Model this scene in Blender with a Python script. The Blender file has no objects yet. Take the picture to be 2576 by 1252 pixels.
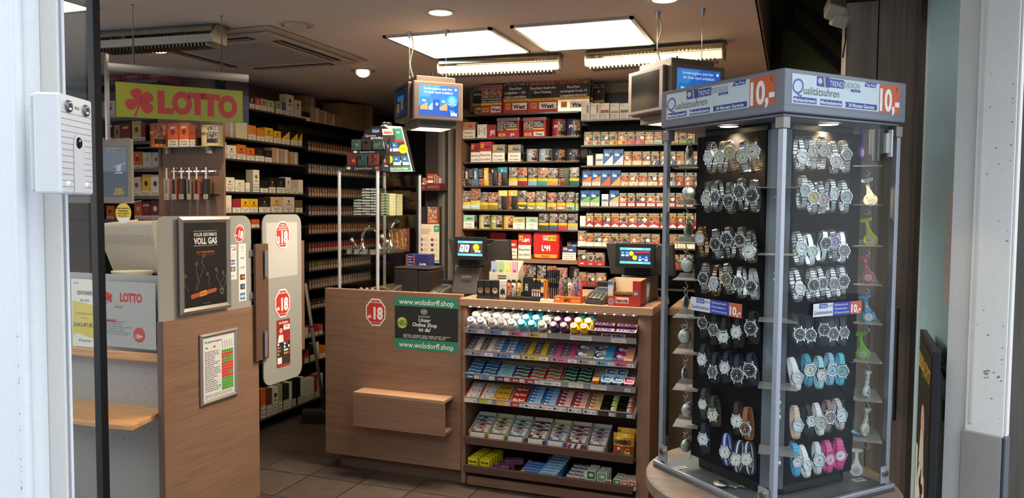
import bpy, bmesh, math, random
from mathutils import Vector, Matrix
random.seed(7)
SC = bpy.context.scene
COL = SC.collection

# ------------------------------------------------------------------ camera
IW, IH, FPX = 2576.0, 1252.0, 1935.0
CAM = Vector((0.0, 0.0, 1.6))
_t, _q, _r = math.radians(20.0), math.radians(3.0), 0.008
_d0 = Vector((-math.sin(_t), math.cos(_t), 0)); _r0 = Vector((math.cos(_t), math.sin(_t), 0)); _z = Vector((0, 0, 1))
FWD = _d0 * math.cos(_q) - _z * math.sin(_q)
_u0 = _z * math.cos(_q) + _d0 * math.sin(_q)
RGT = _r0 * math.cos(_r) + _u0 * math.sin(_r)
UPV = _u0 * math.cos(_r) - _r0 * math.sin(_r)
cam_d = bpy.data.cameras.new('camera'); cam = bpy.data.objects.new('camera', cam_d); COL.objects.link(cam)
cam.matrix_world = Matrix(((RGT.x, UPV.x, -FWD.x, CAM.x), (RGT.y, UPV.y, -FWD.y, CAM.y), (RGT.z, UPV.z, -FWD.z, CAM.z), (0, 0, 0, 1)))
cam_d.sensor_width = 36.0; cam_d.lens = 36.0 * FPX / IW; cam_d.clip_start = 0.05; cam_d.clip_end = 200
SC.camera = cam

# ------------------------------------------------------------------ colour management, world, daylight
SC.view_settings.view_transform = 'Standard'; SC.view_settings.look = 'None'
SC.view_settings.exposure = 0.0; SC.view_settings.gamma = 1.0; SC.view_settings.use_curve_mapping = False
SC.cycles.use_denoising = True
SC.cycles.max_bounces = 8; SC.cycles.diffuse_bounces = 3; SC.cycles.glossy_bounces = 3; SC.cycles.transmission_bounces = 4
SC.cycles.transparent_max_bounces = 12; SC.cycles.caustics_reflective = False; SC.cycles.caustics_refractive = False
SC.cycles.sample_clamp_indirect = 4.0
W = bpy.data.worlds.new('overcast sky'); SC.world = W; W.use_nodes = True
_nt = W.node_tree; _bg = _nt.nodes['Background']
_tc = _nt.nodes.new('ShaderNodeTexCoord'); _sp = _nt.nodes.new('ShaderNodeSeparateXYZ'); _cr = _nt.nodes.new('ShaderNodeValToRGB')
_nt.links.new(_tc.outputs['Generated'], _sp.inputs[0]); _nt.links.new(_sp.outputs['Z'], _cr.inputs[0]); _nt.links.new(_cr.outputs[0], _bg.inputs[0])
_cr.color_ramp.elements[0].color = (0.6, 0.65, 0.72, 1); _cr.color_ramp.elements[1].color = (0.86, 0.93, 1.0, 1)
_bg.inputs[1].default_value = 3.2

def lamp_area(name, loc, sx, sy, power, col, rot=(0, 0, 0), spread=180):
 d = bpy.data.lights.new(name, 'AREA'); d.shape = 'RECTANGLE'; d.size = sx; d.size_y = sy; d.energy = power; d.color = col
 d.spread = math.radians(spread)
 o = bpy.data.objects.new(name, d); COL.objects.link(o); o.location = loc; o.rotation_euler = rot; return o
def lamp_spot(name, loc, power, col, ang=90, rot=(0, 0, 0), blend=.6, rad=.03):
 d = bpy.data.lights.new(name, 'SPOT'); d.energy = power; d.color = col; d.spot_size = math.radians(ang); d.spot_blend = blend; d.shadow_soft_size = rad
 o = bpy.data.objects.new(name, d); COL.objects.link(o); o.location = loc; o.rotation_euler = rot; return o
CEIL = 2.5
WARM = (1.0, 0.76, 0.54); NEUT = (1.0, 0.88, 0.72); HALO = (1.0, 0.74, 0.45)
# the two square ceiling panels over the counter
lamp_area('panel_light_left', (-1.735, 3.90, CEIL - .03), .56, .56, 46, NEUT)
lamp_area('panel_light_right', (-1.02, 3.90, CEIL - .03), .56, .56, 46, NEUT)
# linear lamps aimed at the shelves
lamp_area('tube_light_centre', (-1.63, 4.24, 2.40), .68, .06, 2.6, NEUT, (math.radians(50), 0, 0))
lamp_area('tube_light_right', (-0.73, 4.24, 2.40), .68, .06, 2.6, NEUT, (math.radians(50), 0, 0))
for _n, _p, _e in (('spot_a', (-1.54, 3.26, 2.47), 22), ('spot_b', (-3.49, 3.54, 2.47), 22), ('spot_c', (-2.66, 4.44, 2.47), 20), ('spot_d', (-0.95, 2.6, 2.47), 24), ('spot_e', (-2.33, 3.26, 2.46), 4), ('spot_f', (-2.95, 5.6, 2.46), 6)):
 lamp_spot('downlight_' + _n, _p, _e, WARM, 120)
lamp_area('panel_light_lotto', (-3.1, 2.2, CEIL - .03), .4, .5, 10, NEUT)

# ------------------------------------------------------------------ pixel helpers (photograph pixels -> points on real planes)
def ray(px, py): return FWD + RGT * ((px - IW / 2) / FPX) - UPV * ((py - IH / 2) / FPX)
def hit(px, py, p0, n):
 r = ray(px, py); n = Vector(n); return CAM + r * ((Vector(p0) - CAM).dot(n) / r.dot(n))
def ax(X, px, py): return hit(px, py, (X, 0, 0), (1, 0, 0))
def ay(Y, px, py): return hit(px, py, (0, Y, 0), (0, 1, 0))
def az(Z, px, py): return hit(px, py, (0, 0, Z), (0, 0, 1))
def lerp(a, b, t): return a + (b - a) * t

# ------------------------------------------------------------------ materials
_MC = {}
def srgb(h):
 if isinstance(h, str):
  h = h.lstrip('#'); h = [int(h[i:i + 2], 16) / 255 for i in (0, 2, 4)]
 return tuple(c / 12.92 if c <= .04045 else ((c + .055) / 1.055) ** 2.4 for c in h)
def mat(h, rough=.5, metal=0.0, emit=0, coat=0, bump=0, scale=60, spec=.5):
 k = (h, rough, metal, emit, coat, bump, scale, spec)
 if k in _MC: return _MC[k]
 m = bpy.data.materials.new('surface %s' % str(h)); m.use_nodes = True
 n = m.node_tree; b = n.nodes['Principled BSDF']; c = srgb(h)
 b.inputs['Roughness'].default_value = rough; b.inputs['Metallic'].default_value = metal
 b.inputs['Specular IOR Level'].default_value = spec
 if emit:
  b.inputs['Emission Color'].default_value = (*c, 1); b.inputs['Emission Strength'].default_value = emit
 if coat: b.inputs['Coat Weight'].default_value = coat; b.inputs['Coat Roughness'].default_value = .08
 tc = n.nodes.new('ShaderNodeTexCoord'); nz = n.nodes.new('ShaderNodeTexNoise'); nz.inputs['Scale'].default_value = scale
 n.links.new(tc.outputs['Object'], nz.inputs['Vector'])
 mx = n.nodes.new('ShaderNodeMix'); mx.data_type = 'RGBA'
 mx.inputs['A'].default_value = (*[min(1, x * .94) for x in c], 1); mx.inputs['B'].default_value = (*[min(1, x * 1.05) for x in c], 1)
 n.links.new(nz.outputs['Fac'], mx.inputs['Factor']); n.links.new(mx.outputs['Result'], b.inputs['Base Color'])
 if bump:
  bp = n.nodes.new('ShaderNodeBump'); bp.inputs['Strength'].default_value = bump; bp.inputs['Distance'].default_value = .002
  n.links.new(nz.outputs['Fac'], bp.inputs['Height']); n.links.new(bp.outputs[0], b.inputs['Normal'])
 _MC[k] = m; return m
def nodes_mat(name):
 m = bpy.data.materials.new(name); m.use_nodes = True; n = m.node_tree
 return m, n, n.nodes['Principled BSDF'], n.nodes.new('ShaderNodeTexCoord')
def wood(name, c1, c2, axis=0, scale=9, rough=.5, grain=1.0):
 """fine straight grain running along the given axis"""
 m, n, b, tc = nodes_mat(name)
 mp = n.nodes.new('ShaderNodeMapping'); s = [scale * 9, scale * 9, scale * 9]; s[axis] = scale * .28; mp.inputs['Scale'].default_value = s
 n.links.new(tc.outputs['Object'], mp.inputs['Vector'])
 nz = n.nodes.new('ShaderNodeTexNoise'); nz.inputs['Scale'].default_value = 1.0; nz.inputs['Detail'].default_value = 5; nz.inputs['Distortion'].default_value = .6
 n.links.new(mp.outputs[0], nz.inputs['Vector'])
 mp2 = n.nodes.new('ShaderNodeMapping'); s2 = [scale * 1.2] * 3; s2[axis] = scale * .12; mp2.inputs['Scale'].default_value = s2
 n.links.new(tc.outputs['Object'], mp2.inputs['Vector'])
 nz2 = n.nodes.new('ShaderNodeTexNoise'); nz2.inputs['Scale'].default_value = 1.0; n.links.new(mp2.outputs[0], nz2.inputs['Vector'])
 ad = n.nodes.new('ShaderNodeMath'); ad.operation = 'MULTIPLY_ADD'; ad.inputs[1].default_value = .65
 n.links.new(nz.outputs['Fac'], ad.inputs[0])
 m2 = n.nodes.new('ShaderNodeMath'); m2.operation = 'MULTIPLY'; m2.inputs[1].default_value = .35; n.links.new(nz2.outputs['Fac'], m2.inputs[0]); n.links.new(m2.outputs[0], ad.inputs[2])
 cr = n.nodes.new('ShaderNodeValToRGB'); cr.color_ramp.elements[0].position = .36; cr.color_ramp.elements[1].position = .6
 cr.color_ramp.elements[0].color = (*srgb(c1), 1); cr.color_ramp.elements[1].color = (*srgb(c2), 1)
 n.links.new(ad.outputs[0], cr.inputs[0]); n.links.new(cr.outputs[0], b.inputs['Base Color']); b.inputs['Roughness'].default_value = rough
 bp = n.nodes.new('ShaderNodeBump'); bp.inputs['Strength'].default_value = .15 * grain; bp.inputs['Distance'].default_value = .001
 n.links.new(nz.outputs['Fac'], bp.inputs['Height']); n.links.new(bp.outputs[0], b.inputs['Normal'])
 return m
def glass(name, tint=(.97, .99, .98), refl=.55, base=.014, rough=0.0):
 """thin clear pane: mostly see-through, reflecting at grazing angles"""
 m = bpy.data.materials.new(name); m.use_nodes = True; n = m.node_tree; n.nodes.clear()
 o = n.nodes.new('ShaderNodeOutputMaterial'); t = n.nodes.new('ShaderNodeBsdfTransparent'); t.inputs[0].default_value = (*tint, 1)
 g = n.nodes.new('ShaderNodeBsdfGlossy'); g.inputs['Roughness'].default_value = rough; g.inputs[0].default_value = (refl, refl, refl, 1)
 f = n.nodes.new('ShaderNodeLayerWeight'); f.inputs[0].default_value = .5; pw = n.nodes.new('ShaderNodeMath'); pw.operation = 'POWER'; pw.inputs[1].default_value = 5; n.links.new(f.outputs['Facing'], pw.inputs[0])
 a = n.nodes.new('ShaderNodeMath'); a.operation = 'ADD'; a.inputs[1].default_value = base; n.links.new(pw.outputs[0], a.inputs[0])
 x = n.nodes.new('ShaderNodeMixShader'); n.links.new(a.outputs[0], x.inputs[0]); n.links.new(t.outputs[0], x.inputs[1]); n.links.new(g.outputs[0], x.inputs[2])
 n.links.new(x.outputs[0], o.inputs[0]); return m
def frosted(name, col, trans=.35, rough=.6):
 m = bpy.data.materials.new(name); m.use_nodes = True; n = m.node_tree; n.nodes.clear()
 o = n.nodes.new('ShaderNodeOutputMaterial'); t = n.nodes.new('ShaderNodeBsdfTransparent'); t.inputs[0].default_value = (*col, 1)
 p = n.nodes.new('ShaderNodeBsdfPrincipled'); p.inputs['Base Color'].default_value = (*col, 1); p.inputs['Roughness'].default_value = rough
 nz = n.nodes.new('ShaderNodeTexNoise'); nz.inputs['Scale'].default_value = 400
 ma = n.nodes.new('ShaderNodeMath'); ma.operation = 'MULTIPLY_ADD'; ma.inputs[1].default_value = .06; ma.inputs[2].default_value = 1 - trans - .03
 n.links.new(nz.outputs['Fac'], ma.inputs[0])
 x = n.nodes.new('ShaderNodeMixShader'); n.links.new(ma.outputs[0], x.inputs[0]); n.links.new(t.outputs[0], x.inputs[1]); n.links.new(p.outputs[0], x.inputs[2])
 n.links.new(x.outputs[0], o.inputs[0]); return m
def photo_mat(i, cols, scale):
 m, n, b, tc = nodes_mat('warning picture %d' % i)
 nz = n.nodes.new('ShaderNodeTexNoise'); nz.inputs['Scale'].default_value = scale; nz.inputs['Detail'].default_value = 2; nz.inputs['Distortion'].default_value = 1.2
 oi = n.nodes.new('ShaderNodeObjectInfo'); ad = n.nodes.new('ShaderNodeVectorMath'); ad.operation = 'ADD'
 n.links.new(tc.outputs['Object'], ad.inputs[0]); n.links.new(oi.outputs['Location'], ad.inputs[1]); n.links.new(ad.outputs[0], nz.inputs['Vector'])
 cr = n.nodes.new('ShaderNodeValToRGB'); e = cr.color_ramp.elements
 e[0].position = .32; e[0].color = (*srgb(cols[0]), 1); e[1].position = .68; e[1].color = (*srgb(cols[-1]), 1)
 for k, c in enumerate(cols[1:-1]):
  x = e.new(.32 + .36 * (k + 1) / (len(cols) - 1)); x.color = (*srgb(c), 1)
 n.links.new(nz.outputs['Fac'], cr.inputs[0]); n.links.new(cr.outputs[0], b.inputs['Base Color']); b.inputs['Roughness'].default_value = .35
 return m
PH = [photo_mat(0, ['1c1412', '6b4434', 'b5876c', 'c9b09c'], 75), photo_mat(1, ['151314', '4c4642', '94857a', 'd0c2b4'], 70),
 photo_mat(2, ['24100c', '74321f', 'a86f52', 'c0a48e'], 80), photo_mat(3, ['121316', '30343a', '776a62', 'bdb2a8'], 65)]

# ------------------------------------------------------------------ mesh builder
_TC = {}
def glyphs(s, bold=0.0, shear=0.0, res=2):
 k = (s, bold, shear, res)
 if k in _TC: return _TC[k]
 c = bpy.data.curves.new('txt', 'FONT'); c.body = s; c.size = 1; c.offset = bold; c.shear = shear; c.resolution_u = res; c.fill_mode = 'FRONT'
 o = bpy.data.objects.new('txt', c); me = bpy.data.meshes.new_from_object(o)
 vs = [(v.co.x, v.co.y) for v in me.vertices]; fs = [tuple(p.vertices) for p in me.polygons]
 bpy.data.objects.remove(o); bpy.data.curves.remove(c); bpy.data.meshes.remove(me)
 if not vs: vs = [(0, 0), (.1, 0), (.1, .1)]; fs = []
 x0 = min(v[0] for v in vs); x1 = max(v[0] for v in vs); y0 = min(v[1] for v in vs); y1 = max(v[1] for v in vs)
 _TC[k] = (vs, fs, x0, x1, y0, y1); return _TC[k]
def XF(loc=(0, 0, 0), rz=0, rx=0, ry=0, s=1):
 return Matrix.Translation(loc) @ Matrix.Rotation(rz, 4, 'Z') @ Matrix.Rotation(ry, 4, 'Y') @ Matrix.Rotation(rx, 4, 'X') @ Matrix.Diagonal((s, s, s, 1))
class MB:
 def __init__(s):
  s.v = []; s.f = []; s.mi = []; s.sm = []; s.mats = []; s.M = Matrix.Identity(4); s.face()
 def mid(s, m):
  if isinstance(m, str): m = mat(m or '333333')
  for i, x in enumerate(s.mats):
   if x is m: return i
  s.mats.append(m); return len(s.mats) - 1
 def raw(s, vs, fs, m, sm=False):
  b = len(s.v); k = s.mid(m); s.v += [s.M @ Vector(p) for p in vs]
  for f in fs: s.f.append([b + i for i in f]); s.mi.append(k); s.sm.append(sm)
  return s
 def poly(s, pts, m): return s.raw(pts, [tuple(range(len(pts)))], m)
 def box(s, x0, y0, z0, x1, y1, z1, m, top=None):
  v = [(x0, y0, z0), (x1, y0, z0), (x1, y1, z0), (x0, y1, z0), (x0, y0, z1), (x1, y0, z1), (x1, y1, z1), (x0, y1, z1)]
  s.raw(v, [(0, 3, 2, 1), (0, 1, 5, 4), (1, 2, 6, 5), (2, 3, 7, 6), (3, 0, 4, 7)] + ([] if top else [(4, 5, 6, 7)]), m)
  if top: s.raw(v[4:], [(0, 1, 2, 3)], top)
  return s
 def prism(s, pts, m, z0, z1, ax='z', cap=True):
  """extrude a 2D outline; ax is the extrusion axis; outline in the other two axes"""
  n = len(pts)
  def P(p, h): return {'z': (p[0], p[1], h), 'y': (p[0], h, p[1]), 'x': (h, p[0], p[1])}[ax]
  vs = [P(p, z0) for p in pts] + [P(p, z1) for p in pts]
  fs = [(i, (i + 1) % n, n + (i + 1) % n, n + i) for i in range(n)]
  if cap: fs += [tuple(range(n))[::-1], tuple(range(n, 2 * n))]
  return s.raw(vs, fs, m)
 def lathe(s, prof, m, n=20, c=(0, 0), sm=True, ax='z', caps=True):
  vs = []; fs = []
  for (r, h) in prof:
   for i in range(n):
    a = 2 * math.pi * i / n; x, y = c[0] + r * math.cos(a), c[1] + r * math.sin(a)
    vs.append({'z': (x, y, h), 'y': (x, h, y), 'x': (h, x, y)}[ax])
  for j in range(len(prof) - 1):
   for i in range(n): fs.append((j * n + i, j * n + (i + 1) % n, (j + 1) * n + (i + 1) % n, (j + 1) * n + i))
  s.raw(vs, fs, m, sm)
  if caps:
   k = (len(prof) - 1) * n
   s.raw(vs[:n], [tuple(range(n))[::-1]], m); s.raw(vs[k:], [tuple(range(n))], m)
  return s
 def cyl(s, c, r, h0, h1, m, n=20, ax='z', r2=None): return s.lathe([(r, h0), (r if r2 is None else r2, h1)], m, n, c, ax=ax)
 def tube(s, path, r, m, n=8, close=False):
  pts = [Vector(p) for p in path]; L = len(pts); vs = []; fs = []; up = None
  for i, p in enumerate(pts):
   if close: t = pts[(i + 1) % L] - pts[i - 1]
   else: t = pts[min(i + 1, L - 1)] - pts[max(i - 1, 0)]
   t = t.normalized() if t.length > 1e-9 else Vector((0, 0, 1))
   if up is None:
    up = Vector((0, 0, 1)) if abs(t.z) < .9 else Vector((1, 0, 0))
   a = t.cross(up).normalized(); up = a.cross(t).normalized()
   rr = r[i] if isinstance(r, (list, tuple)) else r
   for k in range(n):
    w = 2 * math.pi * k / n; vs.append(p + a * (rr * math.cos(w)) + up * (rr * math.sin(w)))
  for i in range(L if close else L - 1):
   for k in range(n):
    j = (i + 1) % L; fs.append((i * n + k, i * n + (k + 1) % n, j * n + (k + 1) % n, j * n + k))
  if not close: fs += [tuple(range(n))[::-1], tuple((L - 1) * n + k for k in range(n))]
  return s.raw(vs, fs, m, True)
 # ---- printing on a face
 def face(s, O=(0, 0, 0), U=(1, 0, 0), V=(0, 0, 1)):
  s.O = Vector(O); s.U = Vector(U).normalized(); s.V = Vector(V).normalized(); s.N = s.U.cross(s.V); return s
 def q(s, u, v, l): return s.O + s.U * u + s.V * v + s.N * (.0003 * l)
 def rect(s, u0, v0, u1, v1, m, l=1): return s.raw([s.q(u0, v0, l), s.q(u1, v0, l), s.q(u1, v1, l), s.q(u0, v1, l)], [(0, 1, 2, 3)], m)
 def pg(s, pts, m, l=1): return s.raw([s.q(a, b, l) for a, b in pts], [tuple(range(len(pts)))], m)
 def disc(s, cu, cv, r, m, l=1, n=20, rv=None, a0=0):
  rv = rv or r; return s.pg([(cu + r * math.cos(a0 + 2 * math.pi * i / n), cv + rv * math.sin(a0 + 2 * math.pi * i / n)) for i in range(n)], m, l)
 def ring(s, cu, cv, r0, r1, m, l=1, n=24, k=1.0):
  vs = []; fs = []
  for i in range(n):
   a = 2 * math.pi * i / n
   vs += [s.q(cu + r0 * math.cos(a) * k, cv + r0 * math.sin(a), l), s.q(cu + r1 * math.cos(a) * k, cv + r1 * math.sin(a), l)]
  for i in range(n):
   j = (i + 1) % n; fs.append((2 * i, 2 * i + 1, 2 * j + 1, 2 * j))
  return s.raw(vs, fs, m)
 def rrect(s, u0, v0, u1, v1, r, m, l=1): return s.pg(rr_pts(u0, v0, u1, v1, r), m, l)
 def text(s, t, cu, cv, h, m, w=None, l=2, bold=0.0, shear=0.0, rot=0, al='c', res=2):
  """h = height of the line of letters, w = most width allowed"""
  vs, fs, x0, x1, y0, y1 = glyphs(t, bold, shear, res)
  k = h / .73; kx = k
  if w and (x1 - x0) * k > w: kx = w / (x1 - x0)
  ox = {'c': (x0 + x1) / 2, 'l': x0, 'r': x1}[al]; c, sn = math.cos(rot), math.sin(rot); out = []
  for x, y in vs:
   a, b = (x - ox) * kx, (y - .365) * k; out.append(s.q(cu + a * c - b * sn, cv + a * sn + b * c, l))
  return s.raw(out, fs, m)
 def lines(s, u0, v0, u1, v1, n, m, l=2, fill=.5, ragged=.3, seed=1):
  """small print too fine to read"""
  rd = random.Random(seed); st = (v1 - v0) / n
  for i in range(n):
   y = v1 - st * (i + .5); x = u0; e = u1 - (u1 - u0) * rd.random() * ragged
   while x < e:
    w = (u1 - u0) * rd.uniform(.06, .2); s.rect(x, y - st * fill / 2, min(x + w, e), y + st * fill / 2, m, l); x += w + (u1 - u0) * .025
  return s
 def mesh(s, name):
  me = bpy.data.meshes.new(name); me.from_pydata(s.v, [], s.f)
  for m in s.mats: me.materials.append(m)
  me.polygons.foreach_set('material_index', s.mi); me.polygons.foreach_set('use_smooth', s.sm); me.update(); return me
 def build(s, name, parent=None, loc=(0, 0, 0), bev=0, seg=2, rz=0):
  o = bpy.data.objects.new(name, s.mesh(name)); COL.objects.link(o); o.parent = parent; o.location = loc; o.rotation_euler = (0, 0, rz)
  if bev:
   b = o.modifiers.new('edge', 'BEVEL'); b.width = bev; b.segments = seg; b.limit_method = 'ANGLE'; b.angle_limit = math.radians(50)
  return o
def rr_pts(u0, v0, u1, v1, r, n=5):
 pts = []
 for (cx, cy, a) in ((u1 - r, v0 + r, -90), (u1 - r, v1 - r, 0), (u0 + r, v1 - r, 90), (u0 + r, v0 + r, 180)):
  for i in range(n + 1):
   t = math.radians(a + 90 * i / n); pts.append((cx + r * math.cos(t), cy + r * math.sin(t)))
 return pts
def tag(o, label, cat, group=None, kind=None):
 if label: o['label'] = label
 if cat: o['category'] = cat
 if group: o['group'] = group
 if kind: o['kind'] = kind
 return o
def struct(o): o['kind'] = 'structure'; return o
def empty(name, loc=(0, 0, 0), rz=0, label=None, cat=None, group=None):
 o = bpy.data.objects.new(name, None); o.empty_display_size = .05; COL.objects.link(o); o.location = loc; o.rotation_euler = (0, 0, rz)
 return tag(o, label, cat, group)
def copy_tree(o, parent=None):
 c = o.copy(); COL.objects.link(c); c.parent = parent
 for ch in o.children: copy_tree(ch, c)
 return c
ORD = 'first second third fourth fifth sixth seventh eighth ninth tenth eleventh twelfth thirteenth fourteenth fifteenth sixteenth seventeenth eighteenth nineteenth twentieth'.split()
def ordw(i):
 if i < 20: return ORD[i]
 t = {2: 'twenty', 3: 'thirty', 4: 'forty'}[(i + 1) // 10]
 return {2: 'twentieth', 3: 'thirtieth', 4: 'fortieth'}[(i + 1) // 10] if (i + 1) % 10 == 0 else t + '-' + ORD[(i + 1) % 10 - 1]
# ================================================================== surfaces of the place
WOOD = wood('brown grained laminate', '7b5c48', '8e6e58', 0, 13, .45)
WOODV = wood('brown grained laminate upright', '7b5c48', '8e6e58', 2, 13, .45)
WOODY = wood('brown grained laminate deep', '7b5c48', '8e6e58', 1, 13, .45)
TOPW = wood('worktop laminate', 'a07a5e', 'b68e6e', 0, 9, .22)
DARKW = wood('weathered grey brown boards', '94857a', 'ad9d8e', 2, 9, .7, 2)
BEECH = wood('orange beech', 'b9854f', 'cf9d66', 0, 7, .35)
TABLEW = wood('grooved driftwood laminate', '6e5c4d', '8d7a69', 0, 9, .5, 2)
BLACK = mat('0c0b0b', .55); SHELFBLK = mat('141110', .45); CHROME = mat('d5d6d8', .12, 1.0); STEEL = mat('9fa3a8', .3, .9); ALU = mat('b4b8bd', .35, .8)
WHITE = 'f2efe8'; SILVER = mat('c9c6c0', .25, .85)
CLEAR = glass('clear glass'); ACRYL = glass('clear acrylic rail', (.8, .78, .76), .5, .12, .15)
GLASSG = mat('2f5a4a', .1, 0, 0, .5)
FROST = frosted('satin glass', (.44, .425, .37), .3)
FROST2 = frosted('pale satin glass', (.72, .72, .66), .25)
PERF = mat('a39f98', .45, .1)

# floor: dark square tiles
m, n, b, tc = nodes_mat('dark stone tiles')
bk = n.nodes.new('ShaderNodeTexBrick'); bk.offset = 0; bk.inputs['Scale'].default_value = 1.0; bk.inputs['Brick Width'].default_value = .341; bk.inputs['Row Height'].default_value = .341
bk.inputs['Mortar Size'].default_value = .004; bk.inputs['Mortar Smooth'].default_value = .1
bk.inputs['Color1'].default_value = (*srgb('50453d'), 1); bk.inputs['Color2'].default_value = (*srgb('594d44'), 1); bk.inputs['Mortar'].default_value = (*srgb('231b17'), 1)
mp = n.nodes.new('ShaderNodeMapping'); mp.inputs['Location'].default_value = (2.328 + .341 * 3, -3.83 + .341 * 12, 0)
n.links.new(tc.outputs['Object'], mp.inputs[0]); n.links.new(mp.outputs[0], bk.inputs['Vector'])
nz = n.nodes.new('ShaderNodeTexNoise'); nz.inputs['Scale'].default_value = 14; nz.inputs['Detail'].default_value = 6; n.links.new(tc.outputs['Object'], nz.inputs['Vector'])
mx = n.nodes.new('ShaderNodeMix'); mx.data_type = 'RGBA'; mx.blend_type = 'MULTIPLY'; mx.inputs['Factor'].default_value = .55
cr = n.nodes.new('ShaderNodeValToRGB'); cr.color_ramp.elements[0].position = .3; cr.color_ramp.elements[1].position = .7; cr.color_ramp.elements[0].color = (.45, .42, .4, 1)
n.links.new(nz.outputs['Fac'], cr.inputs[0]); n.links.new(bk.outputs['Color'], mx.inputs['A']); n.links.new(cr.outputs[0], mx.inputs['B']); n.links.new(mx.outputs['Result'], b.inputs['Base Color'])
b.inputs['Roughness'].default_value = .42; TILES = m
f = MB(); f.box(-6.2, 1.45, -.05, 1.25, 7.3, 0, TILES); struct(f.build('floor'))
# pavement in the street
m, n, b, tc = nodes_mat('bluish grey paving')
bk = n.nodes.new('ShaderNodeTexBrick'); bk.inputs['Scale'].default_value = 1.0; bk.inputs['Brick Width'].default_value = .6; bk.inputs['Row Height'].default_value = .4; bk.inputs['Mortar Size'].default_value = .006
bk.inputs['Color1'].default_value = (*srgb('8d96a3'), 1); bk.inputs['Color2'].default_value = (*srgb('9aa2ad'), 1); bk.inputs['Mortar'].default_value = (*srgb('4c525c'), 1)
n.links.new(tc.outputs['Object'], bk.inputs['Vector']); n.links.new(bk.outputs['Color'], b.inputs['Base Color']); b.inputs['Roughness'].default_value = .6
f = MB(); f.box(-9, -7, -.06, 14, 1.45, -.004, m); f.box(1.25, 1.45, -.06, 14, 24, -.004, m); struct(f.build('pavement'))
# unseen street front added to shape daylight and reflections, and the one seen past the pillar
f = MB(); f.box(-12, -7.4, 0, 14, -7, 6, mat('8f8a84', .8));
for i in range(8):
 f.box(-11 + i * 3, -6.98, 3.6, -9.4 + i * 3, -6.96, 5.6, mat('3c444c', .15)); f.box(-11.2 + i * 3, -6.98, .2, -8.8 + i * 3, -6.96, 2.7, mat('2e2c2c', .2))
struct(f.build('wall_street_unseen'))
f = MB(); f.box(4, 16, 0, 14, 16.4, 7, mat('55504c', .8)); f.box(4.5, 15.97, .3, 13.5, 15.99, 2.6, mat('241f1c', .3))
for i in range(14): f.box(4.7 + i * .6, 15.93, 1.9 + .2 * (i % 3), 4.95 + i * .6, 15.96, 2.1 + .2 * (i % 3), mat('ffc870', .5, 0, 2.0))
struct(f.build('wall_far'))
g = MB()
p0 = az(0, 2556, 900); p1 = az(0, 2576, 985)
for i in range(16): g.box(p0.x - .1, p0.y - 2.2 + i * .14, 0, p0.x + 1.2, p0.y - 2.13 + i * .14, .006, mat('23262b', .5))
tag(g.build('drain_grating'), 'dark slatted drain grating in the pavement past the pillar', 'grating')

# ceiling, slab above, recess
m, n, b, tc = nodes_mat('matt warm grey ceiling paint'); b.inputs['Roughness'].default_value = .85
nz = n.nodes.new('ShaderNodeTexNoise'); nz.inputs['Scale'].default_value = 2.5; cr = n.nodes.new('ShaderNodeValToRGB')
cr.color_ramp.elements[0].color = (*srgb('c4b6a8'), 1); cr.color_ramp.elements[1].color = (*srgb('cdc0b2'), 1)
n.links.new(tc.outputs['Object'], nz.inputs['Vector']); n.links.new(nz.outputs['Fac'], cr.inputs[0]); n.links.new(cr.outputs[0], b.inputs['Base Color']); CEILP = m
f = MB(); f.box(-6.2, 1.6, CEIL, -.168, 7.2, CEIL + .25, CEILP); struct(f.build('ceiling'))
f = MB(); f.box(-.168, 1.6, 3.3, 1.3, 7.2, 3.4, mat('6a584c', .9)); struct(f.build('ceiling'))
f = MB(); f.box(-6.3, 1.4, 2.6, 1.35, 1.6, 9, mat('b9b4aa', .8)); f.box(-6.3, 1.4, 2.5, -.168, 1.6, 2.6, mat('b9b4aa', .8)); struct(f.build('wall_front'))
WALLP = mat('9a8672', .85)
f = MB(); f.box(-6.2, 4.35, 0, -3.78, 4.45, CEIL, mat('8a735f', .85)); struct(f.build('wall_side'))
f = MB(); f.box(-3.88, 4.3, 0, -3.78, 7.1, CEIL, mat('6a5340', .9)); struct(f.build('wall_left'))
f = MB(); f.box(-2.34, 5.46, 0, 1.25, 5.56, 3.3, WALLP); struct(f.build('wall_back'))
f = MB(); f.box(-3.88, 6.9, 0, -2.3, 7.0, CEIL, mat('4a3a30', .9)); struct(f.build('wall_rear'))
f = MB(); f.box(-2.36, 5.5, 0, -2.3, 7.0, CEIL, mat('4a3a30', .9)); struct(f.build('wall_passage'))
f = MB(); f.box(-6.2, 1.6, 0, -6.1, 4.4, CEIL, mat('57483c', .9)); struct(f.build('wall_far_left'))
f = MB(); f.box(1.05, 3.2, 0, 1.15, 5.5, 3.3, mat('5d4c3e', .9)); struct(f.build('wall_right'))
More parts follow.
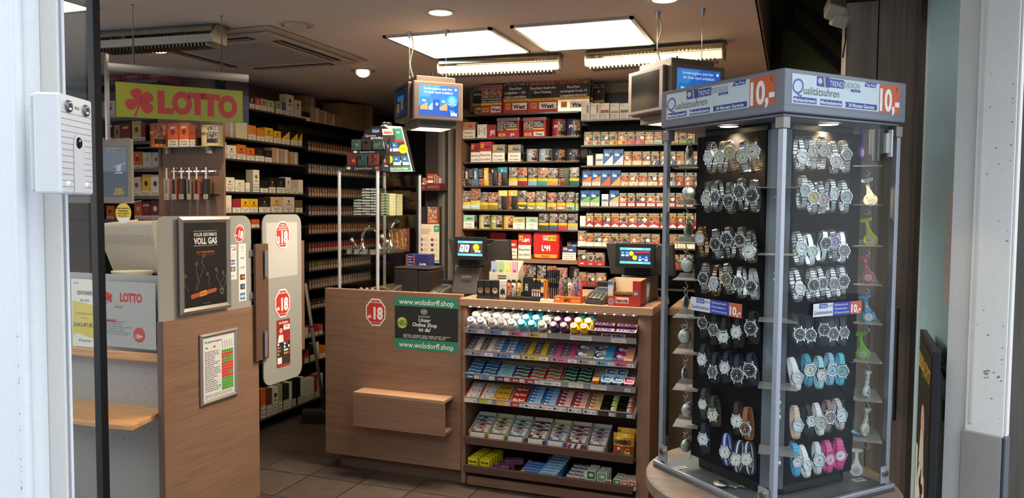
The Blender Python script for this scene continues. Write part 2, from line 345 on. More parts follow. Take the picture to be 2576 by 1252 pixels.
# the green painted recess with its dark beams, above right
f = MB(); f.box(-.165, 5.40, 2.3, 1.05, 5.44, 3.3, mat('5c6f48', .85)); struct(f.build('wall_green'))
f = MB(); f.box(-.175, 2.2, 2.5, -.16, 5.44, 3.3, mat('6a564a', .9)); struct(f.build('wall_recess'))
BEAM = mat('15161a', .6)
def bar(pa, pb, Y, w, m, name):
 a, c = ay(Y, *pa), ay(Y, *pb); d = (c - a).normalized(); s = Vector((-d.z, 0, d.x)) * w / 2
 b_ = MB(); b_.prism([((a - s).x, (a - s).z), ((c - s).x, (c - s).z), ((c + s).x, (c + s).z), ((a + s).x, (a + s).z)], m, Y - .05, Y + .04, 'y'); return struct(b_.build(name))
bar((1953, 200), (1957, 58), 5.32, .045, BEAM, 'trim_1'); bar((1900, 64), (1995, 60), 5.3, .035, BEAM, 'trim_2')
bar((1982, -60), (1990, 66), 5.28, .05, BEAM, 'trim_3'); bar((1984, 50), (2120, 172), 5.25, .05, BEAM, 'trim_4'); bar((1992, -12), (2124, 106), 5.2, .035, BEAM, 'trim_5')
# boarded end panel on the right with its pair of tube handles
xl, xr = ay(3.6, 2129, 100).x, ay(3.6, 2300, 100).x
f = MB(); z1 = ay(3.6, 2131, 8).z; xm = ay(3.6, 2209, 100).x
f.box(xl, 3.6, 0, xm - .003, 3.64, z1, DARKW); f.box(xm + .003, 3.602, 0, xr + .6, 3.64, 3.3, DARKW)
f.box(xl, 3.64, 0, xl + .03, 3.95, z1, DARKW)
struct(f.build('wall_boarded'))
def pull(px, y0, y1, Y, nm, lab):
 a = ay(Y, px, y0); c = ay(Y, px, y1); t = MB(); t.cyl((a.x, Y), .021, c.z, a.z, STEEL, 20)
 for z in (lerp(c.z, a.z, .14), lerp(c.z, a.z, .86)): t.cyl((a.x, z), .008, Y + .01, 3.6, CHROME, 12, 'y')
 return tag(t.build(nm), lab, 'door handle', 'tube handles on the boarded panel')
pull(2249, 773, 1055, 3.42, 'pull_handle', 'stout brushed steel tube handle standing off the dark boards beside the display case')
pull(2146, 735, 1050, 3.5, 'pull_handle', 'slimmer steel tube handle seen through the glass display case')
h = MB(); a = ay(3.58, 2188, 322); c = ay(3.58, 2222, 387)
mm = (a.x + c.x) / 2; h.box(a.x, 3.575, c.z, mm - .004, 3.6, a.z, mat(WHITE, .4)); h.box(mm + .004, 3.575, c.z, c.x, 3.6, a.z, mat(WHITE, .4)); h.box(mm - .014, 3.565, c.z - .03, mm - .003, 3.6, a.z + .01, mat('cfcfcf', .3)); h.box(mm + .003, 3.565, c.z - .03, mm + .014, 3.6, a.z + .01, mat('cfcfcf', .3))
tag(h.build('door_contact', bev=.002), 'white two-part door contact on the seam of the dark boards', 'sensor')

# ------------------------------------------------ right jamb: black frame, blue glass door, white mouldings, pillar
def P2(px, d):
 r = ray(px, 626); return CAM + r * (d / r.dot(FWD))
def wallstrip(name, pxa, da, pxb, db, z0, z1, m, th=.03, ob=None):
 a, c = P2(pxa, da), P2(pxb, db); d = Vector((c.x - a.x, c.y - a.y, 0)).normalized(); nn = Vector((-d.y, d.x, 0)) * th
 b_ = ob or MB(); b_.prism([(a.x, a.y), (c.x, c.y), (c.x + nn.x, c.y + nn.y), (a.x + nn.x, a.y + nn.y)], m, z0, z1); return b_
BLUEG = mat('a2cddc', .22, 0, 0, .6)
f = wallstrip('', 2278, 3.35, 2297, 3.0, 0, 3.0, mat('4a443e', .04, .9)); o = f.build('window_1'); struct(o)
f = wallstrip('', 2297, 3.0, 2312, 2.92, 0, 3.0, mat('0d0f12', .35)); struct(f.build('trim_6'))
f = wallstrip('', 2312, 2.92, 2318, 2.85, 0, 3.0, mat('a9c0c6', .3)); struct(f.build('trim_7'))
f = wallstrip('', 2318, 2.85, 2409, 2.35, 0, 3.0, BLUEG)
a, c = P2(2318, 2.85), P2(2409, 2.35); d = (c - a); d.z = 0; L = d.length; d = d.normalized()
f.face((a.x, a.y, 0), d, (0, 0, 1))
o = f.build('door_1'); struct(o)
s = MB(); s.face((a.x, a.y, 0), d, (0, 0, 1)); s.pg([(.72 * L, 1.66), (.88 * L, 1.665), (.9 * L, 1.3), (.7 * L, 1.31)], 'a59fa4', 2)
s.build('sticker_remnant', o)
s = MB(); s.face((a.x, a.y, 0), d, (0, 0, 1)); rd = random.Random(4)
for i in range(60):
 u = rd.uniform(.08, .85) * L; v = rd.uniform(1.06, 1.16); s.rect(u, v, u + rd.uniform(.02, .07), v + rd.uniform(.008, .02), mat('7d9298', .8), 1)
s.build('glue_marks', o)
s = MB(); s.face((a.x, a.y, 0), d, (0, 0, 1)); s.rect(.55 * L, .955, .8 * L, .965, CHROME, 30); s.M = Matrix.Identity(4)
s.rect(.78 * L, .93, .86 * L, 1.0, mat('3a3f44', .4), 4); s.build('door_handle', o)
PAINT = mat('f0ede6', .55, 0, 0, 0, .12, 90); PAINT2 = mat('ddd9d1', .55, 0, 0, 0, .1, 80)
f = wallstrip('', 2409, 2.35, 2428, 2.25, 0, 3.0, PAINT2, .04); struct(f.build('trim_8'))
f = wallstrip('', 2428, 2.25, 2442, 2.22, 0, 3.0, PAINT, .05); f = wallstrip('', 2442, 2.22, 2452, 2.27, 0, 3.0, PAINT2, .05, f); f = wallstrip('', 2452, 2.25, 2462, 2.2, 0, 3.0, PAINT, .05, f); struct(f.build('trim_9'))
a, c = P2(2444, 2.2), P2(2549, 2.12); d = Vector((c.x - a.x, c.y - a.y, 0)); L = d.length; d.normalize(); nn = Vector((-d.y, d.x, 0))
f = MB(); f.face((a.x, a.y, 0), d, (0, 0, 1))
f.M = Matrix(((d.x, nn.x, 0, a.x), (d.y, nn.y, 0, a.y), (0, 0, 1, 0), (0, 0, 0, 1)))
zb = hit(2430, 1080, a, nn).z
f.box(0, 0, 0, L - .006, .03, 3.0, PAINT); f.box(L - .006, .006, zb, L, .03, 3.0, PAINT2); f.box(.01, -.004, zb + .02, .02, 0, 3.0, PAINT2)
f.M = Matrix.Identity(4); rd = random.Random(9)
for i in range(26):
 u = rd.choice([rd.uniform(.02, L - .02), L - .016]); v = rd.uniform(zb + .05, 2.0); f.disc(u, v, rd.uniform(.0012, .004), mat('8d8983', .8), 1, 7, rd.uniform(.001, .003))
for i in range(12): f.disc(rd.uniform(.04, .09), zb + .17 + rd.uniform(-.012, .012), rd.uniform(.002, .006), mat('9a9791', .8), 1, 7, .002)
o = f.build('pillar', bev=.004); struct(o)
k = MB(); k.M = Matrix(((d.x, nn.x, 0, a.x), (d.y, nn.y, 0, a.y), (0, 0, 1, 0), (0, 0, 0, 1))); k.box(-.008, -.006, 0, L - .006, .036, zb, mat('a19d97', .4, .25)); k.box(L - .006, -.006, 0, L + .002, .036, zb, mat('4a4d52', .4, .4))
k.build('stainless_guard', o, bev=.003)

# leaning lottery board
a, c = P2(2322, 2.62), P2(2357, 2.2); d = Vector((c.x - a.x, c.y - a.y, 0)); L = d.length; d.normalize(); nn = Vector((-d.y, d.x, 0))
H = 1.2; t = empty('poster_board', (a.x, a.y, 0), 0, 'black and yellow lottery board leaning upright in front of the blue glass door', 'board')
f = MB(); f.M = Matrix(((d.x, nn.x, 0, 0), (d.y, nn.y, 0, 0), (0, 0, 1, 0), (0, 0, 0, 1))); f.box(0, 0, 0, L, .02, H, mat('1a1a1c', .4)); f.build('board_panel', t, bev=.002)
f = MB(); f.face(-nn * .001, d, (0, 0, 1)); f.rect(.02, .02, L - .02, H - .02, '171615', 1); f.pg([(.02, .02), (L - .02, .02), (L - .02, .36), (.02, .5)], 'c9a13a', 2)
f.text('EUROJACKPOT', L / 2, H - .09, .05, 'e2c23c', L * .85, 3, .02)
f.text('63', L / 2, .7, .2, 'e8e6df', L * .6, 3, .04);
f.disc(L * .5, .93, .06, 'd6b9a4', 2); f.pg([(L * .3, .78), (L * .7, .78), (L * .62, .9), (L * .38, .9)], 'd8d4cc', 3); f.rect(.04, .6, L * .2, .82, 'e8e6df', 2)
f.build('poster', t)

# ------------------------------------------------ left jamb: pillar, pane, black edge
a = ay(1.27, -260, 600); c = ay(1.27, 160, 600); m_ = ay(1.21, 50, 600)
f = MB(); f.box(a.x - .4, 1.27, 0, c.x - .006, 1.282, 3.0, PAINT2)
f.box(a.x - .4, 1.21, 0, m_.x, 1.27, 3.0, mat('e4e6e8', .5, 0, 0, 0, .12, 90))
f.cyl((m_.x, 1.215), .012, 0, 3.0, mat('e4e6e8', .5), 10)
f.face((m_.x, 1.21, 0)); rd = random.Random(2)
for i in range(60):
 f.pg([(-.004 + rd.uniform(-.01, .008), z) for z in ()] or [(u := -.002 - rd.uniform(0, .016), v := rd.uniform(.9, 1.33)), (u + .006, v + .002), (u + .004, v + .006)], mat('a9a49c', .8), 45 if False else 1)
struct(f.build('pillar', bev=.003))
f = MB(); f.box(c.x - .006, 1.275, 0, c.x, 1.28, 3.0, ALU); f.box(c.x, 1.276, 0, c.x + .003, 1.281, 3.0, mat('e8eaec', .3)); struct(f.build('trim_10'))
gl, gr = ay(1.75, 166, 600), ay(1.75, 243, 600)
f = MB(); f.box(gl.x - .08, 1.745, .02, gr.x, 1.751, 2.5, CLEAR); struct(f.build('window_2'))
# the black edge runs slightly tilted with the open glass leaf
f = MB(); A, B = ay(1.75, 235, 0), ay(1.75, 263, 1252); w = .0125
f.prism([(B.x - w, B.z - .4), (B.x + w, B.z - .4), (A.x + w, 2.5), (A.x - w, 2.5)], mat('10161a', .25), 1.735, 1.76, 'y')
f.box(B.x - w - .004, 1.752, 1.0, B.x - w, 1.76, 1.7, GLASSG); struct(f.build('trim_11'))

# grey-white sensor box on the left pillar
yw = math.radians(24); dep = Vector((-math.sin(yw), math.cos(yw), 0)); rg = Vector((math.cos(yw), math.sin(yw), 0))
K = P2(158, 1.55); kk = 1.55 / 1.32
zt = hit(150, 231, K, dep).z; zb_ = hit(150, 487, K, dep).z; wl = (K - hit(64, 350, K, dep)).dot(rg)
t = empty('sensor_box', (K.x, K.y, zb_), yw, 'white plastic sensor box with louvred side mounted on the left door pillar', 'sensor box')
t.scale = (kk, kk, kk); wl /= kk; Hh = (zt - zb_) / kk; D_ = .118
PL = mat('dcdcdc', .35, 0, 0, 0, .03, 50)
f = MB(); f.prism(rr_pts(-.045, 0, 0, D_, .006), PL, 0, Hh); o = f.build('cover', t, bev=.004)
f = MB(); f.prism(rr_pts(-wl, .012, -.047, .13, .004), mat('d0d0d1', .4), .004, Hh - .002); f.face((-wl, .012, 0)); f.rect(.004, Hh * .86, wl - .055, Hh * .87, 'b4b4b4', 1); f.rect(.004, Hh * .42, wl - .055, Hh * .425, 'b4b4b4', 1); f.rect(.004, Hh * .12, wl - .055, Hh * .124, 'b4b4b4', 1); f.disc(.028, Hh * .22, .0045, 'fafafa', 2)
f.build('housing', t, bev=.003)
f = MB(); f.face((0, 0, 0), (0, 1, 0), (0, 0, 1))
lv = 13
for i in range(lv):
 v = Hh * (.07 + .74 * i / (lv - 1))
 for (u0, u1) in (((.004, .044), (.082, D_ - .004)) if v < Hh * .52 else ((.004, D_ - .004),)):
  if i == lv - 1 or True: f.rect(u0, v, u1, v + .0012, '8f8f92', 1)
f.build('louvres', t)
f = MB(); f.face((0, 0, 0), (0, 1, 0), (0, 0, 1)); f.pg([(.044, 0.003)] + [(.044 + .019 + .019 * math.cos(math.radians(180 - a_ * 15)), Hh * .5 + .022 * math.sin(math.radians(a_ * 15))) for a_ in range(13)] + [(.082, .003)], PL, 3)
f.build('keyhole_shield', t)
f = MB(); f.lathe([(.0001, .003), (.009, .0025), (.011, 0)], mat('14161a', .15), 20, (.063, Hh * .53), ax='x'); f.build('keyhole', t)
for v in (.028, .09):
 f = MB(); f.lathe([(.011, 0), (.010, .004), (.006, .0045), (.0001, .002)], mat('6d6f73', .25, .6), 20, (v, Hh * .88), ax='x', caps=False); f.build('lens', t)
for v in (.024, .09):
 f = MB(); f.lathe([(.006, 0), (.005, .0025), (.0001, .003)], mat('f4f4f4', .3), 16, (v, Hh * .1), ax='x', caps=False); f.build('screw_cap', t)
f = MB(); f.face((0, 0, 0), (0, 1, 0), (0, 0, 1)); f.rect(.052, Hh * .87, .066, Hh * .895, '3c3c3e', 2); f.rect(.054, Hh * .877, .062, Hh * .886, 'd8d8d8', 3); f.build('indicator', t)

# ------------------------------------------------ skirting
f = MB(); f.box(-2.34, 5.445, 0, -.2, 5.46, .08, mat('3a2f28', .6)); struct(f.build('baseboard_back'))
# structural column behind the till
f = MB(); q = ay(5.25, 1122, 500); f.cyl((q.x, 5.25), .085, 0, CEIL, mat('5f5a52', .5), 28); struct(f.build('column'))
# ================================================================== counters, partition, gate
GRN = '2a8a68'
def octa(mb, cu, cv, r, top, big, ab, bot, l=1):
 """red eight-sided age sticker printed on the current face"""
 k = lambda R: [(cu + R * .82 * math.cos(math.radians(22.5 + 45 * i)), cv + R * math.sin(math.radians(22.5 + 45 * i))) for i in range(8)]
 mb.pg(k(r), 'eee9e2', l); mb.pg(k(r * .89), 'c23127', l + 1)
 for i, s in enumerate(top): mb.text(s, cu, cv + r * (.68 - .16 * i), r * .12, 'f4efe8', r * 1.0, l + 2, .01)
 mb.text('18', cu + r * .2, cv - r * .04 + (0 if len(top) < 2 else -r * .1), r * .8, 'f6f1ea', r * .72, l + 2, .05, res=5)
 for i, s in enumerate(ab): mb.text(s, cu - r * .47, cv - r * (.28 + .24 * i) + (0.12 * r if len(ab) > 1 else 0) - (0 if len(top) < 2 else r * .05), r * .24, 'f6f1ea', r * .3, l + 2, .04)
 mb.text(bot, cu, cv - r * .66, r * .08, 'f4efe8', r * .8, l + 2)

# front counter: tall panel with plinth
cx0, cx1 = ay(4.0, 818, 900).x, ay(4.0, 1160, 900).x
t = empty('service_counter', ((cx0 + cx1) / 2, 4.3, 0), 0, 'brown laminate service counter with bag rest, green shop sticker and red age sticker', 'counter'); X = (cx0 + cx1) / 2
CT = 1.108; zb2 = .09
f = MB(); f.box(cx0 - X, -.3, zb2, cx1 - X, -.26, CT, WOOD); f.box(cx0 - X, -.26, zb2, cx0 - X + .03, .5, CT - .06, WOODY); f.build('front_panel', t, bev=.002)
f = MB(); f.box(cx0 - X + .07, -.24, 0, cx1 - X, -.21, zb2 + .01, mat('6c5443', .5)); f.build('plinth', t)
f = MB(); f.box(cx0 - X + .03, -.26, CT - .07, cx1 - X, .52, CT - .04, TOPW); f.build('worktop', t, bev=.003)
bx0, bx1 = ay(3.88, 888, 985).x, ay(3.88, 1117, 1007).x; bz = .52; bzb = ay(3.88, 1117, 1098).z
f = MB(); f.box(bx0 - X, -.42, bz - .018, bx1 - X, -.3, bz, TOPW); f.box(bx0 - X, -.42, bzb, bx1 - X, -.402, bz - .018, WOOD); f.box(bx0 - X, -.402, bzb, bx1 - X, -.3, bzb + .018, WOOD); f.box(bx0 - X, -.402, bzb + .018, bx0 - X + .018, -.3, bz - .018, WOOD)
f.build('bag_rest', t, bev=.0015)
a = ay(4.0, 942, 781); c = ay(4.0, 942, 745)
f = MB(); f.face((0, -.3, 0)); r = (ay(4.0, 945, 748).z - ay(4.0, 945, 822).z) / 2; q = ay(4.0, 945, 785)
octa(f, q.x - X, q.z, r, ['RAUCHEN NUR'], '18', ['ab'], 'www.jugendschutz.de'); o = f.build('age_sticker', t); o['label'] = 'red octagonal age 18 sticker'
A, B, Cc, Dd = ay(4.0, 993, 744), ay(4.0, 1153, 751), ay(4.0, 1153, 888), ay(4.0, 991, 876)
u0, u1 = A.x - X, B.x - X; v1, v0 = A.z, Cc.z; h = v1 - v0; wd = u1 - u0
f = MB(); f.face((0, -.3, 0)); f.pg(rr_pts(u0, v0, u1, v1, .012), GRN, 1); f.rect(u0 + .001, v0 + h * .2, u1 - .001, v1 - h * .18, '1d211f', 2)
f.text('www.wolsdorff.shop', (u0 + u1) / 2, v1 - h * .09, h * .105, 'f2f4ee', wd * .86, 3, .012); f.text('www.wolsdorff.shop', (u0 + u1) / 2, v0 + h * .095, h * .105, 'f2f4ee', wd * .86, 3, .012)
f.ring(u0 + wd * .47, v1 - h * .27, .013, .016, 'd8d6cc', 3, 20, 1.3); f.text('W', u0 + wd * .47, v1 - h * .27, .017, 'd8d6cc', None, 4, .03); f.text('WOLSDORFF', u0 + wd * .47, v1 - h * .36, h * .03, 'd8d6cc', None, 4, .01)
for i, s in enumerate(('Unser', 'Online Shop', 'ist da!')): f.text(s, u0 + wd * .48, v0 + h * (.575 - .09 * i), h * .075, 'efeee6', wd * .46, 4, .02, .15)
f.disc(u0 + wd * .12, v0 + h * .5, .033, 'b7c832', 3, 24); f.text('NEU', u0 + wd * .12, v0 + h * .5, .03, '1c5c40', .06, 4, .02, 0, .12)
f.lines(u0 + wd * .14, v0 + h * .215, u0 + wd * .9, v0 + h * .29, 3, 'cfd0c8', 4, .45, .15)
o = f.build('shop_sticker', t); o['label'] = 'green and black online shop sticker'

# candy unit beside it (empty carcass; goods are things of their own)
kx0, kx1 = ay(4.0, 1160, 900).x + .002, ay(4.0, 1643, 900).x
sx0, sx1 = ay(4.0, 1171, 900).x, ay(4.0, 1604, 900).x
t = empty('sweets_shelf_unit', ((kx0 + kx1) / 2, 4.2, 0), 0, 'brown laminate sweets unit with lit tilted trays under the till counter', 'display unit'); X = (kx0 + kx1) / 2; Y0 = -.2
TT = 1.092
f = MB(); f.box(kx0 - X, Y0 + .004, 0.02, sx0 - X, .3, TT - .04, WOODV); f.build('side_panel', t, bev=.001)
f = MB(); f.box(sx1 - X, Y0 + .004, 0.02, kx1 - X - .012, .3, TT - .04, WOODV); f.build('side_panel', t, bev=.001)
f = MB(); f.box(sx0 - X, .26, .08, sx1 - X, .28, TT - .04, mat('7c6654', .6)); f.build('back_panel', t)
f = MB(); f.box(kx0 - X, Y0 - .03, TT - .042, kx1 - X, .32, TT, TOPW); f.box(kx0 - X, .32, TT - .03, kx1 - X - .1, .55, TT, TOPW); f.build('worktop', t, bev=.003)
f = MB(); f.box(sx0 - X, Y0 + .02, ay(3.99, 1171, 1222).z, sx1 - X, .26, ay(3.99, 1171, 1200).z, WOOD); f.build('plinth', t, bev=.001)
# tilted trays with grey price rails : rail (top-left px y, bottom-left px y) at x 1171
RZ = []
for (yt, yb) in ((822, 836), (878, 892), (936, 950), (996, 1010)):
 zt, zb3 = ay(3.97, 1171, yt).z, ay(3.97, 1171, yb).z; RZ.append((zt, zb3))
BZ = [(ay(3.975, 1171, 1097).z, ay(3.975, 1171, 1115).z), (ay(3.975, 1171, 1168).z, ay(3.975, 1171, 1186).z)]
SLOPE = math.radians(30)
for i, (zt, zb3) in enumerate(RZ):
 f = MB(); z0 = zb3 + .002; ln = .16; dz = ln * math.sin(SLOPE); dy = ln * math.cos(SLOPE)
 f.prism([(Y0 - .028, z0), (Y0 + dy - .02, z0 + dz), (Y0 + dy - .02, z0 + dz + .004), (Y0 - .028, z0 + .006)], mat('c9c7c2', .3), sx0 - X + .004, sx1 - X - .004, 'x')
 o = f.build('tray', t)
 g = MB(); g.box(sx0 - X + .002, Y0 - .034, zb3, sx1 - X - .002, Y0 - .029, zt, mat('8b8588', .35, 0, 0, .3)); g.box(sx0 - X + .002, Y0 - .036, zt - .004, sx1 - X - .002, Y0 - .028, zt, mat('a8968c', .25)); g.build('price_rail', o)
for i, (zt, zb3) in enumerate(BZ):
 f = MB(); f.box(sx0 - X + .002, Y0 - .01, zb3 + .008, sx1 - X - .002, .25, zb3 + .014, mat('5b463c', .5)); o = f.build('shelf', t)
 g = MB(); g.box(sx0 - X + .002, Y0 - .03, zb3, sx1 - X - .01, Y0 - .01, zt, mat('4e372f', .4)); g.build('shelf_lip', o, bev=.001)
f = MB(); f.box(sx0 - X + .01, Y0 + .006, TT - .052, sx1 - X - .005, Y0 + .016, TT - .043, ALU); o = f.build('light_strip', t)
for i in range(19):
 x = lerp(sx0, sx1, (i + .5) / 19) - X; g = MB(); g.lathe([(.0035, -.002), (.0035, 0), (.002, .0022), (.0001, .003)], mat('fff2dc', .3, 0, 30), 8, (x, TT - .048), ax='y'); g.M = Matrix.Identity(4)
 g.v = [Vector((v.x, Y0 + .004 - v.y, v.z)) for v in g.v]; g.build('light_bead', o)
lamp_area('sweets_strip_light', ((sx0 + sx1) / 2, 3.985, TT - .056), sx1 - sx0 - .03, .012, 2.6, (1, .9, .74), (math.radians(-18), 0, 0), 170)

# the counter run beyond, behind the display case
rx0 = kx1 + .004
f = MB(); Xr = rx0; t = empty('rear_counter', (rx0 + .7, 4.7, 0), 0, 'brown laminate rear counter seen through the glass display case', 'counter')
f.box(-.69, -.2, .0, .75, -.17, .99, WOOD); f.box(-.69, -.17, 0, -.66, .3, .98, WOODY); f.build('front_panel', t, bev=.002)
f = MB(); f.box(-.7, -.22, .99, .75, .32, 1.03, TOPW); f.build('worktop', t, bev=.002)

# left partition with satin glass on top
PX = -2.742; t = empty('partition_panel', (PX, 3.12, 0), 0, 'brown laminate partition with satin glass top carrying the framed cigar poster', 'partition')
y0, y1 = ax(PX, 410, 808).y - 3.12, ax(PX, 650, 768).y - 3.12; zt = 1.061
f = MB(); f.box(-.03, y0, 0, 0, y1, zt, WOODY); f.box(-.032, y0 - .006, 0, .001, y0, zt, mat('5f4a3c', .5)); f.build('panel', t, bev=.0015)
g0, g1 = ax(PX, 402, 700).y - 3.12, ax(PX, 634, 620).y - 3.12; gz = ax(PX, 500, 543).z
pts = [(g0, zt), (g1, zt)] + [(g1 - .06 + .06 * math.cos(math.radians(a)), gz - .06 + .06 * math.sin(math.radians(a))) for a in range(0, 91, 15)] + [(g0 + .04 - .04 * math.sin(math.radians(a)), gz - .04 + .04 * math.cos(math.radians(a))) for a in range(0, 91, 15)]
f = MB(); f.prism(pts, FROST, -.014, -.006, 'x'); gp = f.build('glass_panel', t)
for zc in (1.33, 1.10):
 f = MB(); f.box(-.02, g1 - .016, zc, .002, g1 + .012, zc + .035, ALU); f.build('glass_clamp', t, bev=.002)
# age sticker and card acceptance strips
f = MB(); f.face((-.006, 0, 0), (0, 1, 0), (0, 0, 1)); q = ax(PX, 605, 587)
o0 = len(f.v); octa(f, 0, 0, .05, ['RAUCHEN NUR'], '18', ['ab'], 'jugendschutz')
R_ = Matrix.Rotation(math.radians(-14), 4, 'X'); f.v = [Matrix.Translation((-.006, q.y - 3.12, q.z)) @ R_ @ (v + Vector((.006, 0, 0))) for v in f.v]; f.build('age_sticker', gp)
def strip(px0, py0, px1, py1, items, seed):
 A_, B_ = ax(PX, px0, py0), ax(PX, px1, py1); u0, u1, v0, v1 = A_.y - 3.12, B_.y - 3.12, B_.z, A_.z
 f = MB(); f.face((-.006, 0, 0), (0, 1, 0), (0, 0, 1)); f.rect(u0, v0, u1, v1, 'e3e0da', 1); n_ = len(items); hh = (v1 - v0) / n_; w_ = u1 - u0; uc = (u0 + u1) / 2
 for i, (kd, s) in enumerate(items):
  vc = v1 - hh * (i + .5)
  f.ring
  if kd == 't': f.text(s, uc, vc, hh * .22, '34405e', w_ * .7, 2, .02)
  elif kd == 'mc': f.rect(uc - w_ * .32, vc - hh * .28, uc + w_ * .32, vc + hh * .28, s[0], 2); f.disc(uc - w_ * .1, vc, hh * .18, s[1], 3, 12); f.disc(uc + w_ * .1, vc, hh * .18, s[2], 4, 12)
  elif kd == 'bars':
   for j, cc in enumerate(s[0]): f.rect(uc + w_ * (-.32 + .22 * j), vc - hh * .35, uc + w_ * (-.13 + .22 * j), vc + hh * .35, cc, 2)
   f.text(s[1], uc, vc, hh * .26, 'f4f4f4', w_ * .6, 3, .03)
  elif kd == 'o': f.ring(uc, vc + hh * .1, hh * .12, hh * .16, '3a5a8a', 2, 14); f.text(s, uc, vc - hh * .25, hh * .1, '666666', w_ * .6, 2)
  elif kd == 'd': f.text(s, uc, vc + hh * .15, hh * .2, '343434', w_ * .85, 2, .02); f.pg([(uc - .2 * w_, vc - hh * .3), (uc + w_ * .4, vc - hh * .3), (uc + w_ * .4, vc)], 'd2571f', 2)
 f.build('card_strip', gp)
strip(577, 616, 598, 702, [('d', 'DISCOVER'), ('o', 'Diners Club'), ('bars', (('c4302b', '1d4f91', '2a7f8a'), 'UnionPay')), ('bars', (('1d4f91', 'c4302b', '2f7a3c'), 'JCB')), ('t', 'V PAY')], 1)
strip(602, 613, 622, 755, [('o', 'girocard'), ('t', 'VISA'), ('t', 'V PAY'), ('mc', ('26221f', 'c4302b', 'e0902c')), ('mc', ('1c2a4a', 'c4302b', '3d8fc9')), ('bars', (('2d6aa8', '2d6aa8', '2d6aa8'), 'AMEX'))], 2)

def snap_frame(name, Xp, quad, wd, label, cat):
 """aluminium snap frame on a wall that faces +x; quad = photo pixels of the corners (tl, tr, br, bl)"""
 P_ = [ax(Xp, *p) for p in quad]; y0 = (P_[0].y + P_[3].y) / 2; y1 = (P_[1].y + P_[2].y) / 2; z0 = (P_[2].z + P_[3].z) / 2; z1 = (P_[0].z + P_[1].z) / 2
 t = empty(name, (Xp, (y0 + y1) / 2, z0), math.pi / 2, label, cat); W_, H_ = y1 - y0, z1 - z0
 f = MB(); w = W_ / 2; FR = mat('b3aca2', .3, .75)
 for (a, b_) in (((-w, 0), (w, 0)), ((w, 0), (w, H_)), ((w, H_), (-w, H_)), ((-w, H_), (-w, 0))):
  A_ = Vector(a); B_ = Vector(b_); d_ = (B_ - A_).normalized(); n_ = Vector((-d_.y, d_.x))
  i0, i1 = A_ + (d_ + n_) * wd, B_ + (n_ - d_) * wd; m0, m1 = A_ + (d_ + n_) * wd * .5, B_ + (n_ - d_) * wd * .5
  c3 = lambda p, y: (p.x, y, p.y)
  f.raw([c3(A_, -.002), c3(B_, -.002), c3(B_ + Vector((0, 0)), -.008), c3(A_, -.008), c3(m0, -.014), c3(m1, -.014), c3(i0, -.006), c3(i1, -.006)], [(0, 1, 2, 3), (3, 2, 5, 4), (4, 5, 7, 6)], FR)
 f.build('frame', t); f = MB(); f.box(-w + .002, -.004, .002, w - .002, 0, H_ - .002, mat('3a3632', .6)); f.build('backing', t)
 f = MB(); f.face((-w + wd, -.0045, wd)); return t, f, W_ - 2 * wd, H_ - 2 * wd
t, f, w, h = snap_frame('framed_poster', -2.736, [(443, 546), (576, 543), (579, 768), (455, 798)], .03, 'aluminium framed black cigar poster on the satin glass of the partition', 'poster')
f.rect(0, 0, w, h, '14110f', 1)
f.text('VOLLER GESCHMACK', w / 2, h * .86, h * .042, 'e8e4dc', w * .55, 2, .015); f.text('VOLL GAS', w / 2, h * .785, h * .075, 'e8e4dc', w * .55, 2, .035)
f.rect(w * .22, h * .9, w * .78, h * .903, 'e8e4dc', 2); f.rect(w * .22, h * .725, w * .78, h * .728, 'e8e4dc', 2)
f.text('DAS WAHRE ORIGINAL', w / 2, h * .65, h * .022, 'cf6a35', w * .42, 2, .02); f.rect(w * .3, h * .617, w * .72, h * .6195, 'cf6a35', 2)
f.pg([(w * .14, h * .12), (w * .17, h * .1), (w * .74, h * .155), (w * .76, h * .185), (w * .72, h * .2), (w * .16, h * .155)], 'a4563a', 2); f.pg([(w * .36, h * .115), (w * .52, h * .13), (w * .5, h * .19), (w * .35, h * .175)], 'd98a35', 3); f.text('CARLOS', w * .43, h * .152, h * .024, '3a1c10', w * .13, 4, .02)
rd = random.Random(5)
for cx_, k_ in ((.25, 9), (.28, 7), (.1, 4), (.55, 4), (.83, 5), (.87, 4), (.92, 3)):
 x_, y_ = w * cx_, h * .2
 for i in range(k_):
  x2, y2 = x_ + rd.uniform(-.06, .06) * w, y_ + h * .045; f.pg([(x_, y_), (x_ + w * .012, y_), (x2 + w * .006, y2), (x2, y2)], '6d6862', 2); x_, y_ = x2, y2
 f.ring(x_, y_, w * .02, w * .03, '7d7872', 2, 10)
f.ring(w * .88, h * .16, h * .03, h * .036, '9b978f', 3, 6); f.text('CARLOS', w * .88, h * .17, h * .014, '9b978f', None, 3, .01); f.text('CIGARS', w * .88, h * .118, h * .012, '9b978f', None, 3)
f.rect(w * .42, h * .03, w * .6, h * .033, 'aaa59c', 2); f.build('poster', t)
t, f, w, h = snap_frame('framed_notice', PX + .001, [(498, 844), (593, 822), (597, 991), (505, 1023)], .022, 'small aluminium frame with youth protection table on the brown partition', 'notice')
f.rect(0, 0, w, h, 'dcd9d3', 1); f.text('Das Jugendschutzgesetz', w * .04, h * .93, h * .035, '1c1c1c', w * .55, 2, .02, al='l')
f.lines(w * .05, h * .12, w * .56, h * .78, 22, '55524e', 2, .4, .5, 3); f.rect(w * .08, h * .82, w * .14, h * .85, '3f9a35', 2); f.rect(w * .32, h * .82, w * .38, h * .85, 'c5322a', 2)
cw = w * .38 / 5; gx = w * .58
for i in range(5): f.rect(gx + cw * i + cw * .3, h * .77, gx + cw * i + cw * .5, h * .9, '77736d', 2)
rows = 'GGGGG RRRRR RGRGG GGGGG RRRRR RRRRR RRRRR RRRGG RRRRR GGGGG GGGGG GGGGG GGGGG'.split()
rh = h * .66 / len(rows)
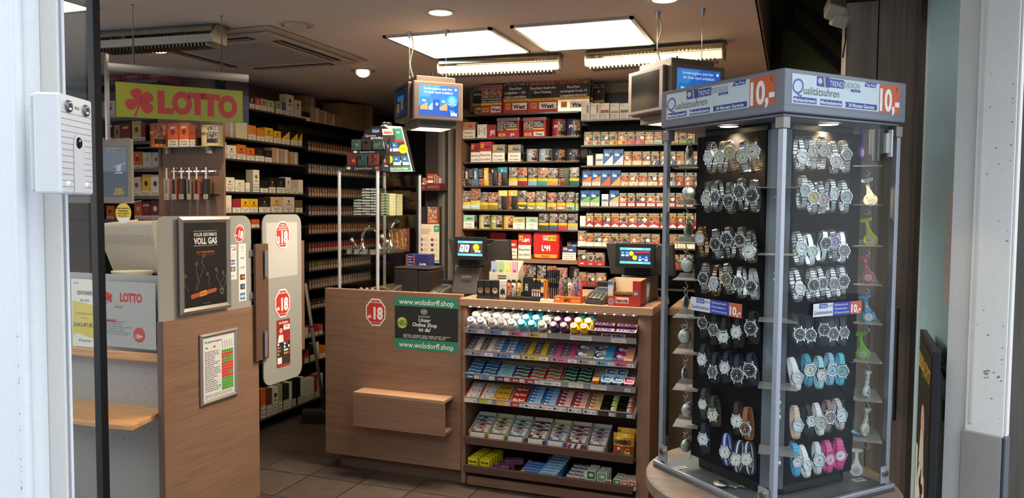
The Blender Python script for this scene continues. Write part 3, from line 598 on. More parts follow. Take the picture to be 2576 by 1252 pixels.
for j, rw in enumerate(rows):
 for i, ch in enumerate(rw): f.rect(gx + cw * i, h * .75 - rh * (j + 1) + rh * .06, gx + cw * (i + 1) - cw * .05, h * .75 - rh * j, '4f9a34' if ch == 'G' else 'c63c30', 2)
f.lines(w * .05, h * .02, w * .95, h * .08, 3, '6a6762', 2, .4, .1, 8); f.build('notice', t)

# swing gate of satin glass between two brown strips
t = empty('swing_gate', (PX, 3.5, .6), math.pi / 2, 'satin glass swing gate with two age stickers between brown strips', 'gate')
p = lambda px, py: (ax(PX, px, py).y - 3.5, ax(PX, px, py).z - .6)
u0, u1 = p(660, 700)[0], p(757, 700)[0]; v0, v1 = p(668, 972)[1], p(700, 539)[1]
f = MB(); f.prism(rr_pts(u0, v0, u1, v1, .06, 7), FROST, -.004, .004, 'y'); gp = f.build('glass_panel', t)
f = MB(); f.face((0, -.004, 0)); a = p(668, 560); b2 = p(752, 690); f.rect(a[0], b2[1], b2[0] - .02, a[1], frosted('paper sheet', (.5, .48, .43), .05), 1); f.build('paper_sheet', gp)
f = MB(); f.box(p(636, 700)[0], -.02, p(650, 905)[1] , p(668, 700)[0], -.005, p(650, 613)[1], mat('5f4537', .5)); f.build('hinge_strip', t, bev=.001)
f = MB(); f.box(p(752, 700)[0], .006, p(760, 880)[1], p(768, 700)[0], .02, p(760, 605)[1], mat('6f5342', .5)); f.build('edge_strip', t, bev=.001)
for (ya, yb) in ((630, 695), (832, 895)):
 f = MB(); c = p(657, ya); d_ = p(657, yb); f.cyl((c[0], -.03), .009, d_[1], c[1], ALU, 14); f.cyl((c[0], -.03), .0105, lerp(d_[1], c[1], .3), lerp(d_[1], c[1], .34), ALU, 14); f.cyl((c[0], -.03), .0105, lerp(d_[1], c[1], .7), lerp(d_[1], c[1], .74), ALU, 14); f.build('hinge', t)
f = MB(); f.face((0, -.006, 0)); c = p(709, 590); octa(f, *c, .083, ['TABAK-', 'PRODUKTE', 'E-ZIGARETTEN'], '18', ['NUR', 'AB'], 'www.jugendschutz.de'); o = f.build('age_sticker', gp); o['label'] = 'red octagonal tobacco age sticker'
f = MB(); f.face((0, -.006, 0)); c = p(709, 762); octa(f, *c, .088, ['RAUCHEN NUR'], '18', ['ab'], 'www.rauchen-nur-ab-18.de'); o = f.build('age_sticker', gp); o['label'] = 'red octagonal smoking age sticker'
f = MB(); f.face((0, -.006, 0)); a = p(694, 806); b2 = p(728, 915); u0, u1, v0, v1 = a[0], b2[0], b2[1] , a[1]; w, h = u1 - u0, v1 - v0
f.rect(u0, v0, u1, v1, '3a3430', 1); f.rect(u0, v0 + h * .52, u1, v1, '9c2a26', 2); f.text('ria Station', (u0 + u1) / 2, v1 - h * .06, h * .055, 'f0ece6', w * .9, 3, .02)
f.pg([(u0 + w * .05, v0 + h * .52), (u0 + w * .5, v0 + h * .52), (u0 + w * .45, v0 + h * .68), (u0 + w * .15, v0 + h * .68)], 'e4e0da', 3); f.disc(u0 + w * .3, v0 + h * .77, w * .12, 'd8a384', 4, 12, h * .06); f.disc(u0 + w * .3, v0 + h * .82, w * .15, '5a1f1a', 3, 12, h * .07)
f.rect(u0 + w * .5, v1 - h * .23, u0 + w * .97, v1 - h * .12, 'f0ece6', 3); f.text('Hier', u0 + w * .74, v1 - h * .15, h * .05, 'b03028', w * .4, 4, .02); f.text('aufladen!', u0 + w * .74, v1 - h * .2, h * .025, '333333', w * .4, 4)
rd = random.Random(3)
for j in range(4):
 for i in range(6): f.rect(u0 + w * (.03 + .16 * i), v0 + h * (.46 - .07 * j), u0 + w * (.16 + .16 * i), v0 + h * (.505 - .07 * j), rd.choice(['e8e6e0', 'e8e6e0', '2f6fa8', 'd9842a', '222222', 'b03028']), 3)
f.rect(u0, v0, u1, v0 + h * .05, 'b03028', 3); f.rect(u0 + w * .03, v0 + h * .07, u0 + w * .35, v0 + h * .2, 'e8e6e0', 3); f.build('top_up_sticker', gp)

# ================================================================== lottery counter at the left
t = empty('lottery_counter', (-3.12, 2.95, 0), 0, 'grey perforated lottery counter with two orange beech ledges and glass screen', 'counter')
def arc(x): return -.05 - .10 * (1 - ((x + .05) / .75) ** 2 * .9)      # gentle bow of the front
xs = [-.9 + i * (1.24) / 18 for i in range(19)]
f = MB(); pts = [(x, arc(x) + .06) for x in xs] + [(xs[-1], .35), (xs[0], .35)]; f.prism(pts, PERF, 0, 1.0);
f.build('body', t)
f = MB()
for i in range(18):
 for j in range(13):
  x = -.84 + i * .068; z = .06 + j * .066
  if .56 < z < .6 or z > .86: continue
  f.raw([(x + .004 * math.cos(a * 1.047), arc(x) + .0585 , z + .004 * math.sin(a * 1.047)) for a in range(6)] + [(x, arc(x) + .055, z)], [(a, (a + 1) % 6, 6) for a in range(6)], mat('c4c6c9', .3, .3))
o = f.build('embossed_dots', t); o['kind'] = 'stuff'
zs = ay(2.85, 330, 902).z
f = MB(); pts = [(x, arc(x) - .012) for x in xs] + [(x, arc(x) + .1) for x in xs[::-1]]; f.prism(pts, BEECH, .86, .905); f.build('upper_ledge', t, bev=.006)
q = [az(.62, *p_) for p_ in ((120, 1050), (179, 1054), (255, 1064), (332, 1071), (401, 1038))]
f = MB(); pts = [(p_.x + 3.12, p_.y - 2.95) for p_ in q] + [(.34, 0), (-1.0, 0)]; f.prism(pts, BEECH, .596, .622); f.build('lower_ledge', t, bev=.005)
f = MB(); pts = [(x, arc(x) + .01) for x in xs] + [(x, arc(x) + .016) for x in xs[::-1]]; f.prism(pts, frosted('grey screen glass', (.5, .51, .5), .35, .3), .905, 1.27); gp = f.build('glass_screen', t)
f = MB(); f.prism([(xs[0], -.04), (xs[-1], -.04), (xs[-1], .4), (xs[0], .4)], mat('b9b2a2', .3), 1.0, 1.02); f.build('counter_top', t)
def lp(px, py): r_ = ay(2.8, px, py); return r_.x + 3.12, r_.z
f = MB(); a = lp(180, 700); b2 = lp(247, 875); f.face((0, -.152, 0)); u0, u1, v0, v1 = a[0], b2[0], b2[1], a[1]; w, h = u1 - u0, v1 - v0
f.rect(u0, v0, u1, v1, 'e4e0d4', 1); f.pg([(u0 + w * .03, v0 + h * .16), (u0 + w * .2, v0 + h * .2), (u0 + w * .97, v0 + h * .12), (u0 + w * .97, v0 + h * .62), (u0 + w * .03, v0 + h * .68)], 'd9c25a', 2)
f.text('GEWONNEN', u0 + w * .52, v1 - h * .2, h * .06, '4a4a46', w * .6, 3, .02); f.text('März 2019', u0 + w * .52, v1 - h * .31, h * .04, '5a5a54', w * .35, 3)
f.text('Gesamtgewinnsumme', u0 + w * .5, v1 - h * .5, h * .04, 'b8674a', w * .7, 3); f.text('Hessen', u0 + w * .5, v1 - h * .57, h * .035, 'b8674a', w * .3, 3)
f.text('24.412.471,42 €', u0 + w * .5, v1 - h * .67, h * .06, '3b3b36', w * .88, 3, .015); f.text('Wir gratulieren!', u0 + w * .5, v0 + h * .1, h * .04, '4a4a46', w * .5, 3); f.text('LOTTO', u0 + w * .2, v1 - h * .06, h * .03, 'b8322a', w * .2, 3, .01)
f.build('winner_notice', gp)
def clover(mb, cu, cv, s, m, l):
 for a in (35, 110, 200, 320):
  t_ = math.radians(a); d_ = Vector((math.cos(t_), math.sin(t_))); n_ = Vector((-d_.y, d_.x)); pts = []
  for k_ in range(17):
   w_ = 2 * math.pi * k_ / 16; r_ = s * .5; e = .5 - .5 * math.cos(w_); pts.append(Vector((cu, cv)) + d_ * (e * s) + n_ * (math.sin(w_) * s * .36 * (0.5 + e)))
  mb.pg([(p_.x, p_.y) for p_ in pts[:-1]], m, l)
 mb.pg([(cu, cv), (cu + s * .05, cv - s * .1), (cu - s * .25, cv - s * 1.05), (cu - s * .42, cv - s * 1.1)], m, l)
f = MB(); a = lp(262, 705); b2 = lp(396, 880); f.face((0, -.156, 0)); u0, u1, v0, v1 = a[0], b2[0], b2[1], a[1]; w, h = u1 - u0, v1 - v0
f.rect(u0, v0, u1, v1, 'a3a49e', 1); c = lp(275, 748); clover(f, c[0], c[1], .028, 'b8322a', 3); c = lp(332, 748); f.text('LOTTO', c[0], c[1], .04, 'b8322a', .135, 3, .05, res=6)
c = lp(305, 770); f.text('Hessen', c[0] - .01, c[1], .016, 'a5604f', .05, 3); c = lp(287, 805); f.rect(c[0] - .04, c[1] - .005, c[0] + .02, c[1] + .006, 'b8584c', 3)
f.lines(u0 + .01, v0 + h * .18, u0 + w * .55, v0 + h * .4, 8, '6f706c', 3, .35, .4, 5); c = lp(353, 842); f.disc(c[0], c[1], .036, 'b4453f', 3, 20); f.text('18+', c[0], c[1] - .006, .022, 'ddd2c8', .045, 4, .02)
f.build('lottery_notice', gp)

# scanner terminal, leaflets, hanging monitor
p = lambda px, py: ay(3.1, px, py)
a, b2, c, d_ = p(262, 566), p(404, 561), p(404, 688), p(292, 690)
t = empty('lottery_terminal', ((a.x + b2.x) / 2, 3.1, c.z), 0, 'cream lottery terminal with perforated sloping back on the lottery counter', 'terminal'); ox, oz = (a.x + b2.x) / 2, c.z
TM = mat('b3aa98', .5)
f = MB(); f.raw([(a.x - ox, -.05, a.z - oz), (b2.x - ox, -.05, b2.z - oz), (b2.x - ox - .01, 0, c.z - oz), (d_.x - ox, 0, d_.z - oz), (a.x - ox, .22, a.z - oz + .02), (b2.x - ox, .22, b2.z - oz + .02), (b2.x - ox - .01, .2, c.z - oz), (d_.x - ox, .2, d_.z - oz)], [(0, 1, 2, 3)[::-1], (4, 5, 6, 7), (0, 1, 5, 4), (3, 2, 6, 7)[::-1], (0, 3, 7, 4), (1, 2, 6, 5)[::-1]], TM); f.build('housing', t, bev=.008, seg=3)
f = MB(); f.face((a.x - ox, -.052, a.z - oz - .04), (1, 0, 0), Vector((0, -.05, 1)));
for j in range(6):
 for i in range(30): f.disc(.006 + i * .0122 + j * .004, -.01 - j * .0085, .0022, mat('3c362e', .8), 3, 5)
o = f.build('vent_holes', t); o['kind'] = 'stuff'
zc = 1.02; lf = p(372, 683)
for i in range(7):
 f = MB(); f.M = XF((0, 0, 0), .08 * i); f.prism([(.1 * math.cos(k_ * .39), .07 * math.sin(k_ * .39)) for k_ in range(16)], ['d7cfae', 'cfc6a4', 'e0d9bd'][i % 3], 0, .0035)
 o = f.build('paper_plate', None, (lf.x + .02, 2.98, lf.z - .012 + i * .0037)); tag(o, 'cream oval leaflet in the fanned pile on the lottery counter, %s from below' % ordw(i), 'leaflet', 'cream leaflets on the lottery counter')
f = MB(); f.box(lf.x - .1, 2.88, 1.021, lf.x + .14, 3.06, lf.z - .0125, mat('8d8574', .5)); tag(f.build('leaflet_tray'), 'low grey tray under the cream leaflets on the lottery counter', 'tray')
a, b2 = ay(3.3, 246, 352), ay(3.3, 332, 512); cl = ay(3.3, 180, 352)
t = empty('lottery_monitor', (b2.x, 3.3, b2.z), 0, 'beige lottery monitor showing a seaplane picture above the lottery counter', 'monitor'); H_ = a.z - b2.z; W_ = b2.x - cl.x + .1
f = MB(); f.box(-W_, 0, 0, 0, .02, H_, mat('857c6d', .5)); f.box(-W_ + .02, .02, .04, -.17, .12, H_ - .03, mat('7d7466', .5)); f.build('housing', t, bev=.006)
f = MB(); f.face((0, 0, 0)); f.rect(-W_ + .03, .035, -.028, H_ - .035, mat('22262e', .2), 1); f.rect(-W_ + .035, .04, -.033, H_ - .04, mat('5d6a7c', .3, 0, .06), 2); f.rect(-W_ + .035, .04, -.033, H_ * .5, mat('333d4c', .3, 0, .04), 3)
f.pg([(-.125, H_ * .56), (-.04, H_ * .62), (-.04, H_ * .64), (-.13, H_ * .58)], 'a7b4c2', 4); f.pg([(-.11, H_ * .5), (-.075, H_ * .5), (-.07, H_ * .6), (-.1, H_ * .6)], 'bfcad6', 5); f.rect(-.12, H_ * .47, -.06, H_ * .485, 'cfd8e0', 5)
f.rect(-.17, H_ - .068, -.08, H_ - .05, 'b3a98f', 5); f.text('Euro-Kombi!', -.12, H_ - .059, .012, '34302a', .08, 6, .02); f.text('EURO', -.09, .078, .018, 'c9b050', .055, 6, .05); f.text('JACKPOT', -.09, .058, .018, 'c9b050', .08, 6, .05); f.build('screen', t)
f = MB(); f.box(-.24, .05, H_ - .05, -.225, .07, CEIL - b2.z, STEEL); f.build('hanging_rod', t)
# round yellow notice hanging below the monitor
c = ay(3.05, 310, 536); t = empty('round_notice', (c.x, 3.05, c.z), 0, 'round yellow notice with red and black print hanging below the lottery monitor', 'notice')
f = MB(); f.prism([(.052 * math.cos(i * .2618), .052 * math.sin(i * .2618)) for i in range(24)], mat('d3b32c', .4), 0, .002, 'y'); f.build('card', t)
f = MB(); f.face((0, 0, 0)); f.pg([(.052 * math.cos(math.radians(a)), .052 * math.sin(math.radians(a))) for a in range(205, 336, 13)], 'e6e2d8', 1)
for i, s in enumerate(('Bitte beachten Sie:', 'Spielteilnahme', 'erst ab 18 Jahren!')): f.text(s, 0, .026 - .013 * i, .008, '2c2410', .08, 2, .03)
f.text('LOTTO', .004, -.015, .011, 'b8322a', .04, 2, .04); clover(f, -.025, -.014, .006, 'b8322a', 2); f.build('print', t)
f = MB(); f.tube([(0, .001, .05), (0, .12, ay(3.3, 300, 500).z - c.z - .01)], .001, mat('cccccc', .4), 5); f.build('thread', t)

# LOTTO banner on a grey tube
def onl(px, py, P0, dr):
 nn = Vector((dr.y, -dr.x, 0)); return hit(px, py, P0, nn)
P0 = Vector((-2.81, 2.71, 2.2)); dr = Vector((.243, .29, 0)).normalized()
L0, L1 = onl(272, 168, P0, dr), onl(624, 197, P0, dr)
t = empty('hanging_banner', L0, 0, 'green and red lottery banner hanging from a grey tube on two wires', 'banner'); d3 = (L1 - L0)
f = MB(); f.tube([(0, 0, 0), d3], .0185, mat('6f6864', .6), 16); f.build('tube', t)
up = Vector((0, 0, 1)); u_ = dr
def bl(px, py): v = onl(px, py, P0, dr) - L0; return v.dot(dr), v.z
f = MB(); f.face((0, 0, 0), dr, up); q4 = [bl(275, 175), bl(626, 205), bl(626, 335), bl(277, 310)]; f.pg([q4[3], q4[2], q4[1], q4[0]], glass('clear banner film', (.92, .9, .88), .4, .05, .08), 0)
f.build('film', t)
f = MB(); f.face((0, 0, 0), dr, up); c4 = [bl(290, 205), bl(610, 229), bl(611, 310), bl(293, 293)]; f.pg([c4[3], c4[2], c4[1], c4[0]], mat('8d8f1c', .35), 2)
sl = (c4[1][1] - c4[0][1]) / (c4[1][0] - c4[0][0]); an = math.atan(sl)
def tl(px, py): return bl(px, py)
for ch, x_, y_ in (('L', 417, 256), ('O', 458, 258), ('T', 497, 260), ('T', 530, 263), ('O', 573, 267)):
 c = tl(x_, y_); f.text(ch, c[0], c[1], .094, mat('a8302a', .4), .085, 3, .065, 0, an, res=10)
c = tl(352, 256); clover(f, c[0], c[1], .062, mat('a8302a', .4), 3); f.build('print', t)
for pp in (Vector((-2.81, 2.71, CEIL)), Vector((-2.567, 3.0, CEIL))):
 k_ = (pp - L0).dot(dr) / d3.dot(dr); z_ = L0.z + d3.z * k_
 f = MB(); f.tube([(pp - L0), Vector((pp.x - L0.x, pp.y - L0.y, d3.z * k_ + .015))], .0012, STEEL, 5); f.lathe([(.008, 0), (.006, -.02), (.002, -.03)], STEEL, 12, (pp.x - L0.x, pp.y - L0.y)); f.v[-36:] = [Vector((v.x, v.y, v.z + CEIL - L0.z)) if abs(v.z) < .2 else v for v in f.v[-36:]]
 f.build('wire', t)
# ================================================================== ceiling fittings
EMP = mat('fff1d6', .4, 0, 5)
for nm, x0, x1, px in (('left', -2.04, -1.43, 0), ('right', -1.33, -.72, 0)):
 y0, y1 = 3.60, 4.21; t = empty('ceiling_panel_light', ((x0 + x1) / 2, (y0 + y1) / 2, CEIL), 0, 'bright square ceiling light panel ' + ('nearer the air conditioner' if nm == 'left' else 'nearer the dark recess'), 'ceiling light', 'square ceiling panels')
 w = (x1 - x0) / 2; f = MB();
 for (a, b_, c, d_) in ((-w, -w, w, -w + .018), (-w, w - .018, w, w), (-w, -w, -w + .018, w), (w - .018, -w, w, w)): f.box(a, b_, -.012, c, d_, 0, ALU)
 f.build('frame', t); f = MB(); f.box(-w + .018, -w + .018, -.006, w - .018, w - .018, -.001, EMP); f.build('diffuser', t)
q = az(CEIL, 165, 12); t = empty('ceiling_panel_light', (q.x - .05, q.y - .1, CEIL), 0, 'small lit ceiling panel above the lottery counter', 'ceiling light', 'square ceiling panels')
f = MB(); f.box(-.3, -.3, -.006, .14, .17, -.001, mat('fff0c8', .4, 0, 2)); f.build('diffuser', t); f = MB(); f.box(-.32, .17, -.012, .16, .19, 0, ALU); f.box(.14, -.3, -.012, .16, .17, 0, ALU); f.build('frame', t)
# recessed downlights
def downlight(px, py, lab, lit=1, r=.055):
 q = az(CEIL, px, py); t = empty('downlight', (q.x, q.y, CEIL), 0, lab, 'downlight', 'round recessed downlights')
 f = MB(); f.lathe([(r + .02, 0), (r + .018, -.004), (r, -.005), (r - .004, -.001)], mat('b8ab9c', .4), 28, caps=False); f.build('trim_ring', t)
 f = MB(); f.cyl((0, 0), r - .002, -.003, -.0005, mat('ffd9a8', .4, 0, 9) if lit else mat('b8aa98', .5), 24); f.build('lens', t); return t
downlight(1108, 31, 'lit round downlight in the ceiling before the left light panel'); downlight(394, 128, 'lit round downlight behind the louvred lamp at the lottery side')
downlight(1672, -2, 'lit round downlight at the top edge above the right hanging screen')
# swivelling ones
for (px, py, lab, lit) in ((745, 62, 'unlit swivel downlight beside the ceiling air conditioner', 0), (913, 177, 'lit swivel downlight behind the ceiling air conditioner', 1)):
 q = az(CEIL, px, py); t = empty('swivel_downlight', (q.x, q.y, CEIL), .5, lab, 'downlight', 'swivel downlights')
 f = MB(); f.lathe([(.085, 0), (.083, -.004), (.066, -.005), (.062, 0)], mat('a5988a', .5), 28, caps=False); f.build('trim_ring', t)
 f = MB(); f.M = XF((0, 0, 0), 0, math.radians(-35 if lit else -10)); f.lathe([(.055, .03), (.055, -.012), (.05, -.018)], mat('b3a595', .5), 24); f.build('head', t)
 if lit: f = MB(); f.M = XF((0, 0, -.001), 0, math.radians(-35)); f.cyl((0, 0), .042, -.02, -.0185, mat('ffce90', .3, 0, 8), 20); f.build('lens', t)
# cassette air conditioner
C4 = [az(CEIL, *p) for p in ((540, 68), (655, 57), (905, 148), (620, 163))]
t = empty('air_conditioner', (-2.93, 3.69, CEIL - .001), 0, 'square ceiling cassette air conditioner with dark slots and louvred grille', 'air conditioner')
AC = mat('a99d8e', .55); s = .47
f = MB(); f.prism([(-s, -s), (s, -s), (s, s), (-s, s)], AC, -.012, 0); f.prism([(-s + .05, -s + .05), (s - .05, -s + .05), (s - .05, s - .05), (-s + .05, s - .05)], AC, -.03, -.012); f.build('cover', t, bev=.006)
for (a, b_, c, d_) in ((-.28, -s + .07, .28, -s + .13), (-.28, s - .13, .28, s - .07), (s - .13, -.28, s - .07, .28), (-s + .07, -.28, -s + .13, .28)):
 f = MB(); f.box(a, b_, -.033, c, d_, -.0302, mat('14110f', .6)); m_ = .012
 if abs(c - a) > abs(d_ - b_): f.box(a + .01, (b_ + d_) / 2 - .003, -.036, c - .01, (b_ + d_) / 2 + .003, -.033, AC)
 else: f.box((a + c) / 2 - .003, b_ + .01, -.036, (a + c) / 2 + .003, d_ - .01, -.033, AC)
 f.build('air_slot', t)
f = MB(); f.box(-.29, -.29, -.034, .29, .29, -.0302, mat('a3978a', .6))
for i in range(28): f.box(-.28, -.28 + i * .02, -.036, .28, -.276 + i * .02, -.034, mat('857a6e', .6))
f.build('grille', t)
# linear louvred lamps
def linear(a, b_, zc, lit, lab, yaw=0):
 """reflector trough between two points with a toothed louvre below and a chromed backing strip"""
 d_ = Vector((b_.x - a.x, b_.y - a.y, 0)); L = d_.length; rz = math.atan2(d_.y, d_.x)
 t = empty('linear_lamp', ((a.x + b_.x) / 2, (a.y + b_.y) / 2, zc), rz, lab, 'linear lamp', 'linear lamps below the ceiling'); h = L / 2
 f = MB(); f.box(-h - .01, -.02, .064, h + .01, .07, CEIL - zc, mat('5f574e', .5, .2)); f.build('mounting_rail', t)
 f = MB(); pf = [(-.06, 0.03), (-.055, .05), (-.03, .068), (.03, .066), (.05, .045), (.055, .01)]; v = [(x, y, z) for x in (-h, h) for (y, z) in pf]
 f.raw(v, [(i, i + 1, 7 + i, 6 + i) for i in range(5)], mat('c4c0b6', .12, 1.0)); f.build('reflector', t)
 f = MB(); f.raw([(-h, -.07, .012), (h, -.07, .012), (h, -.055, -.022), (-h, -.055, -.022), (-h, -.035, -.026), (h, -.035, -.026)], [(0, 1, 2, 3), (3, 2, 5, 4)], mat('ffe9c0', .5, 0, .9) if lit else mat('8d8475', .4)); f.build('diffuser', t)
 f = MB(); n_ = int(L / .022)
 for i in range(n_): x = -h + .02 + i * (L - .04) / n_; f.box(x, -.055, -.04, x + .008, .045, -.026, mat('4a463f', .3, .6))
 f.build('louvre', t)
 for x in (-h - .008, h): f = MB(); f.prism([(-.07, .014), (-.055, -.024), (.045, -.026), (.055, .03), (.03, .066), (-.03, .068), (-.06, .03)], mat('8d8475', .35, .5), x, x + .008, 'x'); f.build('end_cap', t)
 if lit: f = MB(); f.cyl((0, .0), .013, -h + .02, h - .02, mat('fff3dc', .4, 0, 2.5), 14, 'x'); f.build('tube_lamp', t)
 return t
zc = 2.428
linear(az(zc, 1112, 178), az(zc, 1408, 166), zc, 1, 'lit linear lamp with toothed louvre behind the left light panel')
linear(az(zc, 1482, 160), az(zc, 1820, 137), zc, 1, 'lit linear lamp with toothed louvre behind the right light panel')
linear(az(zc, 262, 116), az(zc, 552, 98), zc, 0, 'unlit linear lamp with chromed reflector above the lottery banner')

# ================================================================== hanging screens (four-sided housings turned 45 degrees)
def screens(P0, label, zt, zb, fw, sidew, wires):
 yaw = math.radians(45); t = empty('hanging_screen', (P0.x, P0.y, zb), yaw, label, 'screen', 'hanging screens over the counter')
 H_ = zt - zb; BEI = mat('8a7766', .4, .2); w, s_ = fw / 2, sidew
 f = MB(); f.box(-w, .03, .0, w, s_, H_, mat('6f6052', .5)); f.build('housing', t, bev=.003)
 f = MB(); f.box(-w * .82, .04, H_, w * .82, s_ - .02, H_ + .035, BEI); f.build('top_box', t, bev=.003)
 f = MB(); f.box(-w * .8, .03, -.035, w * .85, s_ - .03, 0, mat('6b645c', .4, .4))
 f.face((-w * .8, .03, -.035));
 for i in range(24): f.rect(.012 + i * (fw * .8) / 25, .012, .016 + i * (fw * .8) / 25, .028, mat('1f1c19', .6), 1)
 f.box(-w * .62, .06, -.0365, w * .7, s_ - .06, -.035, mat('fff0b0', .4, 0, 3)); f.build('lamp_base', t, bev=.002)
 # front
 f = MB(); f.box(-w - .004, 0, -.003, w + .004, .03, H_ + .004, BEI); fr = f.build('front_bezel', t, bev=.006, seg=3)
 f = MB(); f.face((-w, 0, 0)); x0, x1, y0, y1 = fw * .085, fw * .915, H_ * .09, H_ * .92; W2, H2 = x1 - x0, y1 - y0
 E = lambda c, e=.8: mat(c, .15, 0, e, 0, 0, 3)
 f.rect(x0, y0, x1, y1, E('1646a0'), 1); f.rect(x0, y0 + H2 * .55, x1, y1, E('2a62b8'), 2); f.pg([(x0, y0 + H2 * .3), (x0 + W2 * .55, y1), (x0, y1)], E('3c7fc8'), 3)
 f.text('Sonderangebot jetzt hier', x0 + W2 * .48, y1 - H2 * .1, H2 * .075, E('dfe8f4'), W2 * .72, 4); f.text('bis Ende April erhältlich!', x0 + W2 * .5, y1 - H2 * .22, H2 * .075, E('dfe8f4'), W2 * .72, 4)
 f.disc(x1 - W2 * .07, y1 - H2 * .1, H2 * .04, E('dfe8f4'), 4)
 for (u, wd_, c2) in ((.03, .2, 'b98a5c'), (.24, .11, '8ab8e0'), (.52, .2, 'b98a5c')):
  f.rect(x0 + W2 * u, y0 + H2 * .2, x0 + W2 * (u + wd_), y0 + H2 * .62, E('1f70b8'), 4); f.pg([(x0 + W2 * u, y0 + H2 * .2), (x0 + W2 * (u + wd_ * .95), y0 + H2 * .2), (x0 + W2 * (u + wd_ * .95), y0 + H2 * .45), (x0 + W2 * u, y0 + H2 * .3)], E(c2), 5)
  if wd_ > .15: f.text('blu', x0 + W2 * (u + .1), y0 + H2 * .5, H2 * .07, E('eef3fa'), W2 * .12, 5, .04)
 f.text('+', x0 + W2 * .45, y0 + H2 * .4, H2 * .12, E('eef3fa'), None, 5, .06); f.disc(x0 + W2 * .84, y0 + H2 * .52, H2 * .19, E('2f8fd4'), 5)
 for i, s in enumerate(('Kaufe', '2 Podpacks', 'und bekomme', '1 Podpack', 'kostenlos dazu!')): f.text(s, x0 + W2 * .84, y0 + H2 * (.64 - .055 * i), H2 * .035, E('e4eef8'), W2 * .24, 6)
 f.text('my', x0 + W2 * .83, y0 + H2 * .22, H2 * .09, E('4fa3e0'), None, 5, 0, .2); f.text('blu', x0 + W2 * .88, y0 + H2 * .11, H2 * .13, E('f2f6fb'), None, 5, .05); f.build('picture', fr)
 # left side
 f = MB(); f.box(-w - .022, .035, .004, -w, s_ - .004, H_, BEI if 'right' in label else mat('4d4138', .4)); sd = f.build('side_bezel', t, bev=.004)
 f = MB(); f.face((-w - .022, s_ - .004, 0), (0, -1, 0), (0, 0, 1)); dd = s_ - .039
 f.rect(dd * .1, H_ * .1, dd * .9, H_ * .92, mat('2c2925', .12), 1)
 if 'left' in label: f.rect(dd * .12, H_ * .14, dd * .88, H_ * .86, E('25406a', .06), 2); f.rect(dd * .2, H_ * .25, dd * .4, H_ * .5, E('9a8a50', .06), 3); f.rect(dd * .5, H_ * .3, dd * .66, H_ * .55, E('9a8a50', .06), 3); f.rect(dd * .25, H_ * .55, dd * .7, H_ * .7, E('4a90c8', .06), 3)
 f.build('side_picture', sd)
 Ri = Matrix.Rotation(-yaw, 3, 'Z')
 for (wx, wy, cable) in wires:
  l_ = Ri @ Vector((wx - P0.x, wy - P0.y, 0)); f = MB(); f.tube([(l_.x, l_.y, H_ + .03), (l_.x, l_.y, CEIL - zb)], .0015, mat('c9c3b8', .3, .5), 6); f.lathe([(.012, CEIL - zb), (.011, CEIL - zb - .006), (.007, CEIL - zb - .02), (.003, CEIL - zb - .035)], STEEL, 12, (l_.x, l_.y)); f.cyl((l_.x, l_.y), .005, H_ + .03, H_ + .07, STEEL, 10); f.build('suspension_wire', t)
  if cable: f = MB(); f.tube([(l_.x + .012 + .008 * math.sin(i * .8), l_.y + .005 * math.cos(i), lerp(CEIL - zb - .01, H_ + .035, i / 10)) for i in range(11)], .003, mat('c2b48e', .5), 6); f.build('cable', t)
 f = MB(); f.cyl((.02, s_ * .6), .004, H_ + .035, H_ + .075, BLACK, 8); f.build('aerial', t)
 return t
# left one: front face between px 1043 and 1163
dn = Vector((math.sin(math.radians(45)), -math.cos(math.radians(45)), 0)); ru = Vector((dn.y * -1, dn.x, 0))
def place(pxl, pxr, pyt, pyb, d):
 a = P2(pxl, d); n_ = Vector((dn.x, dn.y, 0)); a = hit(pxl, (pyt + pyb) / 2, a, n_); b_ = hit(pxr, (pyt + pyb) / 2, a, n_); b_.z = a.z; m_ = (a + b_) / 2
 return m_, (b_ - a).length, hit((pxl + pxr) / 2, pyt, a, n_).z, hit((pxl + pxr) / 2, pyb, a, n_).z
m_, fw, zt, zb = place(1043, 1163, 208, 301, 3.72)
screens(m_, 'small hanging screen on the left with blue offer picture and lit base', zt, zb, fw, .27, ((-1.868, 3.57, 1), (-1.671, 3.588, 0)))
m_, fw, zt, zb = place(1691, 1822, 166, 282, 3.25)
screens(m_, 'small hanging screen on the right, blank on one side, behind the case header', zt, zb, fw, .30, ((-.6, 3.567, 1), (-.401, 3.574, 0)))
# security camera on the right
q = ay(3.45, 2100, 22); t = empty('security_camera', (q.x, 3.45, q.z), math.radians(10), 'cream wall camera mounted above the dark boarded panel', 'camera')
f = MB(); f.M = XF((0, 0, 0), 0, .5, .35); f.box(-.035, -.09, -.03, .035, .06, .035, mat('b0a78d', .45)); f.build('housing', t, bev=.008, seg=3)
f = MB(); f.M = XF((.012, -.03, -.05), 0, .3, .3); f.box(-.03, -.05, -.03, .03, .03, .02, mat('b9b097', .45)); f.build('lens_hood', t, bev=.006)
f = MB(); f.tube([(0, .02, .02), (.03, .1, .06), (.03, .19, .06)], .012, mat('a39a80', .5), 10); f.build('bracket', t)
# speaker arm etc near right ceiling: cable
f = MB(); a, c = ay(3.59, 2128, 60), ay(3.59, 2120, 145); f.tube([a, lerp(a, c, .5) + Vector((.004, 0, 0)), c], .004, mat('3a322b', .6), 6); tag(f.build('cable'), 'thin brown cable running down beside the boarded panel', 'cable')
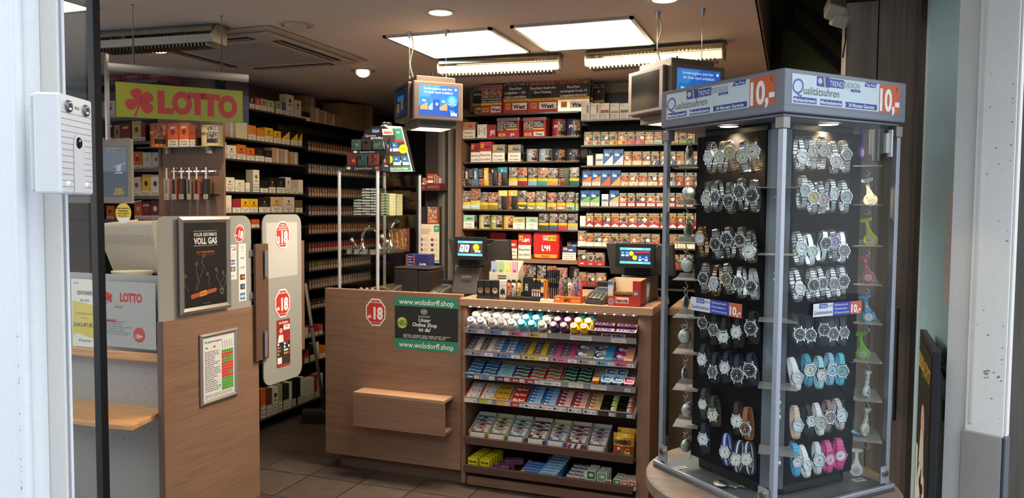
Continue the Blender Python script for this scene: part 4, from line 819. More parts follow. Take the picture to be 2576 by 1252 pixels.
# ================================================================== wall shelving and tobacco goods
def cname(rgb): return rgb
UNIT_Y = 5.20
def shelving(name, x0, x1, zs, label, y0=UNIT_Y, depth=.25, left=None, right=None, woodz=()):
 t = empty(name, ((x0 + x1) / 2, y0, 0), 0, label, 'shelving'); X = (x0 + x1) / 2
 f = MB(); f.box(x0 - X, depth - .012, .0, x1 - X, depth - .002, zs[0] + .22, SHELFBLK); f.build('back_panel', t)
 if left: f = MB(); f.box(x0 - X - left, -.03, 0, x0 - X, depth, zs[0] + .05, WOODV); f.build('side_panel', t)
 if right: f = MB(); f.box(x1 - X, -.0, 0, x1 - X + right, depth, zs[0] + .05, SHELFBLK); f.build('side_panel', t)
 for i, z in enumerate(zs):
  wz = i in woodz; f = MB(); f.box(x0 - X + .002, -.006, z - (.028 if wz else .008), x1 - X - .002, depth - .012, z, WOOD if wz else SHELFBLK); o = f.build('shelf', t)
  if not wz:
   g = MB(); g.box(x0 - X + .004, -.012, z - .006, x1 - X - .004, -.007, z + .005, mat('4c4138', .3, 0, 0, .4));
   n_ = int((x1 - x0) / .062)
   g.build('price_rail', o)
 return t
def pk(w, h, d=.022):
 """start a pack: body corner to corner, face on the front; origin bottom centre of the front"""
 f = MB(); f.w, f.h, f.d = w, h, d; return f
def fin(f, name): return f.mesh(name)
def cig(w, h, base, logo, lc='f2efe6', style='plain', ph=0, band='e0b02c', side=None):
 """cigarette pack with black warning band, yellow line, picture, brand field"""
 f = pk(w, h); f.box(-w / 2, 0, 0, w / 2, .024, h, side or base); f.face((-w / 2, 0, 0))
 b0 = h * .34
 if style == 'tallwarn':
  f.rect(0, b0, w, h * .4, band, 1); f.rect(0, h * .4, w, h * .62, '15120f', 1); f.lines(w * .06, h * .42, w * .95, h * .6, 3, 'd9d5cc', 2, .45, .3, 5); f.rect(0, h * .62, w, h, PH[ph], 1)
 else:
  f.rect(0, h * .8, w, h, '15120f', 1); f.lines(w * .05, h * .83, w * .97, h * .97, 2, 'd9d5cc', 2, .5, .2, ph + 1); f.rect(0, h * .76, w, h * .8, band, 1)
  f.rect(0, b0, w, h * .76, PH[ph], 1); f.disc(w * (.4 + .1 * ph), h * .54, w * .2, ['e2bda2', '3a2a24', 'b5654a', 'e8ddd2'][ph], 2, 12, h * .12)
 f.rect(0, 0, w, b0, base, 1)
 if style == 'chevron': f.pg([(w * .04, 0), (w * .96, 0), (w * .96, h * .1), (w * .5, h * .26), (w * .04, h * .1)], 'efe9dc', 2)
 elif style == 'box': f.rect(w * .12, h * .08, w * .9, h * .26, 'efe6d8', 2)
 elif style == 'blob': f.disc(w * .7, h * .2, w * .24, 'b03328', 2, 12, h * .12)
 elif style == 'stripe': f.pg([(w * .1, 0), (w * .3, 0), (w * .55, h * .32), (w * .35, h * .32)], 'd8cfc2', 2)
 elif style == 'frame': f.pg([(w * .12, h * .05), (w * .88, h * .05), (w * .7, h * .22), (w * .3, h * .22)], 'd4c7a0', 2)
 if logo: f.text(logo, w / 2, h * (.17 if style == 'box' else .16), h * .085, lc, w * .8, 3, .03)
 return f
def ecig(w, h, c2, warn=True, base='1c4f86'):
 """blue e-cigarette pack with diagonal colour field"""
 f = pk(w, h); f.box(-w / 2, 0, 0, w / 2, .024, h, base); f.face((-w / 2, 0, 0)); z0 = h * .27 if warn else 0
 f.rect(0, z0, w, h, base, 1); f.pg([(0, z0 + h * .08), (w, h * .66), (w, z0), (0, z0)], c2, 2); f.rect(0, h * .93, w, h, '12305c', 2)
 f.text('blu', w * .38, h * .68, h * .15, 'f0f3f7', w * .5, 3, .05); f.text('my', w * .3, h * .82, h * .07, '7fc0ea', None, 3)
 f.pg([(w * .6, h * .66), (w * .78, h * .6), (w * .96, h * .72), (w * .82, h * .78)], '111318', 3)
 if warn: f.rect(w * .03, h * .02, w * .97, z0 - h * .01, 'e6dfcf', 2); f.lines(w * .08, h * .05, w * .9, z0 - h * .04, 3, '5a4a30', 3, .5, .2)
 return f
def podpack(w, h, kind, bar_='8a5a3a'):
 f = pk(w, h); f.box(-w / 2, 0, 0, w / 2, .026, h, 'e6ded0'); f.face((-w / 2, 0, 0))
 f.text('JUUL', w * .28, h * .86, h * .07, '6a6258', w * .35, 2, .01)
 if kind: f.rect(w * .64, h * .42, w * .84, h * .9, mat('5a5048', .3, .4), 2)
 else:
  for i in range(4): f.rect(w * (.08 + .22 * i), h * .42, w * (.27 + .22 * i), h * .6, bar_, 2); f.rect(w * (.08 + .22 * i), h * .42, w * (.27 + .22 * i), h * .49, '2a221c', 3)
 f.rect(w * .03, h * .02, w * .97, h * .38, 'ded5c5', 1); f.lines(w * .08, h * .06, w * .9, h * .36, 5, '7a7062', 2, .4, .3); return f
def warnbox(w, h, base, logo, lc='f2ece0', d=.06, tag_=None, top=.46, txt=('Rauchen', 'ist tödlich'), lid=None, side=None):
 """card box: brand field above, white warning field below"""
 f = pk(w, h); f.box(-w / 2, 0, 0, w / 2, d, h, side or base); f.face((-w / 2, 0, 0)); f.rect(0, 0, w, h * (1 - top), 'e9dfcc', 1); f.rect(0, h * (1 - top), w, h, base, 1)
 n_ = len(txt)
 for i, s in enumerate(txt): f.text(s, w / 2, h * (1 - top) * (1 - (i + .8) / (n_ + .6)), h * (.11 if n_ < 3 else .09), '2a2622', w * .86, 2, .018)
 if logo: f.text(logo, w * .6, h * (1 - top * .55), h * top * .3, lc, w * .55, 2, .04)
 if tag_: f.rect(w * .06, h * (1 - top * .6), w * .36, h * (1 - top * .18), 'e0a82c', 2); f.text(tag_, w * .21, h * (1 - top * .4), h * top * .22, '7a1c14', w * .26, 3, .03)
 if lid: f.box(-w / 2 - .002, -.002, h * .93, w / 2 + .002, d + .002, h, lid)
 if d > .03:   # printed side to the right
  f.face((w / 2, 0, 0), (0, 1, 0), (0, 0, 1)); f.rect(d * .1, 0, d * .9, h * .16, 'd8a62c', 1); f.rect(d * .1, h * .16, d * .9, h * .5, '1a1613', 1); f.rect(d * .1, h * .5, d * .9, h * .92, PH[1], 1)
 return f
def tub(w, h, base, logo, pic=0, d=.09, tag_='49', lc='2a2020', lid='b8322a', wide=False):
 f = pk(w, h); f.prism(rr_pts(-w / 2, 0, w / 2, d, .008), base, 0, h * .9); f.prism(rr_pts(-w / 2 - .004, -.004, w / 2 + .004, d + .004, .01), mat('7d6e68', .3, 0, 0, .5), h * .86, h); f.face((-w / 2, -.0045, 0)); f.rect(.004, h * .92, w - .004, h * .96, lid, 1)
 f.face((-w / 2, 0, 0))
 if wide:
  f.rect(w * .03, h * .4, w * .45, h * .84, PH[pic], 1); f.rect(w * .45, h * .48, w * .92, h * .84, '181412', 1); f.rect(w * .45, h * .4, w * .92, h * .47, 'e0b02c', 1)
  for i, s in enumerate(('Rauchen', 'schädigt Zähne', 'und Zahnfleisch')): f.text(s, w * .48, h * (.77 - .1 * i), h * .075, 'e8e2d8', w * .42, 2, .02, al='l')
 else:
  f.rect(w * .06, h * .56, w * .94, h * .85, PH[pic], 1); f.rect(w * .02, h * .4, w * .98, h * .57, '181412', 1); f.rect(w * .02, h * .33, w * .98, h * .4, 'e0b02c', 1)
  for i, s in enumerate(('Rauchen verursacht Mund-', 'Rachen- und Kehlkopfkrebs')): f.text(s, w * .5, h * (.53 - .08 * i), h * .05, 'e8e2d8', w * .9, 2, .02)
 f.rect(w * .08, h * .1, w * .38, h * .24, 'd99a3a', 1); f.text(tag_, w * .23, h * .17, h * .09, '5c1a10', w * .26, 2, .02)
 if logo == 'West': f.rect(w * .48, h * .08, w * .92, h * .28, 'ece4d6', 1)
 f.text(logo, w * .7, h * .18, h * .12, lc, w * .4, 2, .04); return f
def tin(w, h, base, logo, lc='efe8da', pic=0):
 r = w / 2; f = pk(w, h); f.lathe([(r, 0), (r, h * .96), (r * 1.02, h * .965), (r * 1.02, h), (r * .9, h)], base, 24, (0, r))
 def cv(a0, a1, v0, v1, m, l):
  k = 6; vs = []
  for i in range(k + 1):
   a = math.radians(a0 + (a1 - a0) * i / k); R_ = r + .0004 * l
   vs += [(R_ * math.sin(a), r - R_ * math.cos(a), v0), (R_ * math.sin(a), r - R_ * math.cos(a), v1)]
  f.raw(vs, [(2 * i, 2 * i + 2, 2 * i + 3, 2 * i + 1) for i in range(k)], m)
 cv(-60, 10, h * .1, h * .9, base, 1); cv(10, 70, h * .35, h * .92, PH[pic], 1); cv(10, 70, h * .14, h * .35, '181412', 1); cv(-70, 70, 0, h * .12, 'e0b02c', 1)
 f.face((-r, -.0012, 0)); f.text(logo, w * .4, h * .6, h * .14, lc, w * .3, 1, .03); return f
def pouch(w, h, base, logo, lc='efe8da', pic=0, style=0, seed=0):
 """soft tobacco pouch, slightly bulged with crimped top"""
 f = pk(w, h); rd = random.Random(seed); nx, nz_ = 5, 7; F = []
 for j in range(nz_ + 1):
  for i in range(nx + 1):
   u, v = i / nx, j / nz_; b_ = math.sin(math.pi * u) ** .6 * math.sin(math.pi * min(1, v * 1.02 + .03)) ** .6
   F.append((-w / 2 + w * u, -.009 * b_ - rd.uniform(0, .0012), h * v + (rd.uniform(-.001, .001) if 0 < j < nz_ else 0)))
 n1 = nx + 1; bk_ = [(x, .010 - (y + .004) * .8 + .004, z) for x, y, z in F]
 rows = {'a': [(0, 'base'), (.3, 'band'), (.36, 'blk'), (.6, 'ph')]}
 def colr(v, u):
  if style == 1: return base if u > .6 else ('15120f' if v > .45 else PH[pic])
  if style == 2: return base if v > .7 else (PH[pic] if u < .5 else '15120f')
  return base if v < .29 else ('e0b02c' if v < .4 else ('15120f' if v < .62 else PH[pic]))
 for j in range(nz_):
  for i in range(nx):
   q_ = (F[j * n1 + i], F[j * n1 + i + 1], F[(j + 1) * n1 + i + 1], F[(j + 1) * n1 + i]); f.raw(q_, [(0, 1, 2, 3)], colr((j + .5) / nz_, (i + .5) / nx))
 for j in range(nz_):
  for i in range(nx): f.raw((bk_[j * n1 + i], bk_[j * n1 + i + 1], bk_[(j + 1) * n1 + i + 1], bk_[(j + 1) * n1 + i]), [(3, 2, 1, 0)], base)
 e = list(range(n1)); per = e + [k * n1 + nx for k in range(1, nz_ + 1)] + [nz_ * n1 + i for i in range(nx - 1, -1, -1)] + [k * n1 for k in range(nz_ - 1, 0, -1)]
 for a, c in zip(per, per[1:] + per[:1]): f.raw((F[a], F[c], bk_[c], bk_[a]), [(3, 2, 1, 0)], base)
 f.face((-w / 2, -.0115, 0))
 if style == 1:
  f.text(logo, w * .78, h * .62, w * .2, lc, h * .5, 1, .04, rot=math.pi / 2); f.lines(w * .1, h * .5, w * .55, h * .95, 5, 'cfc8bc', 1, .3, .2, seed)
 elif style == 2:
  f.text(logo, w * .5, h * .84, h * .14, lc, w * .7, 1, .04)
 else:
  f.text(logo, w * .5, h * .15, h * .11, lc, w * .8, 1, .03); f.lines(w * .1, h * .45, w * .9, h * .58, 3, 'cfc8bc', 1, .4, .2, seed)
 return f
_PM = {}
def put(mesh, name, x, y, z, rz, label, cat, group, tilt=0):
 o = bpy.data.objects.new(name, mesh); COL.objects.link(o); o.location = (x, y, z); o.rotation_euler = (0, tilt, rz)
 return tag(o, label, cat, group)
ROWS = {}
def row(wall, pos, zb, items, group, where, name_default='cigarette_pack', cat='cigarette pack', gap=.001):
 """items: (px left, px right, px top, maker(w, h) -> MB, look, [kind, category]) standing on height zb of wall ('y' faces the street, 'x' faces +x)"""
 for i, it in enumerate(items):
  pl, pr_, pt, mk, look = it[:5]; nm, ct = (it[5], it[6]) if len(it) > 6 else (name_default, cat)
  extra = it[7] if len(it) > 7 else {}
  ps = pos + extra.get('back', 0)
  if wall == 'y': a, c = ay(ps, pl, pt), ay(ps, pr_, pt); w = c.x - a.x - gap; h = a.z - zb; x, y, rz = (a.x + c.x) / 2, ps, 0
  else: a, c = ax(ps, pl, pt), ax(ps, pr_, pt); w = c.y - a.y - gap; h = a.z - zb; x, y, rz = ps, (a.y + c.y) / 2, math.pi / 2
  h = round(h, 3); w = round(w, 3); key = (mk, w, h)
  mb_ = mk(w, h)
  if nm in ('tobacco_pouch', 'refill_bag'): mb_.v = [v + Vector((0, .0135, 0)) for v in mb_.v]
  me = mb_.mesh(nm)
  put(me, nm, x, y, zb + .0004, rz + extra.get('rz', 0), '%s, %s from left on %s' % (look, ordw(i), where), ct, group, extra.get('tilt', 0))

# ---- centre unit: pouches, boxes, tubs
CXL, CXR = ay(UNIT_Y, 1164, 450).x, ay(UNIT_Y, 1456, 450).x
CZ = [ay(UNIT_Y, 1300, y).z for y in (286.5, 347, 408, 468.5, 529, 578)] + [ay(UNIT_Y, 1360, 652).z, ay(UNIT_Y, 1360, 727).z]
shelving('tobacco_shelving', CXL, CXR, CZ, 'black shelving of tobacco pouches and tubs in the middle of the back wall', left=.045, woodz=(6,))
RXR = ay(UNIT_Y, 1775, 450).x
RZs = [ay(UNIT_Y, 1540, y).z for y in (301, 366, 417.5, 469, 520.5, 572, 622, 671, 722)]
shelving('cigarette_shelving', CXR + .012, RXR, RZs, 'black shelving of cigarette packs right of the tobacco pouches', right=.02)

K4 = 4.817
def c5(a, b_, t_): return 1400 + a / K4, 1400 + b_ / K4, 180 + t_ / K4
def c7(a, b_, t_): return 1400 + a / K4, 1400 + b_ / K4, 400 + t_ / K4
def c4(a, b_, t_): return 1140 + a / K4, 1140 + b_ / K4, 180 + t_ / K4
def c6(a, b_, t_): return 1140 + a / K4, 1140 + b_ / K4, 400 + t_ / K4
G = 'cigarette packs on the shelving behind the tills'
U = 'shelf behind right till'
L_ = []
for (a, b_, k, bc, lk) in ((300, 405, 1, '', 'white pack with grey vaporiser'), (412, 525, 1, '', 'white pack with pale vaporiser'), (530, 640, 0, '8a4a2e', 'white pod pack with brown row'), (650, 762, 0, 'd9c48a', 'white pod pack with cream row'), (768, 878, 0, '2a7a5c', 'white pod pack with dark green row'), (885, 1000, 0, '7a9a3a', 'white pod pack with light green row'), (1006, 1110, 0, '8a4a2e', 'white pod pack half behind the screen')):
 L_.append((*c5(a, b_, 385), (lambda w, h, k=k, bc=bc: podpack(w, h, k, bc)), lk))
row('y', UNIT_Y, RZs[0], L_, G, 'top ' + U)
MINT, YEL, ORG = '9fb89a', 'd6b23a', 'c8603a'
L_ = []
sp = [(335, 432, MINT, 'blob', '', 'mint green pack', 0), (437, 535, MINT, 'blob', '', 'mint green pack', 1), (540, 633, MINT, 'blob', '', 'pale mint pack', 3), (640, 738, YEL, 'blob', '', 'yellow pack', 1), (745, 852, YEL, 'blob', '', 'yellow pack', 0), (856, 952, ORG, 'blob', '', 'orange red pack', 1), (958, 1070, 'c06a62', 'blob', '', 'salmon pink pack', 3), (1076, 1178, 'd2a878', '', 'PUEBLO', 'beige pack', 0), (1185, 1282, 'a9c4ae', '', 'PUEBLO', 'pale green pack', 2), (1330, 1390, '9aa068', '', '', 'olive pack', 1), (1397, 1480, 'd89a60', '', 'PUEBLO', 'apricot pack', 0), (1486, 1580, '8f9b62', '', '', 'green pack', 1), (1586, 1680, '7d8a52', '', '', 'dark green pack', 0)]
for a, b_, c, st, lg, lk, ph in sp: L_.append((*c5(a, b_, 728), (lambda w, h, c=c, st=st, lg=lg, ph=ph: cig(w, h, c, lg, '3a5a3a', st, ph)), lk))
row('y', UNIT_Y, RZs[1], L_, G, 'second ' + U)
L_ = [(*c5(370, 440, 1018), lambda w, h: warnbox(w, h, 'e6dcc6', '', d=.02, top=.8, txt=('',)), 'small cream pack'), (*c5(475, 565, 998), lambda w, h: podpack(w, h, 0, '2f7fb0'), 'white and blue starter pack'),
 (*c5(570, 687, 942), lambda w, h: ecig(w, h, 'c9d0d8', 0, '2a5f96'), 'blue and silver pack'), (*c5(690, 812, 940), lambda w, h: ecig(w, h, 'b9c4cf', 0, '2a5f96'), 'blue and pale silver pack')]
for a, b_, c, ph, lk in ((818, 912, 'd8b078', 0, 'sand coloured pack'), (920, 1035, 'dcb583', 2, 'wide sand coloured pack'), (1042, 1142, 'd3aa72', 3, 'sand coloured pack'), (1150, 1247, '3c5573', 1, 'dark blue pack'), (1257, 1350, '36506e', 0, 'dark blue pack'), (1360, 1450, '40597a', 3, 'steel blue pack'), (1455, 1550, 'b98f5e', 2, 'tan pack'), (1556, 1650, '7a8a96', 1, 'grey blue pack'), (1656, 1760, '3c5573', 0, 'dark blue pack')):
 L_.append((*c5(a, b_, 965), (lambda w, h, c=c, ph=ph: cig(w, h, c, '', 'e8dcc6', 'frame' if 'd' == c[0] else 'stripe', ph)), lk))
row('y', UNIT_Y, RZs[2], L_, G, 'third ' + U)
L_ = [(*c7(312, 425, 140), lambda w, h: ecig(w, h, 'c8682c'), 'blue and orange pack'), (*c7(428, 538, 138), lambda w, h: ecig(w, h, 'cf7a3c'), 'blue and light orange pack'), (*c7(540, 656, 135), lambda w, h: ecig(w, h, 'b9552a', 0), 'blue and rust pack'), (*c7(660, 778, 135), lambda w, h: ecig(w, h, 'c98f4e', 0), 'blue and amber pack')]
for a, b_, c, ph, lk in ((782, 875, 'd9a86a', 2, 'beige pack'), (880, 995, 'd6b488', 0, 'wide beige pack'), (1000, 1103, 'cdb492', 2, 'beige pack'), (1107, 1228, 'd0b58c', 3, 'wide beige pack'), (1233, 1320, 'b04a3a', 0, 'red pack'), (1343, 1445, '7f95ae', 1, 'light blue pack'), (1450, 1545, '9a3a32', 2, 'dark red pack'), (1550, 1660, 'b3493c', 0, 'red pack'), (1664, 1760, 'a8403a', 3, 'red pack')):
 L_.append((*c7(a, b_, 162), (lambda w, h, c=c, ph=ph: cig(w, h, c, 'JPS', 'f0e8da' if c[0] != 'd' else '8a5a30', 'stripe', ph)), lk))
row('y', UNIT_Y, RZs[3], L_, G, 'fourth ' + U)
L_ = [(*c7(292, 405, 378), lambda w, h: ecig(w, h, '6a9c34'), 'blue and green pack'), (*c7(408, 524, 378), lambda w, h: ecig(w, h, '78a83a'), 'blue and green pack'), (*c7(547, 628, 425), lambda w, h: podpack(w, h, 0, '1f5f96'), 'small white starter pack'), (*c7(642, 757, 378), lambda w, h: ecig(w, h, 'd29a66'), 'blue and peach pack')]
for a, b_, ph in ((760, 852, 0), (858, 957, 1), (963, 1084, 3), (1088, 1204, 0), (1208, 1320, 1), (1340, 1440, 3), (1446, 1550, 2), (1556, 1660, 0)):
 L_.append((*c7(a, b_, 408), (lambda w, h, ph=ph: cig(w, h, 'a83a34', 'West', '1c1614', 'box', ph, side='9c332c')), 'red pack with cream label'))
row('y', UNIT_Y, RZs[4], L_, G, 'fifth ' + U)
L_ = [(*c7(285, 352, 688), lambda w, h: warnbox(w, h, 'e6dcc6', '', d=.02, top=.8, txt=('',)), 'small cream pack with yellow mark')]
for a, b_, ph, st in ((358, 450, 0, 1), (457, 555, 2, 0), (560, 658, 3, 0), (663, 762, 2, 0), (765, 865, 1, 0), (868, 986, 0, 0), (988, 1110, 3, 0), (1112, 1250, 2, 0), (1256, 1355, 3, 0), (1362, 1460, 2, 0), (1466, 1560, 0, 0), (1566, 1665, 1, 0), (1670, 1770, 2, 0)):
 L_.append((*c7(a, b_, 652), (lambda w, h, ph=ph: cig(w, h, 'a32a2e', '', 'f0e8da', 'chevron', ph)), 'red pack with white chevron'))
row('y', UNIT_Y, RZs[5], L_, G, 'sixth ' + U)
L_ = []
for a, b_, t_, ph, st in ((258, 352, 865, 0, 0), (355, 449, 895, 2, 1), (453, 552, 893, 3, 1), (556, 657, 897, 0, 0), (660, 762, 898, 1, 0), (765, 887, 900, 1, 0), (893, 1017, 903, 0, 0), (1018, 1147, 904, 3, 0), (1152, 1252, 905, 2, 0), (1290, 1362, 908, 0, 0), (1368, 1466, 908, 2, 0), (1470, 1570, 908, 1, 0), (1576, 1680, 908, 3, 0)):
 L_.append((*c7(a, b_, t_), (lambda w, h, ph=ph: cig(w, h, 'e0d4ba', '', 'f0e8da', 'chevron' if ph != 1 else 'frame', ph, 'd9aa30')), 'cream pack with pale chevron'))
row('y', UNIT_Y, RZs[6], L_, G, 'seventh ' + U)
c9 = lambda a, b_, t_: (1380 + a / 5.9625, 1380 + b_ / 5.9625, 570 + t_ / 5.9625)
L_ = []
for a, b_, t_, ph in ((437, 566, 345, 3), (569, 692, 380, 1), (695, 845, 385, 1)): L_.append((*c9(a, b_, t_), (lambda w, h, ph=ph: cig(w, h, 'ab302a', 'L&M', 'f0e8da', '', ph)), 'red pack with cream letters'))
for a, b_ in ((1500, 1590), (1595, 1690), (1870, 1960), (1965, 2060), (2065, 2160)): L_.append((*c9(a, b_, 415), (lambda w, h: cig(w, h, '9a3a2e', '', 'f0e8da', 'blob', 1)), 'red and black pack'))
row('y', UNIT_Y, RZs[7], L_, G, 'eighth ' + U)
L_ = []
for a, b_, t_, ph in ((455, 572, 676, 2), (577, 705, 690, 3), (709, 866, 686, 0)): L_.append((*c9(a, b_, t_), (lambda w, h, ph=ph: cig(w, h, '8a3a2a', '', 'f0e8da', 'blob', ph)), 'orange and black pack'))
row('y', UNIT_Y, RZs[8], L_, G, 'bottom ' + U)

# ---- centre unit goods
G = 'tobacco goods on the middle shelving'; U = 'middle shelving'
def bag(w, h, base, l1, l2, l3, pic, chrome=False, lc='e6e0d4'):
 f = pouch(w, h, base, '', 'efe8da', pic, 0, int(w * 1e4) % 97); f.face((-w / 2, -.0118, 0)); f.rect(0, h * .45, w, h * .84, '17130f', 0)
 for i, s in enumerate((l1, l2, l3)):
  if s: f.text(s, w * .5, h * (.76 - .125 * i), h * .085, lc, w * .86, 2, .012)
 f.rect(0, h * .37, w, h * .45, 'd9a62c', 0); f.lines(w * .05, h * .385, w * .95, h * .44, 2, '5a3a10', 2, .4, .1); f.rect(0, h * .02, w, h * .37, base, 0)
 f.rect(w * .1, h * .14, w * .3, h * .32, 'd98a2c', 1); f.text('57', w * .2, h * .23, h * .08, '7a1c14', w * .15, 2, .03); f.rect(w * .38, h * .12, w * .97, h * .32, 'ece4d6', 1); f.text('West', w * .66, h * .215, h * .13, '1c1614', w * .5, 2, .045); return f
row('y', UNIT_Y, CZ[0], [
 (*c4(240, 345, 185), lambda w, h: bag(w, h, '2a2420', 'Rauchen', '', '', 1), 'black refill bag', 'refill_bag', 'tobacco bag', {'back': .12}),
 (*c4(335, 595, 172), lambda w, h: tub(w, h, 'a82a26', 'West', 0, .1), 'red tobacco tub', 'tobacco_tub', 'tobacco tub'),
 (*c4(608, 903, 112), lambda w, h: bag(w, h, 'a52a24', 'Rauchen', 'aufgeben – für', 'Leben weiterleben', 3), 'big red bag with grey top', 'refill_bag', 'tobacco bag'),
 (*c4(908, 1268, 108), lambda w, h: bag(w, h, 'b02e28', 'Rauchen bedroht', 'Ihre Potenz', '', 2), 'big bright red bag', 'refill_bag', 'tobacco bag'),
 (*c5(18, 398, 92), lambda w, h: bag(w, h, mat('c9bda8', .22, .5), 'Rauchen', 'verursacht 9 von 10', 'Lungenkarzinomen', 2), 'big silver bag', 'refill_bag', 'tobacco bag'),
 (*c5(330, 440, 100), lambda w, h: bag(w, h, '2a221e', 'gt', '', '', 1), 'black bag', 'refill_bag', 'tobacco bag', {'back': .07}),
 (*c5(445, 580, 148), lambda w, h: bag(w, h, '241e1b', 'gt', '', '', 1), 'black crumpled bag', 'refill_bag', 'tobacco bag', {'back': .14})], G, 'top of ' + U)
def sideways(w, h):
 f = pk(w, h); f.box(-w / 2, 0, 0, w / 2, .06, h, 'e9dfcc'); f.face((-w / 2, 0, 0))
 for i, s in enumerate(('Rauchen', 'ist', 'tödlich')): f.text(s, w * (.8 - .3 * i), h * .5, w * .17, '2a2622', h * .85, 2, .02, rot=-math.pi / 2)
 return f
row('y', UNIT_Y, CZ[1], [
 (*c4(120, 268, 615), lambda w, h: warnbox(w, h, 'c88a62', 'JPS', '8a2a20', .05), 'copper coloured box', 'tobacco_box', 'tobacco box'),
 (*c4(293, 407, 642), sideways, 'cream box lying on its side', 'tobacco_box', 'tobacco box'),
 (*c4(410, 520, 645), lambda w, h: warnbox(w, h, '9c2426', 'JPS', 'e8dccc', .05, top=1.0, txt=('',)), 'dark red box', 'tobacco_box', 'tobacco box'),
 (*c4(530, 800, 567), lambda w, h: tub(w, h, '9c2426', 'JPS', 1, .09, '44', 'e8dccc', '6a605a', True), 'wide dark red tub', 'tobacco_tub', 'tobacco tub'),
 (*c4(845, 1125, 560), lambda w, h: tub(w, h, 'a52a24', 'West', 0, .09, '59', '1c1614', 'c8362c', True), 'wide red tub with bright lid', 'tobacco_tub', 'tobacco tub'),
 (*c4(1178, 1348, 577), lambda w, h: tin(w, h, '9a2a28', 'JPS', pic=1), 'red tin', 'tobacco_tin', 'tobacco tin'),
 (*c5(105, 280, 577), lambda w, h: tin(w, h, '22305a', 'JPS', pic=0), 'blue tin', 'tobacco_tin', 'tobacco tin')], G, 'second row of ' + U)
row('y', UNIT_Y, CZ[2], [
 (*c4(215, 322, 870), lambda w, h: warnbox(w, h, '8a2028', 'West', '1c1614', .06, '14'), 'dark red box', 'tobacco_box', 'tobacco box'),
 (*c4(325, 465, 852), lambda w, h: warnbox(w, h, 'ac2a30', 'West', '1c1614', .06, '14', lid='b02e34'), 'red box', 'tobacco_box', 'tobacco box'),
 (*c4(475, 625, 885), lambda w, h: warnbox(w, h, '8f897a', 'West', '1c1614', .06, '9'), 'grey box', 'tobacco_box', 'tobacco box'),
 (*c4(665, 820, 888), lambda w, h: warnbox(w, h, '8f897a', 'West', '1c1614', .06, '9'), 'grey box', 'tobacco_box', 'tobacco box'),
 (*c4(872, 1005, 937), lambda w, h: tin(w, h, '8fa0ae', 'N', pic=0), 'pale blue tin', 'tobacco_tin', 'tobacco tin'),
 (*c4(1020, 1180, 937), lambda w, h: tin(w, h, '8fa0ae', 'N', pic=1), 'pale blue tin', 'tobacco_tin', 'tobacco tin'),
 (*c4(1190, 1350, 937), lambda w, h: tin(w, h, '232a36', 'P', pic=2), 'navy tin', 'tobacco_tin', 'tobacco tin'),
 (*c5(103, 270, 935), lambda w, h: tin(w, h, '232a36', 'P', pic=3), 'navy tin', 'tobacco_tin', 'tobacco tin')], G, 'third row of ' + U)
pz = []
for a, b_, t_, c, lg, st, lk, tl_ in ((82, 188, 112, '1a1613', 'DRUM', 1, 'black leaning pouch', -.05), (190, 296, 112, '2f6f8c', 'DRUM', 1, 'black and blue leaning pouch', -.08), (300, 425, 110, 'd2a02c', 'DRUM', 1, 'black and yellow leaning pouch', -.06), (430, 532, 108, '1a1613', '2', 2, 'black pouch with red mark', -.05), (538, 652, 98, '2a7f96', '2', 2, 'turquoise topped pouch', -.05), (665, 772, 100, 'd6b48a', '', 0, 'sand pouch', .02), (778, 892, 102, '8a2428', '', 0, 'dark red pouch', 0), (900, 1008, 103, '7fa0c4', '', 0, 'light blue pouch', .03), (1012, 1138, 105, '2f9080', '', 0, 'teal pouch', .05), (1132, 1262, 108, 'b98f58', '', 0, 'ochre pouch', .05), (1268, 1395, 105, '3a4426', '', 1, 'dark olive pouch', .05)):
 pz.append((*c6(a, b_, t_), (lambda w, h, c=c, lg=lg, st=st, s_=len(pz): pouch(w, h, c, lg, 'efe8da', s_ % 4, st, s_)), lk, 'tobacco_pouch', 'tobacco pouch', {'tilt': tl_ * .6}))
pz.append((*c7(152, 270, 100), lambda w, h: pouch(w, h, '1f5f58', '', 'efe8da', 1, 0, 33), 'dark teal pouch', 'tobacco_pouch', 'tobacco pouch', {}))
row('y', UNIT_Y, CZ[3], pz, G, 'fourth row of ' + U)
pz = []
for a, b_, t_, c, lg, st, lk in ((88, 200, 385, 'a9c4a8', 'AMERICAN', 0, 'mint pouch'), (203, 318, 345, 'a9c4a8', 'SPIRIT', 0, 'tall mint pouch'), (320, 412, 400, 'a08a30', '', 0, 'mustard pouch'), (416, 535, 402, '8f7a2c', '', 0, 'dark mustard pouch'), (540, 648, 380, 'd8bf5a', 'iL', 2, 'yellow topped pouch'), (660, 770, 378, 'd9a83a', 'iL', 2, 'amber topped pouch'), (776, 885, 382, '4a4a2c', 'Pepe', 0, 'dark green pouch'), (889, 992, 397, '8a8a58', 'Pepe', 0, 'sage pouch'), (996, 1118, 390, 'a5a47a', 'Pepe', 0, 'light sage pouch'), (1130, 1246, 405, 'd9a868', 'PUEBLO', 0, 'apricot pouch'), (1253, 1356, 402, 'c8744a', 'PUEBLO', 0, 'terracotta pouch')):
 pz.append((*c6(a, b_, t_), (lambda w, h, c=c, lg=lg, st=st, s_=len(pz): pouch(w, h, c, lg, 'efe8da' if c != 'd9a868' else '3a4a30', (s_ + 1) % 4, st, s_ + 20)), lk, 'tobacco_pouch', 'tobacco pouch'))
pz.append((*c7(108, 212, 397), lambda w, h: pouch(w, h, '9cc0aa', 'PUEBLO', '3a4a30', 3, 0, 43), 'mint pouch with dark letters', 'tobacco_pouch', 'tobacco pouch'))
pz.append((*c7(216, 262, 410), lambda w, h: pouch(w, h, '9cc0aa', '', '3a4a30', 3, 0, 44), 'narrow mint pouch', 'tobacco_pouch', 'tobacco pouch', {'back': .03}))
